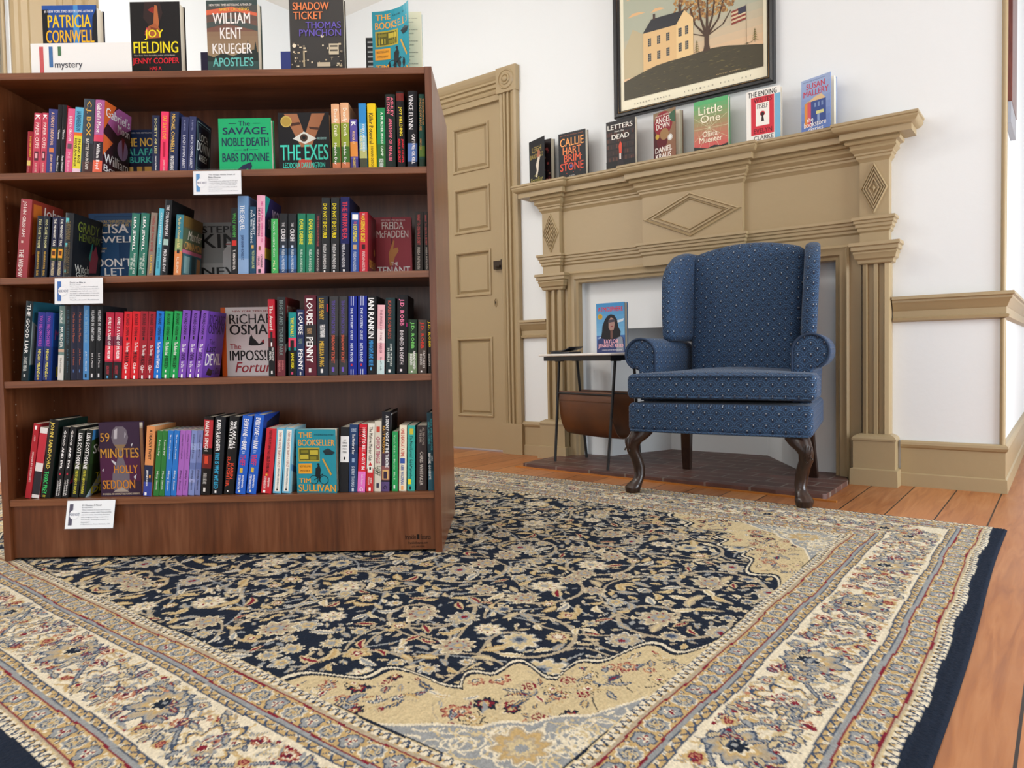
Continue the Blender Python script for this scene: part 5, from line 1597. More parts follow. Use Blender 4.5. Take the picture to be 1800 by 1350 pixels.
(3,'p',463.5,21.2,196,4.9,.02,'1478d8','azure blue paperback with white script',[('RICHARD OSMAN','102850',.04,.36,.4,.5),('','181818',.38,.43,.3,.5),('The Man Who Died','fff',.46,.7,.4,.5),('TWICE','fff',.71,.85,.45,.5),('','fff',.875,.915,.2,.5),('','fff',.95,1,.35,.5)],[]),
(3,'p',488.1,22.7,195,5.3,.02,'18a050','first of the two grass green paperbacks with white script',[('RICHARD OSMAN','0a3c18',.04,.36,.4,.5),('','181818',.38,.43,.3,.5),('The Bullet that','fff',.46,.66,.42,.5),('MISSED','0c2410',.67,.85,.45,.5),('','fff',.875,.915,.2,.5),('','fff',.95,1,.35,.5)],[]),
(3,'p',511.6,21.9,195,6.1,.02,'18a050','second of the two grass green paperbacks with white script',[('RICHARD OSMAN','0a3c18',.04,.36,.4,.5),('','181818',.38,.43,.3,.5),('The Bullet that','fff',.46,.66,.42,.5),('MISSED','0c2410',.67,.85,.45,.5),('','fff',.875,.915,.2,.5),('','fff',.95,1,.35,.5)],[]),
(3,'p',535.1,21.9,197,6.3,.02,'7c4cb8','first of the three violet paperbacks with black and white lettering',[('RICHARD OSMAN','241040',.04,.36,.4,.5),('','181818',.38,.43,.3,.5),('The Last','fff',.5,.62,.48,.5),('DEVIL','201030',.63,.75,.5,.5),('to Die','fff',.76,.85,.42,.5),('','fff',.875,.915,.2,.5),('','fff',.95,1,.35,.5)],[]),
(3,'p',559.4,21.2,196,7.0,.02,'7c4cb8','second of the three violet paperbacks with black and white lettering',[('RICHARD OSMAN','241040',.04,.36,.4,.5),('','181818',.38,.43,.3,.5),('The Last','fff',.5,.62,.48,.5),('DEVIL','201030',.63,.75,.5,.5),('to Die','fff',.76,.85,.42,.5),('','fff',.875,.915,.2,.5),('','fff',.95,1,.35,.5)],[]),
(3,'p',581.5,20.0,196,8.2,.02,'7c4cb8','third of the three violet paperbacks,its violet cover showing',[('RICHARD OSMAN','241040',.04,.36,.4,.5),('','181818',.38,.43,.3,.5),('The Last','fff',.5,.62,.48,.5),('DEVIL','201030',.63,.75,.5,.5),('to Die','fff',.76,.85,.42,.5),('','fff',.875,.915,.2,.5),('','fff',.95,1,.35,.5)],[('',(0,0,1,1),'6a3cac'),('RICHARD',(.08,.8,.98,.95),'241040'),('OSMAN',(.08,.66,.95,.8),'241040'),('The',(.2,.5,.5,.58),'1c0c30'),('Last',(.1,.38,.6,.5),'1c0c30'),('DEVIL',(.1,.18,.95,.36),'fff'),('to Die',(.5,.04,.95,.14),'1c0c30'),('P',[(.2,.04),(.5,.02),(.55,.1),(.3,.14)],'281018')]),
(3,'F',784.0,200.8,214,.0,.178,'f4f2f2','white hardback facing out with an orange spine edge and a fox',[],[('',(0,0,.075,1),'e8641c'),('NEW YORK TIMES BESTSELLER',(.18,.93,.95,.955),'a03030'),('RiCHARD',(.13,.76,.95,.9),'1a1a1c'),('OSMAN',(.13,.6,.88,.75),'1a1a1c'),('P',[(.42,.45),(.44,.56),(.47,.6),(.49,.55),(.53,.52),(.58,.46),(.64,.5),(.66,.53),(.66,.46),(.58,.44),(.46,.44)],'1a1a1c'),('P',[(.62,.5),(.66,.53),(.66,.47)],'b02c38'),('The',(.13,.39,.3,.47),'b02c38'),('IMPOSS!BLE',(.12,.22,.95,.37),'161618'),('Fortune',(.2,.05,.88,.2),'b02c38')]),
(3,'h',797.2,19.5,224,1.0,.02,'b81c30','tall red hardback turning black at its foot',[(None,'501018',.5,.62),(None,'16181a',.62,1),('The Award','f4e8e4',.08,.4,.5,.5),('','202024',.42,.58,.3,.5),('','fff',.56,.61,.3,.5),('MATTHEW','d8d8d8',.63,.8,.28,.66),('PEARL','d8d8d8',.68,.8,.28,.3),('','fff',.93,.97,.35,.5)],[]),
(3,'h',826.0,23.6,230,1.7,.02,'282a2c','tall black hardback turning maroon,showing a dim cover',[(None,'50282c',.62,.8),(None,'703038',.8,1),('BRIGHT AND TENDER DARK','788888',.04,.74,.45,.5),('JOANNA','c87878',.8,.92,.28,.68),('PEARSON','c87878',.8,.94,.28,.3)],[('',(0,0,1,1),'281618'),('',(0,.7,1,1),'601c1c'),('BRIGHT',(.1,.75,.98,.9),'a89890'),('P',[(0,.3),(.5,.45),(.5,.5),(0,.4)],'a8a8a4'),('P',[(.6,.2),(.9,.3),(.85,.6)],'502428')]),
(3,'p',856.9,21.4,185,1.6,.02,'149090','small teal,pink and black paperback with a tower',[(None,'e04868',.4,.55),(None,'121214',.6,1),('','181414',.44,.6,.5,.5),('THE RIVALS','f0e020',.08,.38,.45,.5),('JANE PEK','f0e020',.64,.89,.45,.5),('','d04870',.94,.98,.4,.5)],[]),
(3,'p',881.3,22.1,193,1.7,.02,'1e2c58','navy paperback with bold white lettering beside the teal one',[(None,'283c60',.5,.7),('LOUISE','fff',.05,.38,.55,.52),('THE GREY WOLF','88a090',.44,.52,.5,.5),('PENNY','fff',.6,.92,.55,.52),('','d0d0d0',.94,.99,.3,.5)],[]),
(3,'h',916.9,33.2,233,1.2,.02,'5c1c2c','thick maroon hardback with large white lettering',[(None,'2c2a2c',.36,.62),('LOUISE','fff',.04,.37,.55,.45),('THE BLACK WOLF','d0a878',.41,.48,.4,.42),('PENNY','fff',.52,.84,.58,.45),('','e8e4e4',.91,.96,.35,.45)],[]),
(3,'h',951.4,31.7,231,1.3,.02,'242c38','thick slate blue hardback with yellow lettering',[('LOUISE PENNY','e0b840',.03,.3,.42,.42),('THE LAST MANDARIN','fff',.36,.52,.45,.5),('MELLISSA FUNG','e0b840',.57,.89,.4,.42),('','e8e8e8',.92,.97,.35,.42),('','b03038',.1,.2,.15,.95)],[]),
(3,'h',980.1,26.6,229,1.9,.02,'3c3c3e','first of the two tall charcoal hardbacks with purple and orange lettering',[(None,'282828',.5,.8),('THOMAS PYNCHON','5a4898',.05,.47,.4,.45),('SHADOW TICKET','d86048',.49,.85,.36,.45),('','7058c0',.9,.96,.45,.45)],[]),
(3,'h',1007.4,24.4,229,1.6,.02,'3c3c3e','second of the two tall charcoal hardbacks with purple and orange lettering',[(None,'282828',.5,.8),('THOMAS PYNCHON','5a4898',.05,.47,.4,.45),('SHADOW TICKET','d86048',.49,.85,.36,.45),('','7058c0',.9,.96,.45,.45)],[]),
(3,'h',1034.0,24.4,229,1.7,.02,'14288c','first of the two glossy cobalt hardbacks with white lines',[('','c8d0f0',0,.12,.08,.35),('','c8d0f0',0,.12,.08,.6),('THE MYSTERY GUEST','d8e0f8',.15,.56,.3,.42),('NITA PROSE','d8e0f8',.6,.84,.34,.42),('','c03048',.86,.89,.3,.42),('','c8d0f0',.93,1,.08,.35),('','c8d0f0',.93,1,.08,.6)],[]),
(3,'h',1062.8,25.8,229,1.8,.02,'14288c','second of the two glossy cobalt hardbacks with white lines',[('','c8d0f0',0,.12,.08,.35),('','c8d0f0',0,.12,.08,.6),('THE MYSTERY GUEST','d8e0f8',.15,.56,.3,.42),('NITA PROSE','d8e0f8',.6,.84,.34,.42),('','c03048',.86,.89,.3,.42),('','c8d0f0',.93,1,.08,.35),('','c8d0f0',.93,1,.08,.6)],[]),
(3,'h',1090.9,25.1,229,1.6,.02,'16181a','tall black hardback with bold white over blue lettering',[('IAN RANKIN','fff',.03,.54,.66,.42),('MIDNIGHT AND BLUE','40a0e8',.57,.89,.5,.42),('','58a8e0',.91,.95,.3,.42)],[]),
(3,'p',1114.5,21.4,202,2.1,.02,'eeb8c0','pale pink to mint paperback with thin lettering',[(None,'f4e0e0',.35,.55),(None,'c8e0e0',.8,1),('THE SWELLS OF STONE HARBOR','a06878',.07,.7,.32,.5),('Erica M. Reilly','486060',.76,.95,.3,.5)],[]),
(3,'h',1145.6,26.6,222,1.5,.02,'1e3438','dark spruce green hardback with rust red lettering',[('KAREN ROBARDS','b05040',.04,.54,.36,.42),('SOME MURDERS','d0d8d4',.6,.9,.24,.6),('IN BERLIN','d0d8d4',.66,.84,.24,.3),('','fff',.94,.98,.4,.42)],[]),
(3,'h',1181.1,29.6,229,1.8,.02,'141418','tall black hardback with hot pink lettering',[('J.D. ROBB','f080a8',.05,.39,.52,.42),('BONDED IN DEATH','e0d8dc',.45,.88,.36,.46),('','e8e0e4',.94,.97,.35,.42),('','c03080',.35,.4,.1,.95)],[]),
(3,'p',1210.6,25.9,158,1.4,.02,'1e3424','small green and black paperback with lime lettering',[(None,'78906c',.62,1),('J.D. ROBB','7cd46c',.05,.54,.48,.45),('ABANDONED','fff',.58,.92,.28,.68),('IN DEATH','fff',.64,.84,.26,.34),('','fff',.95,.98,.3,.4)],[]),
(3,'p',1238.0,24.4,157,1.6,.02,'544a44','small grey-brown paperback with red lettering',[('J.D. ROBB','e43c30',.05,.54,.52,.42),('FAITHLESS','e8e4e0',.58,.9,.28,.68),('IN DEATH','e8e4e0',.64,.84,.26,.34),('','fff',.95,.98,.3,.4)],[]),
(3,'p',1254.0,10.9,158,.0,.02,'201a14','small black-brown paperback with yellow lettering,half behind the side panel',[('J.D. ROBB','f0d820',.04,.52,.7,.5),('IN DEATH','d0ccc4',.64,.86,.4,.4)],[]),
(4,'p',70.2,16.7,222,9.3,.02,'b02430','thin crimson paperback leaning at the end of the row',[('','fff',.03,.08,.5,.5),('MURDER BY CHEESECAKE','f0d0d0',.38,.78,.3,.5),('A SHOW','f0c0c0',.16,.24,.3,.5)],[]),
(4,'p',94.4,21.4,209,9.7,.02,'e8e4e4','thin red and white paperback leaning behind a black hardback',[(None,'c43040',.08,.5),(None,'2c2c34',.62,.95)],[('',(0,0,1,1),'c42434'),('THE BUSYBODY BOOK CLUB',(.1,.7,.98,.85),'f0e8e8')]),
(4,'h',126.1,26.9,231,9.1,.02,'121614','tall black hardback with yellow over green lettering,leaning',[('JOHN SANDFORD','e8d060',.03,.63,.5,.4),('TOXIC PREY','40d070',.66,.95,.46,.4),('PUTNAM','e0d040',.965,.99,.3,.4)],[('',(0,0,1,1),'10201c'),('P',[(.5,.3),(1,.5),(1,1),(.6,1)],'183028'),('PREY',(.2,.1,.9,.3),'28a050')]),
(4,'p',157.8,17.5,210,9.4,.02,'1a1c1e','first of the two leaning black paperbacks with spaced white lettering',[('GOOD AND EVIL','fff',.05,.6,.36,.45),('','c83048',.65,.68,.4,.45),('SAMANTA','e8e8e8',.74,.97,.24,.65),('SCHWEBLIN','e8e8e8',.76,.97,.24,.3)],[]),
(4,'p',178.5,17.1,210,9.4,.02,'1a1c1e','second of the two leaning black paperbacks,its magenta-edged cover showing',[('GOOD AND EVIL','fff',.05,.6,.36,.45),('','c83048',.65,.68,.4,.45),('SAMANTA','e8e8e8',.74,.97,.24,.65),('SCHWEBLIN','e8e8e8',.76,.97,.24,.3)],[('',(0,0,1,1),'1a1c1e'),('P',[(0,.2),(.5,.25),(.5,.5),(.2,.45)],'c02858')]),
(4,'p',208.0,19.0,200,8.4,.02,'1c2420','first of the two leaning black-green paperbacks with bold white lettering',[(None,'3a4420',.5,.75),('LISA SCOTTOLINE','fff',.05,.58,.6,.45),('TRUTH ABOUT DEVLINS','e4dc48',.6,.95,.4,.45)],[]),
(4,'p',229.4,18.2,200,9.0,.02,'1c2420','second of the two leaning black-green paperbacks,its forest cover showing',[(None,'3a4420',.5,.75),('LISA SCOTTOLINE','fff',.05,.58,.6,.45),('TRUTH ABOUT DEVLINS','e4dc48',.6,.95,.4,.45)],[('',(0,0,1,1),'24341c'),('',(0,.75,1,1),'3a78b0'),('P',[(0,.5),(1,.45),(1,.8),(.4,.9),(0,.85)],'2c4020'),('P',[(0,0),(.25,0),(.8,.35),(.9,.55),(.6,.4)],'a8bcc4'),('SCOT',(.1,.64,.98,.78),'fff'),('THE',(.3,.26,.8,.34),'e4dc30'),('ABOUT',(.3,.16,.98,.24),'e4dc30'),('DEV',(.2,.03,.98,.14),'e4dc30')]),
(4,'F',390.0,118.7,218,.0,.03,'34203a','plum hardback facing out with gold lettering and an hourglass',[],[('',(0,.2,1,.55),'4a1c40'),('P',[(.3,.8),(.34,.9),(.42,.945),(.6,.945),(.68,.9),(.72,.8),(.68,.72),(.54,.6),(.62,.44),(.72,.3),(.72,.12),(.64,.06),(.36,.06),(.28,.14),(.3,.3),(.4,.44),(.48,.6),(.34,.72)],'6c6470'),('P',[(.36,.7),(.66,.7),(.54,.62),(.48,.62)],'8a7050'),('P',[(.36,.78),(.38,.9),(.46,.92),(.44,.78)],'b8b4bc'),('P',[(.62,.78),(.64,.88),(.67,.84)],'a8a4b0'),('P',[(.3,.06),(.7,.06),(.5,.13)],'a89c90'),('P',[(.28,.5),(.4,.46),(.38,.42),(.3,.47)],'c8c8d0'),('P',[(.82,.26),(.9,.3),(.86,.22)],'c8c8d0'),('P',[(.78,.7),(.83,.72),(.8,.67)],'c8c8d0'),('P',[(.05,.36),(.1,.38),(.07,.33)],'c8c8d0'),('59',(.03,.74,.26,.86),'c89038'),('MINUTES',(.02,.52,.97,.65),'c89038'),('HOLLY',(.34,.31,.93,.42),'c8822c'),('SEDDON',(.05,.1,.85,.22),'c8822c'),('AN UNUSUAL AND UNFORGETTABLE READING EXPERIENCE',(.04,.02,.96,.045),'d8c8b0')]),
(4,'p',422.9,24.3,206,5.3,.02,'e0965c','paperback with an orange upper and a dark blue lower spine',[(None,'1c2848',.56,.95),(None,'3848a0',.8,1),('A DEADLY TWIST','2a2420',.05,.48,.32,.55),('','f0a030',.7,.74,.3,.7),('JEFFREY SIGER','fff',.63,.86,.26,.35),('','fff',.95,.99,.4,.3)],[]),
(4,'p',443.6,15.1,192,5.9,.02,'2f7a38','first of the two leaf green paperbacks with white lettering',[('Poison Ivy','f4f4f0',.14,.38,.42,.5),('Misty Simon','f4f4f0',.62,.9,.42,.5)],[]),
(4,'p',460.2,14.4,192,5.4,.02,'2f7a38','second of the two leaf green paperbacks with white lettering',[('Poison Ivy','f4f4f0',.14,.38,.42,.5),('Misty Simon','f4f4f0',.62,.9,.42,.5)],[]),
(4,'p',477.7,15.8,192,5.2,.02,'2878cc','first of the two sky blue paperbacks with white lettering',[('The Wrong Drawers','f4f4f8',.06,.44,.3,.5),('Misty Simon','f4f4f8',.62,.92,.42,.5)],[]),
(4,'p',494.7,15.1,192,5.3,.02,'2878cc','second of the two sky blue paperbacks with white lettering',[('The Wrong Drawers','f4f4f8',.06,.44,.3,.5),('Misty Simon','f4f4f8',.62,.92,.42,.5)],[]),
(4,'p',512.1,15.8,192,5.6,.02,'a868c0','first of the two orchid purple paperbacks with dark lettering',[('Something Old Something Dead','2c1838',.06,.44,.3,.5),('Misty Simon','2c1838',.62,.92,.42,.5)],[]),
(4,'p',528.3,15.1,192,5.5,.02,'a868c0','second of the two orchid purple paperbacks with dark lettering',[('Something Old Something Dead','2c1838',.06,.44,.3,.5),('Misty Simon','2c1838',.62,.92,.42,.5)],[]),
(4,'p',547.2,16.6,191,5.2,.02,'8090c8','first of the two cloudy periwinkle paperbacks',[(None,'98a8d8',.2,.3),(None,'6878b0',.5,.6),(None,'a0a8d8',.75,.8),('Deceased and Desist','1c2038',.06,.44,.3,.5),('Misty Simon','1c2038',.62,.92,.42,.5)],[]),
(4,'p',564.5,15.9,191,5.0,.02,'7480b4','second of the two cloudy periwinkle paperbacks',[(None,'8c9cd0',.2,.3),(None,'5c6ca4',.5,.6),('Cloudy with Revenge','1c2038',.06,.44,.3,.5),('Misty Simon','1c2038',.62,.92,.42,.5)],[]),
(4,'h',593.8,26.2,230,4.7,.02,'14100f','tall black hardback with a red upper spine and flames',[(None,'b83038',.04,.4),(None,'701c18',.48,.66),('NALINI SINGH','f8f0ec',.06,.44,.4,.4),('','d84830',.5,.6,.4,.45),('SUCH A','d8d4d0',.72,.78,.4,.4),('PERFECT','d8d4d0',.79,.82,.4,.4),('FAMILY','d8d4d0',.83,.86,.4,.4),('','e0dcd8',.91,.96,.4,.4)],[]),
(4,'h',628.6,29.5,229,4.9,.02,'181c22','tall black hardback with white over cyan lettering',[('KARIN SLAUGHTER','fff',.04,.44,.42,.4),('THIS IS WHY WE LIED','38b8e8',.46,.93,.42,.4),('','fff',.95,.98,.3,.4)],[]),
(4,'h',663.1,27.6,230,6.2,.02,'141516','tall black hardback with white over orange-red lettering',[('WE ARE ALL','fff',.06,.42,.32,.66),('GUILTY HERE','fff',.06,.42,.32,.3),('KARIN','e84c30',.6,.8,.32,.66),('SLAUGHTER','e84c30',.52,.9,.34,.3),('','fff',.95,.97,.2,.4)],[]),
(4,'h',696.8,27.9,231,7.3,.02,'2460c8','first of the two tall bright blue hardbacks with white lettering',[('EVERYONE','fff',.04,.26,.48,.45),('IN THIS','d0e0f8',.27,.32,.3,.45),('BANK','fff',.33,.44,.5,.45),('IS A','d0e0f8',.45,.49,.3,.45),('THIEF','d83868',.5,.64,.55,.45),('','d8b848',.67,.73,.5,.4),('BENJAMIN','f0f4fc',.76,.92,.24,.62),('STEVENSON','f0f4fc',.76,.94,.24,.3),('','e8e4d8',.95,.98,.3,.4)],[]),
(4,'h',728.7,27.5,234,7.8,.02,'2460c8','second of the two tall bright blue hardbacks,its blue cover showing',[('EVERYONE','fff',.04,.26,.48,.45),('IN THIS','d0e0f8',.27,.32,.3,.45),('BANK','fff',.33,.44,.5,.45),('IS A','d0e0f8',.45,.49,.3,.45),('THIEF','d83868',.5,.64,.55,.45),('','d8b848',.67,.73,.5,.4),('BENJAMIN','f0f4fc',.76,.92,.24,.62),('STEVENSON','f0f4fc',.76,.94,.24,.3),('','e8e4d8',.95,.98,.3,.4)],[('',(0,0,1,1),'1c3c90'),('P',[(.2,.9),(1,1),(1,.3),(.5,.2),(.35,.5)],'14182c'),('',(0,0,.3,.5),'281c50')]),
(4,'p',773.1,29.4,192,6.8,.02,'cc2c38','red paperback with small black and white lettering',[('EVERYONE IN MY FAMILY HAS','541018',.03,.4,.28,.45),('KILLED SOMEONE','2c0c10',.42,.68,.3,.45),('','e8b040',.7,.73,.3,.4),('BENJAMIN','f8e8e8',.76,.9,.24,.64),('STEVENSON','f8e8e8',.74,.93,.24,.3),('','fff',.95,.99,.4,.3)],[]),
(4,'p',802.2,23.5,193,5.3,.02,'6cb8d8','first of the two pale blue paperbacks with white spine panels',[('','f2f0e8',.03,.97,.62,.5),('EVERYONE ON THIS TRAIN IS A SUSPECT','a05c58',.06,.6,.3,.5),('BENJAMIN STEVENSON','38586c',.62,.92,.28,.5),('','202428',.93,.96,.3,.5)],[]),
(4,'p',828.7,23.3,193,4.8,.02,'6cb8d8','second of the two pale blue paperbacks,its mountain cover showing',[('','f2f0e8',.03,.97,.62,.5),('EVERYONE ON THIS TRAIN IS A SUSPECT','a05c58',.06,.6,.3,.5),('BENJAMIN STEVENSON','38586c',.62,.92,.28,.5),('','202428',.93,.96,.3,.5)],[('',(0,0,1,1),'9cc8d4'),('',(.15,.1,1,.95),'d0e0dc'),('P',[(0,.35),(.5,.25),(.6,.32),(0,.45)],'5888b8'),('EVERYONE',(.2,.62,.95,.74),'485058'),('TRAIN',(.2,.4,.9,.55),'8a6058')]),
(4,'C',964.9,117.4,187,.0,.03,'2494a8','turquoise paperback facing out with orange lettering and a bending cover',[],['B','O','O','K','S','E','L','L','E','R']),
(4,'p',999.5,24.5,192,2.6,.02,'1e2024','black paperback with a white spine label',[('','f2f2f2',.14,.54,1.0,.5),('THE','404040',.19,.21,.3,.5),('HEART','404040',.23,.26,.5,.5),('MOTHER','404040',.28,.3,.6,.5),('A DEATH','404040',.325,.345,.5,.5),('SOUTH','404040',.37,.4,.5,.5),('','202020',.46,.5,.3,.5)],[]),
(4,'p',1025.5,24.5,199,2.5,.02,'24406c','denim blue paperback with ornate pale lettering',[(None,'1c3258',.3,.42),('THE HOUSE','c0d0e8',.06,.11,.6,.5),('The Murder at Yew','fff',.14,.44,.34,.5),('','98b0d0',.5,.56,.5,.5),('SHERRY THOMAS','d0dcec',.62,.92,.34,.5),('','d8e0ec',.94,.99,.4,.5)],[]),
(4,'p',1049.2,22.3,199,3.2,.02,'d82434','paperback with a red upper and a bright pink lower spine',[(None,'e878c8',.7,1),('HOW TO KILL A GUY IN','fff',.05,.67,.42,.66),('TEN DATES','1c1014',.05,.34,.38,.25),('Shailee Thompson','f8e4f4',.74,.9,.34,.55),('G','f8e4f4',.93,.99,.5,.5)],[]),
(4,'p',1073.0,20.4,201,2.9,.02,'ece6d8','paperback with a cream upper and a red lower spine',[(None,'c82c30',.68,1),('P',[(.5,.56),(0,.68),(1,.68)],'c82c30'),('The Marlow Murder Club','383028',.05,.55,.48,.5),('','f0ece0',.62,.72,.7,.5),('','282420',.64,.68,.4,.5),('ROBERT','f4e4e0',.8,.88,.24,.66),('THOROGOOD','f4e4e0',.78,.9,.24,.34),('','fff',.94,.99,.5,.5)],[]),
(4,'p',1096.0,19.3,208,2.0,.02,'d8d0c0','cream paperback with bold dark pink lettering',[('','c84838',.08,.16,.5,.5),('CHUCK TINGLE','b03860',.22,.6,.6,.5),('LUCKY','304028',.64,.78,.5,.66),('DAY','304028',.66,.76,.5,.3),('','3a3a50',.88,.95,.4,.5)],[]),
(4,'h',1120.6,23.8,235,2.0,.02,'1e1e26','tall black to purple hardback with a lit theatre on its spine',[(None,'4c3848',.5,.68),(None,'8c5858',.68,.86),(None,'5c4a78',.88,1),('A DEADLY NIGHT AT THE THEATRE','fff',.05,.7,.36,.68),('KATY WATSON','d8a048',.18,.52,.32,.28),('','e0b070',.73,.85,.75,.5),('','3c2c40',.75,.84,.45,.5),('G','281c38',.92,.97,.45,.5)],[('',(0,0,1,1),'16181e'),('R',(.1,.04,.95,.97,.03),'c8ccd0')]),
(4,'p',1145.1,16.7,176,1.7,.02,'2c9c58','small green paperback with a red cover edge',[("Vera's Guide to Murder",'c8f0d0',.06,.64,.3,.42),('Mia P.','d8f4d8',.68,.82,.28,.42),('','fff',.9,.96,.4,.42)],[('',(0,0,1,1),'a02c38')]),
(4,'p',1170.4,21.2,194,1.9,.02,'f0e6cc','cream paperback with red lettering and a blue globe',[('ONE DEATH AT A TIME','c83838',.05,.48,.46,.45),('','3858a8',.5,.58,.65,.45),('ABBI WAXMAN','3858a0',.6,.9,.42,.45),('','f0a868',.92,.98,.5,.45)],[]),
(4,'p',1195.0,21.6,193,1.9,.02,'3cb0a4','turquoise paperback with yellow and black script',[('','d0c040',.05,.14,.5,.5),("The Novel Lovers' Guide",'1c2420',.16,.62,.4,.5),('Mysteries','1c2420',.62,.82,.45,.45),('','f0e020',.82,.9,.4,.3),('','182020',.93,.98,.4,.4)],[]),
(4,'p',1229.9,29.8,192,1.6,.02,'3a3030','thick dark brown paperback with thin pale lettering',[('ALL THE COLORS','b0a49c',.03,.3,.22,.68),('OF THE DARK','b0a49c',.06,.26,.22,.4),('CHRIS WHITAKER','c8c0b8',.4,.92,.34,.5)],[]),
(4,'h',1254.0,18.1,230,.0,.02,'183c48','tall dark teal hardback standing against the side panel',[(None,'285868',.75,1),('REESE WITHERSPOON','3c98a0',.08,.48,.28,.7),('HARLAN COBEN','3c98a0',.12,.4,.32,.28),('GONE','c0d4d8',.55,.62,.26,.7),('BEFORE GOODBYE','e8ecec',.52,.86,.36,.3)],[])]
# ------------------------------------------------------------------ bookcase
BA = math.atan2(0.6097, 0.7926)
BO = Vector((-2.470, 0.802, 0.0))
BM = Matrix.Translation(BO) @ Matrix.Rotation(BA, 4, 'Z')
BW, BD, BH = 1.2743, 0.549, 1.410
FZ = 0.0104           # rug pile under it
bc = empty('bookcase', BO, BA, 'tall brown walnut laminate bookcase full of books standing on the rug', 'bookcase')
PT = 0.0195
for x0, x1, inner in ((0.0, PT, 1), (BW - PT, BW, -1)):
    b = MB(); b.box(x0, x1, 0.0, BD, FZ, BH)
    xx = x1 + 0.0003 if inner > 0 else x0 - 0.0003
    for yy in (0.05, 0.235):
        for i in range(34):
            z = 0.24 + i * 0.032
            if any(abs(z - q) < 0.03 for q in (0.52, 0.82, 1.12)):
                continue
            n = 8
            vs = [(xx, yy + 0.0022 * math.cos(2 * math.pi * k / n), z + 0.0022 * math.sin(2 * math.pi * k / n)) for k in range(n)]
            b.add(vs, [tuple(range(n)) if inner > 0 else tuple(range(n - 1, -1, -1))], hexc('b09a88'), 1)
    b.build('side_panel', [M['lam_v'], M['print']], bc)
b = MB(); b.box(PT, BW - PT, 0.001, BD - 0.001, BH - 0.0195, BH - 0.0003)
b.build('top_panel', M['lam_h'], bc, bevel=0.001)
SZ = {1: 1.1285, 2: 0.831, 3: 0.533, 4: 0.188}
for k, z in SZ.items():
    b = MB(); b.box(PT + 0.0004, BW - PT - 0.0004, 0.002, 0.282, z - 0.0195, z)
    b.build('shelf', M['lam_h'], bc, bevel=0.001)
b = MB(); b.box(PT, BW - PT, 0.282, 0.290, 0.02, BH - 0.02)
b.build('back_panel', M['lam_v'], bc)
b = MB(); b.box(PT, BW - PT, 0.012, 0.026, 0.016, 0.168)
kp = b.build('base_panel', M['lam_v'], bc)
b = MB()
def mpk(a, c, l): return (1.165 + 0.075 * a, 0.012 - l, 0.018 + 0.045 * c)
put_art(b, [('franklin', (0.0, 0.62, 0.42, 0.95), '1a100c'), ('', (0.46, 0.62, 0.56, 0.95), '1a100c'), ('fixtures', (0.6, 0.62, 1.0, 0.95), '1a100c'), ('franklinfixtures.com', (0.12, 0.32, 0.88, 0.48), '1a100c'), ('(02) 490.0300', (0.25, 0.06, 0.75, 0.2), '1a100c')], mpk, 0.6)
b.build('maker_mark', M['print'], kp)
for x0, x1 in ((PT, BW - PT),):
    for z in (0.187, 0.53, 0.83, 1.127):
        b = MB(); b.box(PT + 0.0004, BW - PT - 0.0004, 0.2905, BD - 0.002, z - 0.0195, z)
        b.build('rear_shelf', M['lam_h'], bc)

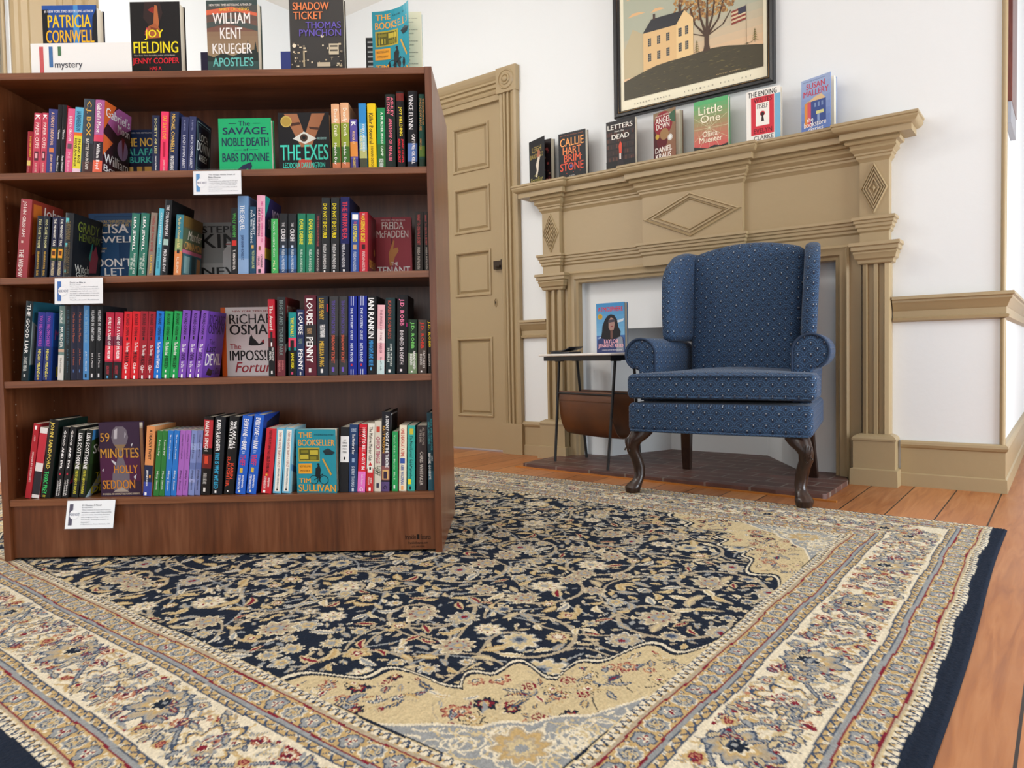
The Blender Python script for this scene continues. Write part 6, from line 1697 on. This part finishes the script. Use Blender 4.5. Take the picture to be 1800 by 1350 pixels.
# ------------------------------------------------------------------ books
def make_book(frame, T, H, D, kind, base, sp=(), cv=(), label='', group=None, xoff=0.0, op=0.0, curl=0.0, name=None, inside=(), cat='book', res=2, pages_hex=None):
    """x runs across the spine, y from spine to fore-edge, z up; the front cover is the face at x = T"""
    root = empty(name or ('hardback_book' if kind == 'h' else 'paperback_book'), label=label, cat=cat, group=group)
    root.matrix_world = frame
    hard = kind == 'h'
    tb = min(0.0028 if hard else 0.0011, T * 0.2)
    bul = min(0.0022, T * 0.10) if hard else min(0.0008, T * 0.05)
    bc_ = hexc(base)
    so, co_ = math.sin(op), math.cos(op)
    sq = 0.20 if curl > 0.04 else 0.0
    def front(a, l=0.0):
        off = curl * a ** 2.0
        return (T + a * D * so + off + l * co_, a * D * co_ * (1 - sq * a * a) - l * so)
    n = 8
    outer = [front(1 - i / n) for i in range(n + 1)]
    outer += [(T * (1 - i / 8), -bul * (1 - (2 * i / 8 - 1) ** 2)) for i in range(1, 8)]
    outer += [(0.0, 0.0), (0.0, D)]
    inner = [(tb, D), (tb, tb), (T - tb, tb)]
    for i in range(1, n + 1):
        x, y = front(i / n)
        inner.append((x - tb * co_, max(y + tb * so, tb)))
    poly = [(x + xoff, y) for x, y in outer + inner]
    b = MB()
    b.prism(poly, 0.0, H, bc_)
    # spine print
    def mps(x, f, l):
        return (xoff + x * T, -bul * (1 - (2 * x - 1) ** 2) - l, H * (1 - f))
    lift = 0.0003
    for s_ in sp:
        lift += 0.00004
        if s_[0] == 'P':
            b.add([mps(p, q, lift) for p, q in s_[1]], [tuple(range(len(s_[1])))], hexc(s_[2]))
        elif not s_[0]:
            if s_[0] is None:
                x0, x1 = 0.0, 1.0
            else:
                hw = s_[4] / 2 * (0.62 if s_[3] - s_[2] < 0.062 else 1.0)
                x0, x1 = s_[5] - hw, s_[5] + hw
            x0, x1 = max(0, x0), min(1, x1)
            k = 6
            vs = [mps(x0 + (x1 - x0) * i / k, f, lift) for f in (s_[3], s_[2]) for i in range(k + 1)]
            b.add(vs, [(i, i + 1, k + 2 + i, k + 1 + i) for i in range(k)], hexc(s_[1]))
        else:
            t_, c_, f0, f1, h_, xc = s_
            near = min(abs(xc - h_ / 2 - 0.5), abs(xc + h_ / 2 - 0.5)) if (xc - h_ / 2 - 0.5) * (xc + h_ / 2 - 0.5) > 0 else 0.0
            pk = bul * (1 - (2 * near) ** 2)
            pts, fs = lettering(t_, 0.05 if t_.isupper() else 0.025, 0.0, 1)
            if pts:
                b.add([(xoff + T * (xc - h_ / 2 + h_ * q), -pk - lift - e, H * (1 - f0 - (f1 - f0) * p)) for p, q, e in pts], fs, hexc(c_))
    if cv:
        def mpc(a, c, l):
            x, y = front(a, l)
            return (xoff + x, y, H * c)
        put_art(b, cv, mpc, H / D, 0.0003, 0, res)
    b.build('cover', M['print'], root)
    b = MB()
    ins = 0.003 if hard else 0.0008
    b.box(xoff + tb + 0.0002, xoff + T - tb - 0.0002, tb + 0.0005, D - ins, ins, H - ins)
    pg = b.build('page_block', M['pages'], root)
    if inside:
        b = MB()
        put_art(b, inside, lambda a, c, l: (xoff + T - tb + l - 0.0001, a * (D - ins), ins + c * (H - 2 * ins)), H / D, 0.0002)
        b.build('endpaper', M['print'], pg)
    return root

BSELL = [('THE', (.07, .87, .4, .95), 'f0a838'), ('BOOKSELLER', (.06, .74, .97, .84), 'f0a838'), ('A DS GEORGE CROSS MYSTERY', (.45, .9, .95, .925), '143c48'), ('', (.06, .49, .58, .71), 'b8a838'), ('', (.08, .51, .56, .69), '5a5a20'), ('', (.10, .53, .3, .6), 'c8b840'), ('', (.34, .6, .54, .67), 'c8b840'), ('', (.34, .52, .5, .57), '8a8428'), ('', (.12, .63, .3, .67), '8a8428'),
         ('', (.05, .30, .38, .46), 'f0a830'), ('BESTSELLING', (.08, .40, .35, .43), '503810'), ('MYSTERY', (.1, .33, .33, .36), '503810'),
         ('P', [(.44, .17), (.5, .17), (.53, .24), (.56, .17), (.61, .17), (.58, .27), (.6, .36), (.58, .41), (.55, .45), (.52, .41), (.47, .38), (.46, .28)], '141c20'), ('C', (.54, .445, .03), '141c20'),
         ('C', (.42, .2, .11), '141c20'), ('C', (.42, .2, .095), '2494a8'), ('C', (.68, .2, .11), '141c20'), ('C', (.68, .2, .095), '2494a8'), ('P', [(.42, .2), (.44, .195), (.66, .29), (.64, .3)], '141c20'),
         ('P', [(.64, .53), (.68, .54), (.88, .3), (.85, .27)], 'd0a040'), ('P', [(.66, .66), (.8, .7), (.97, .64), (.9, .6), (.72, .6)], '1c3038'),
         ('TIM', (.06, .155, .34, .225), 'f0a838'), ('SULLIVAN', (.04, .02, .98, .13), 'f0a838')]
ROWNAME = {1: 'top row', 2: 'second row', 3: 'third row', 4: 'bottom row'}
def side_words(d_):
    return (d_.replace('first of the two', 'left of the two').replace('second of the two', 'right of the two')
            .replace('first of the three', 'left of the three').replace('second of the three', 'middle of the three').replace('third of the three', 'right of the three'))
for (row, kind, piv, T, H, lean, d, base, desc, sp, cv) in BOOKS:
    z = SZ[row] + 0.0003
    lab = side_words(desc).replace(',', ', ') + ', ' + ROWNAME[row]
    grp = 'books in the ' + ROWNAME[row] + ' of the bookcase'
    u, T, H = piv / 1000, T / 1000, H / 1000
    if kind in 'FC':
        th = 0.030 if 'hardback' in desc or 'blue book' in desc else 0.022
        fr = BM @ Matrix.Translation((u - T, d + th, z)) @ Matrix.Rotation(-math.pi / 2, 4, 'Z')
        if kind == 'C':
            make_book(fr, th, H, T * 1.04, 'p', base, (), BSELL, lab, grp, curl=0.022, res=3)
        else:
            make_book(fr, th, H, T, 'h' if th > 0.025 else 'p', base, (), cv, lab, grp, res=3)
        continue
    dep = 0.150 if kind == 'h' else 0.135
    if H < 0.165: dep = 0.108
    fr = BM @ Matrix.Translation((u, d, z)) @ Matrix.Rotation(R(lean), 4, 'Y')
    make_book(fr, T, H, dep, kind, base, sp, cv, lab, grp, xoff=-T if lean >= 0 else 0.0)

# books facing out along the top
TZ = BH + 0.0003
def top_book(u0, u1, H, th, base, cv, label, d=0.10, kind='h', **kw):
    fr = BM @ Matrix.Translation((u0, d + th, TZ)) @ Matrix.Rotation(-math.pi / 2, 4, 'Z')
    return make_book(fr, th, H, u1 - u0, kind, base, (), cv, label, 'books standing along the top of the bookcase', res=3, **kw)
def grad(a, b2, c0, c1, n=8, x0=0.0, x1=1.0):
    A, B_ = hexc(c0), hexc(c1)
    return [('', (x0, a + (b2 - a) * i / n, x1, a + (b2 - a) * (i + 1) / n), tuple(A[k] + (B_[k] - A[k]) * (i + 0.5) / n for k in range(3))) for i in range(n)]
top_book(0.1155, 0.2754, 0.233, 0.045, '141c34', grad(.3, 1, '16204a', '2a58a8') + [('P', [(.55, .3), (.7, .3), (.66, 1), (.58, 1)], '4a90d0'), ('P', [(0, 0), (.14, 0), (.10, .6), (.12, .95), (0, .95)], '14161c'), ('P', [(.86, 0), (1, 0), (1, .95), (.93, .85)], '1c1e24'), ('#1 NEW YORK TIMES BESTSELLING AUTHOR', (.04, .905, .95, .94), 'e8e8ec'), ('PATRICIA', (.1, .72, .9, .88), 'f4c820'), ('CORNWELL', (.06, .53, .95, .69), 'f4b820')], 'blue and black hardback with yellow lettering behind the white sign')
lips = [('P', [(.26, .80), (.4, .7), (.58, .74), (.66, .86), (.6, 1), (.3, 1)], '30201e'), ('P', [(.36, .9), (.46, .94), (.56, .9), (.46, .86)], '8c2820'), ('P', [(.46, .62), (.54, .62), (.58, .74), (.55, .95), (.50, .96), (.47, .78)], 'b4683c'), ('P', [(.28, .6), (.36, .7), (.5, .74), (.6, .66), (.6, .56), (.36, .55)], 'a85c34'), ('P', [(.29, .63), (.33, .69), (.36, .66), (.33, .62)], 'd04858'), ('P', [(.4, .7), (.6, .66), (.58, .62), (.42, .65)], '7c3c24')]
top_book(0.3748, 0.5215, 0.240, 0.040, '141213', lips + [('JOY', (.28, .535, .66, .66), 'f4e020'), ('FIELDING', (.05, .375, .95, .515), 'f4e020'), ('New York Times bestselling author of Cul-de-sac', (.06, .335, .88, .355), 'd8d0c8'), ('JENNY COOPER', (.02, .225, .96, .315), 'e42434'), ('HAS A', (.36, .165, .6, .21), 'e42434')], 'black hardback with yellow and red lettering and a raised finger, top of the bookcase')
hl = grad(.0, .28, '24403e', '3a5450', 5) + grad(.28, .62, 'a08c6c', '8c7058', 6) + grad(.62, 1, '80584a', '2c4848', 6) + [('P', [(0, .66), (.4, .72), (1, .62), (1, .68), (.5, .78), (0, .73)], '4a5450'), ('P', [(0, .82), (.6, .86), (1, .8), (1, .84), (.5, .92), (0, .88)], 'd86848'), ('P', [(0, .26), (1, .26), (1, .36), (.9, .4), (.8, .34), (.66, .36), (.5, .32), (.3, .36), (.12, .31), (0, .34)], '24302c'), ('P', [(.74, .3), (.8, .52), (.86, .3)], '24302c'), ('P', [(.9, .3), (.95, .5), (1, .3)], '24302c')]
top_book(0.601, 0.7514, 0.241, 0.042, '2c4444', hl + [('NEW YORK TIMES BESTSELLING AUTHOR OF', (.06, .93, .9, .955), 'f0e8e0'), ('SPIRIT CROSSING', (.26, .87, .84, .905), 'e8c048'), ('WILLIAM', (.12, .715, .86, .845), 'f4f0ec'), ('KENT', (.26, .53, .7, .665), 'f4f0ec'), ('KRUEGER', (.1, .35, .88, .475), 'f4f0ec'), ("APOSTLE'S", (.1, .195, .9, .305), '70c8c0')], 'dark teal hardback with a sunset lake cover, top of the bookcase')
rr_ = random.Random(9)
city = [('P', [(0, 0), (1, 0), (1, .32), (.96, .36), (.92, .3), (.9, .22), (.6, .12), (.4, .1), (.1, .16), (.06, .3), (0, .34)], '2a2826')]
for i in range(60):
    x, y = rr_.uniform(.02, .96), rr_.uniform(.16, .46)
    if x < .32 or x > .66 or y < .26:
        city.append(('', (x, y, x + rr_.uniform(.012, .05), y + rr_.uniform(.008, .022)), rr_.choice(['d8c8a8', '8a7e6c', 'b8a888', 'efe0c0'])))
city += [('C', (.08, .42, .035), 'f0e4c8'), ('C', (.6, .53, .028), 'e8dcc0'), ('C', (.61, .42, .016), 'e0d4b8'), ('', (.72, .31, .9, .44), 'd0c4a8'), ('', (.74, .4, .88, .42), '4a443c'), ('', (.74, .35, .88, .37), '4a443c'), ('', (.24, .17, .27, .36), 'b8a888'), ('', (.5, .17, .74, .22), 'c8baa0')]
top_book(0.8463, 1.0072, 0.248, 0.034, '3a3836', city + [('SHADOW', (.07, .84, .74, .93), 'f08850'), ('TICKET', (.08, .73, .62, .82), 'f08850'), ('THOMAS', (.3, .62, .95, .70), '6858b8'), ('PYNCHON', (.18, .53, .95, .61), '6858b8')], 'charcoal hardback with orange and purple lettering over a night street')
top_book(1.090, 1.238, 0.205, 0.022, '2494a8', BSELL, 'turquoise paperback with its cover curling open, top of the bookcase', d=0.11, kind='p', curl=0.075, inside=[('', (.0, 0, 1, 1), 'e4e2c4')] + [('THE LISTS OF NAMES AND PLACES', (.3, .9 - i * .055, .92 - (i % 3) * .08, .915 - i * .055), '6a685c') for i in range(15)])
fr = BM @ Matrix.Translation((1.055, 0.205, TZ)) @ Matrix.Rotation(R(-90), 4, 'Z')
make_book(fr, 0.012, 0.165, 0.055, 'p', '161618', (), [('', (.1, .9 - i * .09, .85, .93 - i * .09), 'b8b8b8') for i in range(8)], 'thin black leaflet with white lines tucked behind the curling turquoise book', 'books standing along the top of the bookcase', name='booklet')
make_book(BM @ Matrix.Translation((0.498 + 0.085, 0.500, TZ)) @ Matrix.Rotation(R(90), 4, 'Z') @ Matrix.Translation((-0.03, 0, 0)), 0.030, 0.2425, 0.150, 'h', '1a1430', (), [('', (0, .2, 1, .6), 'b03040')], 'dark purple hardback at the rear, behind the raised finger book', 'books standing along the top of the bookcase', name='hardback_book')
make_book(BM @ Matrix.Translation((0.86, 0.500, TZ)) @ Matrix.Rotation(R(90), 4, 'Z') @ Matrix.Translation((-0.03, 0, 0)), 0.030, 0.2405, 0.150, 'h', '2c3878', (), [], 'indigo hardback at the rear, beside the charcoal night street book', 'books standing along the top of the bookcase', name='hardback_book')

# white category sign in a clear stand
sg = empty('category_sign', label='white sign with three coloured bars in a clear stand on the bookcase', cat='sign')
sg.matrix_world = BM @ Matrix.Translation((0.119, 0.030, TZ))
b = MB(); b.box(0, 0.288, 0.0030, 0.0042, 0.0032, 0.0945, hexc('f7f7f5'))
def mpg(a, c, l): return (0.288 * a, 0.0030 - l, 0.0945 * c)
put_art(b, [('', (.085, .0, .125, .90), 'd05a5c'), ('', (.18, .28, .218, .90), '4474ac'), ('', (.27, .62, .302, .90), '4c7a54'), ('mystery', (.235, .20, .51, .42), '3a3c48'), ('', (.305, .0, .312, .055), '3a3c48'), ('', (.415, .0, .422, .055), '3a3c48'), ('C', (.505, .055, .005), '3a3c48'), ('', (.595, .0, .602, .055), '3a3c48')], mpg, 0.33, res=5)
b.build('printed_sheet', M['print'], sg)
b = MB()
b.box(-0.002, 0.290, 0.0, 0.0016, 0.0, 0.0965); b.box(-0.002, 0.290, 0.0050, 0.0066, 0.0, 0.0965); b.box(-0.002, 0.290, 0.0066, 0.05, 0.0, 0.0022)
b.build('clear_stand', M['acrylic'], sg)

# small review cards hanging from the shelf edges
def shelf_card(u0, u1, z0, z1, tilt, barcol, lines, label):
    c = empty('shelf_card', label=label, cat='shelf card', group='review cards hanging from the shelf edges')
    c.matrix_world = BM @ Matrix.Translation((u0, -0.0045, z1)) @ Matrix.Rotation(R(tilt), 4, 'X')
    w, h_ = u1 - u0, z1 - z0
    b = MB(); b.box(0, w, -0.0012, -0.0004, -h_, 0, hexc('f1f4f8'))
    def mp(a, q, l): return (w * a, -0.0012 - l, -h_ + h_ * q)
    ops = [('', (.06, .12, .135, .88), barcol), ('C', (.17, .5, .10), 'e8ecf2'), ('C', (.17, .5, .092), 'f4f6fa'), ('INDIE NEXT', (.07, .46, .28, .55), '3c4a78')]
    y = .86
    for k, (t_, x1, hh, col) in enumerate(lines):
        ops.append((t_, (.32, y - hh, x1, y), col)); y -= hh + .035
    put_art(b, ops, mp, h_ / w)
    b.build('printed_card', M['print'], c)
    b = MB()
    b.box(-0.002, w + 0.002, -0.0034, -0.0024, -h_ - 0.003, 0.006); b.box(-0.002, w + 0.002, 0.0004, 0.0016, -h_ - 0.003, 0.006); b.box(-0.002, w + 0.002, -0.0024, 0.0004, -h_ - 0.003, -h_ - 0.001)
    b.build('clear_holder', M['acrylic'], c)
g_, k_ = '6a7080', '303850'
shelf_card(0.589, 0.725, 1.0565, 1.1235, -2, '5a94cc', [('The Savage, Noble Death of', .88, .065, k_), ('Babs Dionne', .57, .06, k_), ('By Ron Currie', .52, .045, g_), ('"Currie gives us an antiheroine for the ages', .93, .05, g_), ('- a sort of Mainer Dardenne Tony Soprano', .92, .05, g_), ('- and the story of her matriarchal crime', .89, .05, g_), ('family and how it rotted deftly unleashed', .91, .05, g_), ('like a perfect mystery."', .6, .05, g_), ('Jonathan Platter, Community Bookstore', .94, .04, g_)], 'white review card under the green book in the top row')
shelf_card(0.183, 0.320, 0.752, 0.826, -4, '3c6cb4', [("Don't Let Him In", .64, .065, k_), ('By Lisa Jewell', .54, .045, g_), ('"If you enjoy a tale full of complicated', .9, .05, g_), ('relationships filled with secrets, then this is', .93, .05, g_), ('a necessary read. Told with many voices,', .88, .05, g_), ('the reader is offered a platter of delectable', .93, .05, g_), ('bites to sample as they savor the plot bite', .92, .05, g_), ('by bite."', .44, .05, g_), ('The Bookworm Bookstore', .92, .04, g_)], 'white review card hanging below the steel blue book in the second row')
shelf_card(0.193, 0.331, 0.104, 0.184, -14, '504c60', [('59 Minutes: A Novel', .72, .065, k_), ('By Holly Seddon', .54, .045, g_), ('"What would you do if you had 59 minutes', .92, .05, g_), ('left before a nuclear strike? Pulse-pounding', .94, .05, g_), ('and clever twists, interesting characters,', .92, .05, g_), ('and a thought-provoking concept of how', .9, .05, g_), ('close we are - at any given moment - to', .9, .05, g_), ('destruction."', .5, .05, g_), ('A Bookstore, Santa Barbara, CA', .93, .04, g_)], 'white review card hanging below the plum hourglass book, bottom row')

# ------------------------------------------------------------------ books on the mantel and the table
MZ = 1.5283
def mantel_book(x0, w, H, th, base, cv, label, y=3.385, rz=0.0, kind='h', z=MZ, group='books standing on the mantel', **kw):
    fr = Matrix.Translation((x0, y, z)) @ Matrix.Rotation(R(rz), 4, 'Z') @ Matrix.Translation((0, th, 0)) @ Matrix.Rotation(-math.pi / 2, 4, 'Z')
    return make_book(fr, th, H, w, kind, base, (), cv, label, group, res=3, **kw)
fl_ = [('', (0, 0, 1, 1), '241a1c')]
for i in range(40):
    fl_.append(('C', (rr_.uniform(.05, .95), rr_.uniform(.03, .97), rr_.uniform(.02, .06)), rr_.choice(['7c3038', 'a04c48', '8a6a5c', '5a2830'])))
mantel_book(-2.425, 0.150, 0.243, 0.036, '16171a', [('LEIGH', (.2, .72, .8, .84), 'b09a50'), ('BARDUGO', (.08, .58, .92, .68), 'a08c48'), ('P', [(.4, .18), (.5, .3), (.44, .42), (.56, .56), (.68, .66), (.74, .6), (.64, .44), (.6, .28), (.5, .14)], 'd8cdbc'), ('P', [(.5, .6), (.6, .76), (.74, .7), (.7, .58)], 'a86850'), ('the', (.34, .17, .56, .22), '9a9048'), ('Familiar', (.1, .03, .9, .15), '9a9048')], 'black hardback standing with its cover swung open, end of the mantel by the door', y=3.41, op=R(21), inside=fl_)
mantel_book(-2.212, 0.170, 0.240, 0.032, '15171c', [('NEW YORK TIMES BESTSELLING AUTHOR', (.06, .93, .92, .95), 'a86040'), ('CALLIE', (.06, .70, .94, .88), 'f0a058'), ('HART', (.16, .52, .84, .68), 'e8844c'), ('BRIM', (.2, .35, .82, .51), 'd85c38'), ('STONE', (.06, .16, .92, .33), 'd85038'), ('C', (.47, .25, .05), '5a5a98'), ('C', (.3, .1, .015), 'c84830'), ('C', (.55, .11, .012), 'c84830'), ('C', (.8, .12, .012), 'c84830'), ('C', (.85, .45, .012), 'e8844c'), ('A NOVEL', (.4, .03, .6, .05), 'c8c4c0')], 'black hardback with fiery orange lettering on the mantel')
sh_ = [('', (.02, .02 + i * .13, .98, .13 + i * .13), '2e2220') for i in range(7)]
for i in range(7):
    for k in range(15):
        if rr_.random() < .7: sh_.append(('', (.04 + k * .062, .035 + i * .13, .04 + k * .062 + .045, .035 + i * .13 + rr_.uniform(.06, .085)), rr_.choice(['3a2620', '52302a', '402c28', '5c3a30', '2c2a2c'])))
mantel_book(-1.917, 0.166, 0.243, 0.022, '1a1616', sh_ + [('', (.0, .0, 1, .16), '141213'), ('P', [(.38, .02), (.62, .02), (.58, .2), (.6, .4), (.5, .5), (.44, .36)], '241c20'), ('P', [(.46, .3), (.54, .3), (.55, .5), (.5, .56), (.44, .46)], 'd04830'), ('P', [(.46, .18), (.52, .18), (.52, .3), (.46, .3)], 'e0d0c8'), ('LETTERS', (.06, .82, .92, .92), 'e8e4dc'), ('from the', (.3, .755, .62, .795), 'd8d4cc'), ('DEAD', (.2, .61, .8, .71), 'e8e4dc')], 'dark brown book with a library scene and white lettering on the mantel', kind='p')
mantel_book(-1.657, 0.140, 0.236, 0.040, '7c5c48', grad(0, 1, '8a5c48', '8c7458', 6) + [('P', [(0, .0), (.4, 0), (.3, .3), (.1, .6), (0, .9)], '4a1c20'), ('C', (.45, .74, .42), '8c2430'), ('C', (.4, .38, .24), '5c141e'), ('C', (.5, .52, .2), '9c7850'), ('P', [(.7, .9), (1, .95), (1, .7), (.8, .74)], '3c6048'), ('C', (.18, .5, .09), 'c0a040'), ('C', (.76, .42, .11), 'f0f0ec'), ('C', (.76, .42, .09), '3a4048'), ('C', (.76, .42, .08), 'f0f0ec'), ('NATIONAL BESTSELLER', (.1, .9, .8, .93), 'f0e0d0'), ('ANGEL', (.1, .76, .8, .88), 'f4eee8'), ('DOWN', (.14, .64, .74, .75), 'f4eee8'), ('DANIEL', (.08, .16, .84, .27), 'f0eae4'), ('KRAUS', (.1, .03, .8, .14), 'f0eae4')], 'brown and crimson hardback with its cover ajar, under the framed print', y=3.40, op=R(16))
web = grad(0, 1, 'd84c58', '4cb070', 12)
cxw, cyw = .45, .45
for i in range(12):
    a = 2 * math.pi * i / 12
    x, y = cxw + .6 * math.cos(a), cyw + .45 * math.sin(a)
    x, y = min(.99, max(.01, x)), min(.99, max(.01, y))
    dx, dy = -math.sin(a) * .004, math.cos(a) * .003
    web.append(('P', [(cxw - dx, cyw - dy), (cxw + dx, cyw + dy), (x + dx, y + dy), (x - dx, y - dy)], 'd8d8b0'))
for r_w in (.12, .24, .36):
    for i in range(12):
        a, a2 = 2 * math.pi * i / 12, 2 * math.pi * (i + 1) / 12
        p, q = (cxw + r_w * math.cos(a), cyw + r_w * .75 * math.sin(a)), (cxw + r_w * math.cos(a2), cyw + r_w * .75 * math.sin(a2))
        web.append(('P', [p, (p[0], p[1] + .006), (q[0], q[1] + .006), q], 'd8d8b0'))
mantel_book(-1.438, 0.167, 0.241, 0.026, '50a870', web + [('Little', (.14, .72, .84, .88), 'f8f0d8'), ('One', (.2, .56, .78, .7), 'f8f0d8'), ('Olivia', (.26, .28, .7, .39), 'f8ecd8'), ('Muenter', (.16, .17, .84, .28), 'f8ecd8'), ('P', [(0, 0), (1, 0), (1, .1), (.8, .07), (.6, .1), (.4, .06), (.2, .09), (0, .12)], '2a2c28')], 'green to coral hardback with a pale spider web on the mantel')
mantel_book(-1.185, 0.152, 0.232, 0.030, 'f0eee8', [('', (.84, .02, 1, .86), '78b4d4'), ('THE ENDING', (.05, .87, .9, .97), '2a2a2c'), ('', (.14, .13, .82, .86), 'd03040'), ('WRITES', (.22, .75, .76, .84), '5a141c'), ('', (.28, .3, .68, .74), 'f2efe8'), ('ITSELF', (.32, .63, .64, .72), '2a2a2c'), ('C', (.48, .53, .075), 'c83038'), ('C', (.48, .52, .055), '2a1c20'), ('P', [(.44, .38), (.53, .38), (.5, .5), (.46, .5)], '2a1c20'), ('EVELYN', (.22, .16, .76, .25), '6a1820'), ('CLARKE', (.22, .03, .8, .11), '5a5a5c')], 'white hardback with a red panel and keyhole on the mantel')
mantel_book(-0.947, 0.138, 0.228, 0.040, '7896d0', grad(0, 1, '5878c0', 'a0b4dc', 8) + [('NEW YORK TIMES BESTSELLING AUTHOR', (.06, .94, .84, .96), '405890'), ('SUSAN', (.18, .8, .82, .91), 'c02c48'), ('MALLERY', (.08, .67, .94, .78), 'c02c48'), ('P', [(.12, .1), (.22, .1), (.22, .58), (.12, .54)], 'e0903c'), ('P', [(.22, .1), (.34, .1), (.34, .58), (.22, .58)], 'd85060'), ('P', [(.34, .1), (.85, .14), (.85, .56), (.34, .56)], '2c4890'), ('P', [(.12, .54), (.22, .58), (.34, .56), (.85, .56), (.7, .66), (.5, .64)], 'e0c090'), ('', (.46, .44, .52, .52), '7890c0'), ('', (.58, .44, .64, .52), '7890c0'), ('', (.7, .44, .76, .52), '7890c0'), ('', (.52, .3, .78, .36), 'd8d890'), ('', (.56, .16, .64, .3), '88a0d0'), ('the', (.2, .19, .42, .27), 'f4f4f4'), ('bookstore', (.1, .09, .86, .19), 'f4f4f4'), ('diaries', (.24, .0, .76, .08), 'f4f4f4')], 'pale blue book with red lettering and its cover ajar, end of the mantel', y=3.40, op=R(18))
wm = grad(0, .35, '2c3a70', '4c78b8', 4) + grad(.35, 1, '78b4dc', '3c8cc8', 8) + [('P', [(.02, .3), (.4, .36), (.5, .33), (.3, .28)], 'd8e4ec'), ('P', [(.6, .62), (.98, .68), (.94, .62), (.7, .59)], 'd0dce8'), ('P', [(0, 0), (1, 0), (.95, .3), (.75, .36), (.25, .34), (.06, .26)], '303c6c'), ('P', [(.7, .02), (.96, .02), (.92, .3), (.74, .36)], '8890a0'),
      ('P', [(.16, .3), (.2, .42), (.22, .54), (.3, .66), (.4, .74), (.52, .77), (.64, .75), (.74, .66), (.78, .52), (.86, .42), (.84, .32), (.66, .28), (.4, .26)], '17151b'), ('P', [(.44, .5), (.5, .44), (.62, .46), (.66, .58), (.62, .68), (.52, .71), (.44, .64)], 'a8867c'), ('P', [(.42, .6), (.68, .62), (.66, .67), (.44, .66)], '48424e'), ('P', [(.5, .28), (.58, .28), (.58, .46), (.5, .45)], '6c4c44'), ('P', [(.5, .515), (.6, .525), (.58, .54), (.52, .535)], '8c3c40'),
      ('C', (.14, .73, .085), 'd8b03c'), ('C', (.14, .73, .07), 'c09828'), ('ATMOSPHERE', (.06, .83, .95, .92), 'd42834'), ('TAYLOR', (.24, .19, .78, .27), 'f0b8c0'), ('JENKINS REID', (.06, .09, .95, .175), 'f0b8c0'), ('A NOVEL FROM A NEW YORK TIMES BESTSELLING AUTHOR', (.2, .045, .9, .065), 'e8e8f0')]
mantel_book(-1.897, 0.166, 0.247, 0.030, '3c7cb8', wm, 'sky blue book with a long-haired woman standing on the side table', y=3.225, z=TT + 0.0005, rz=-4, group=None)
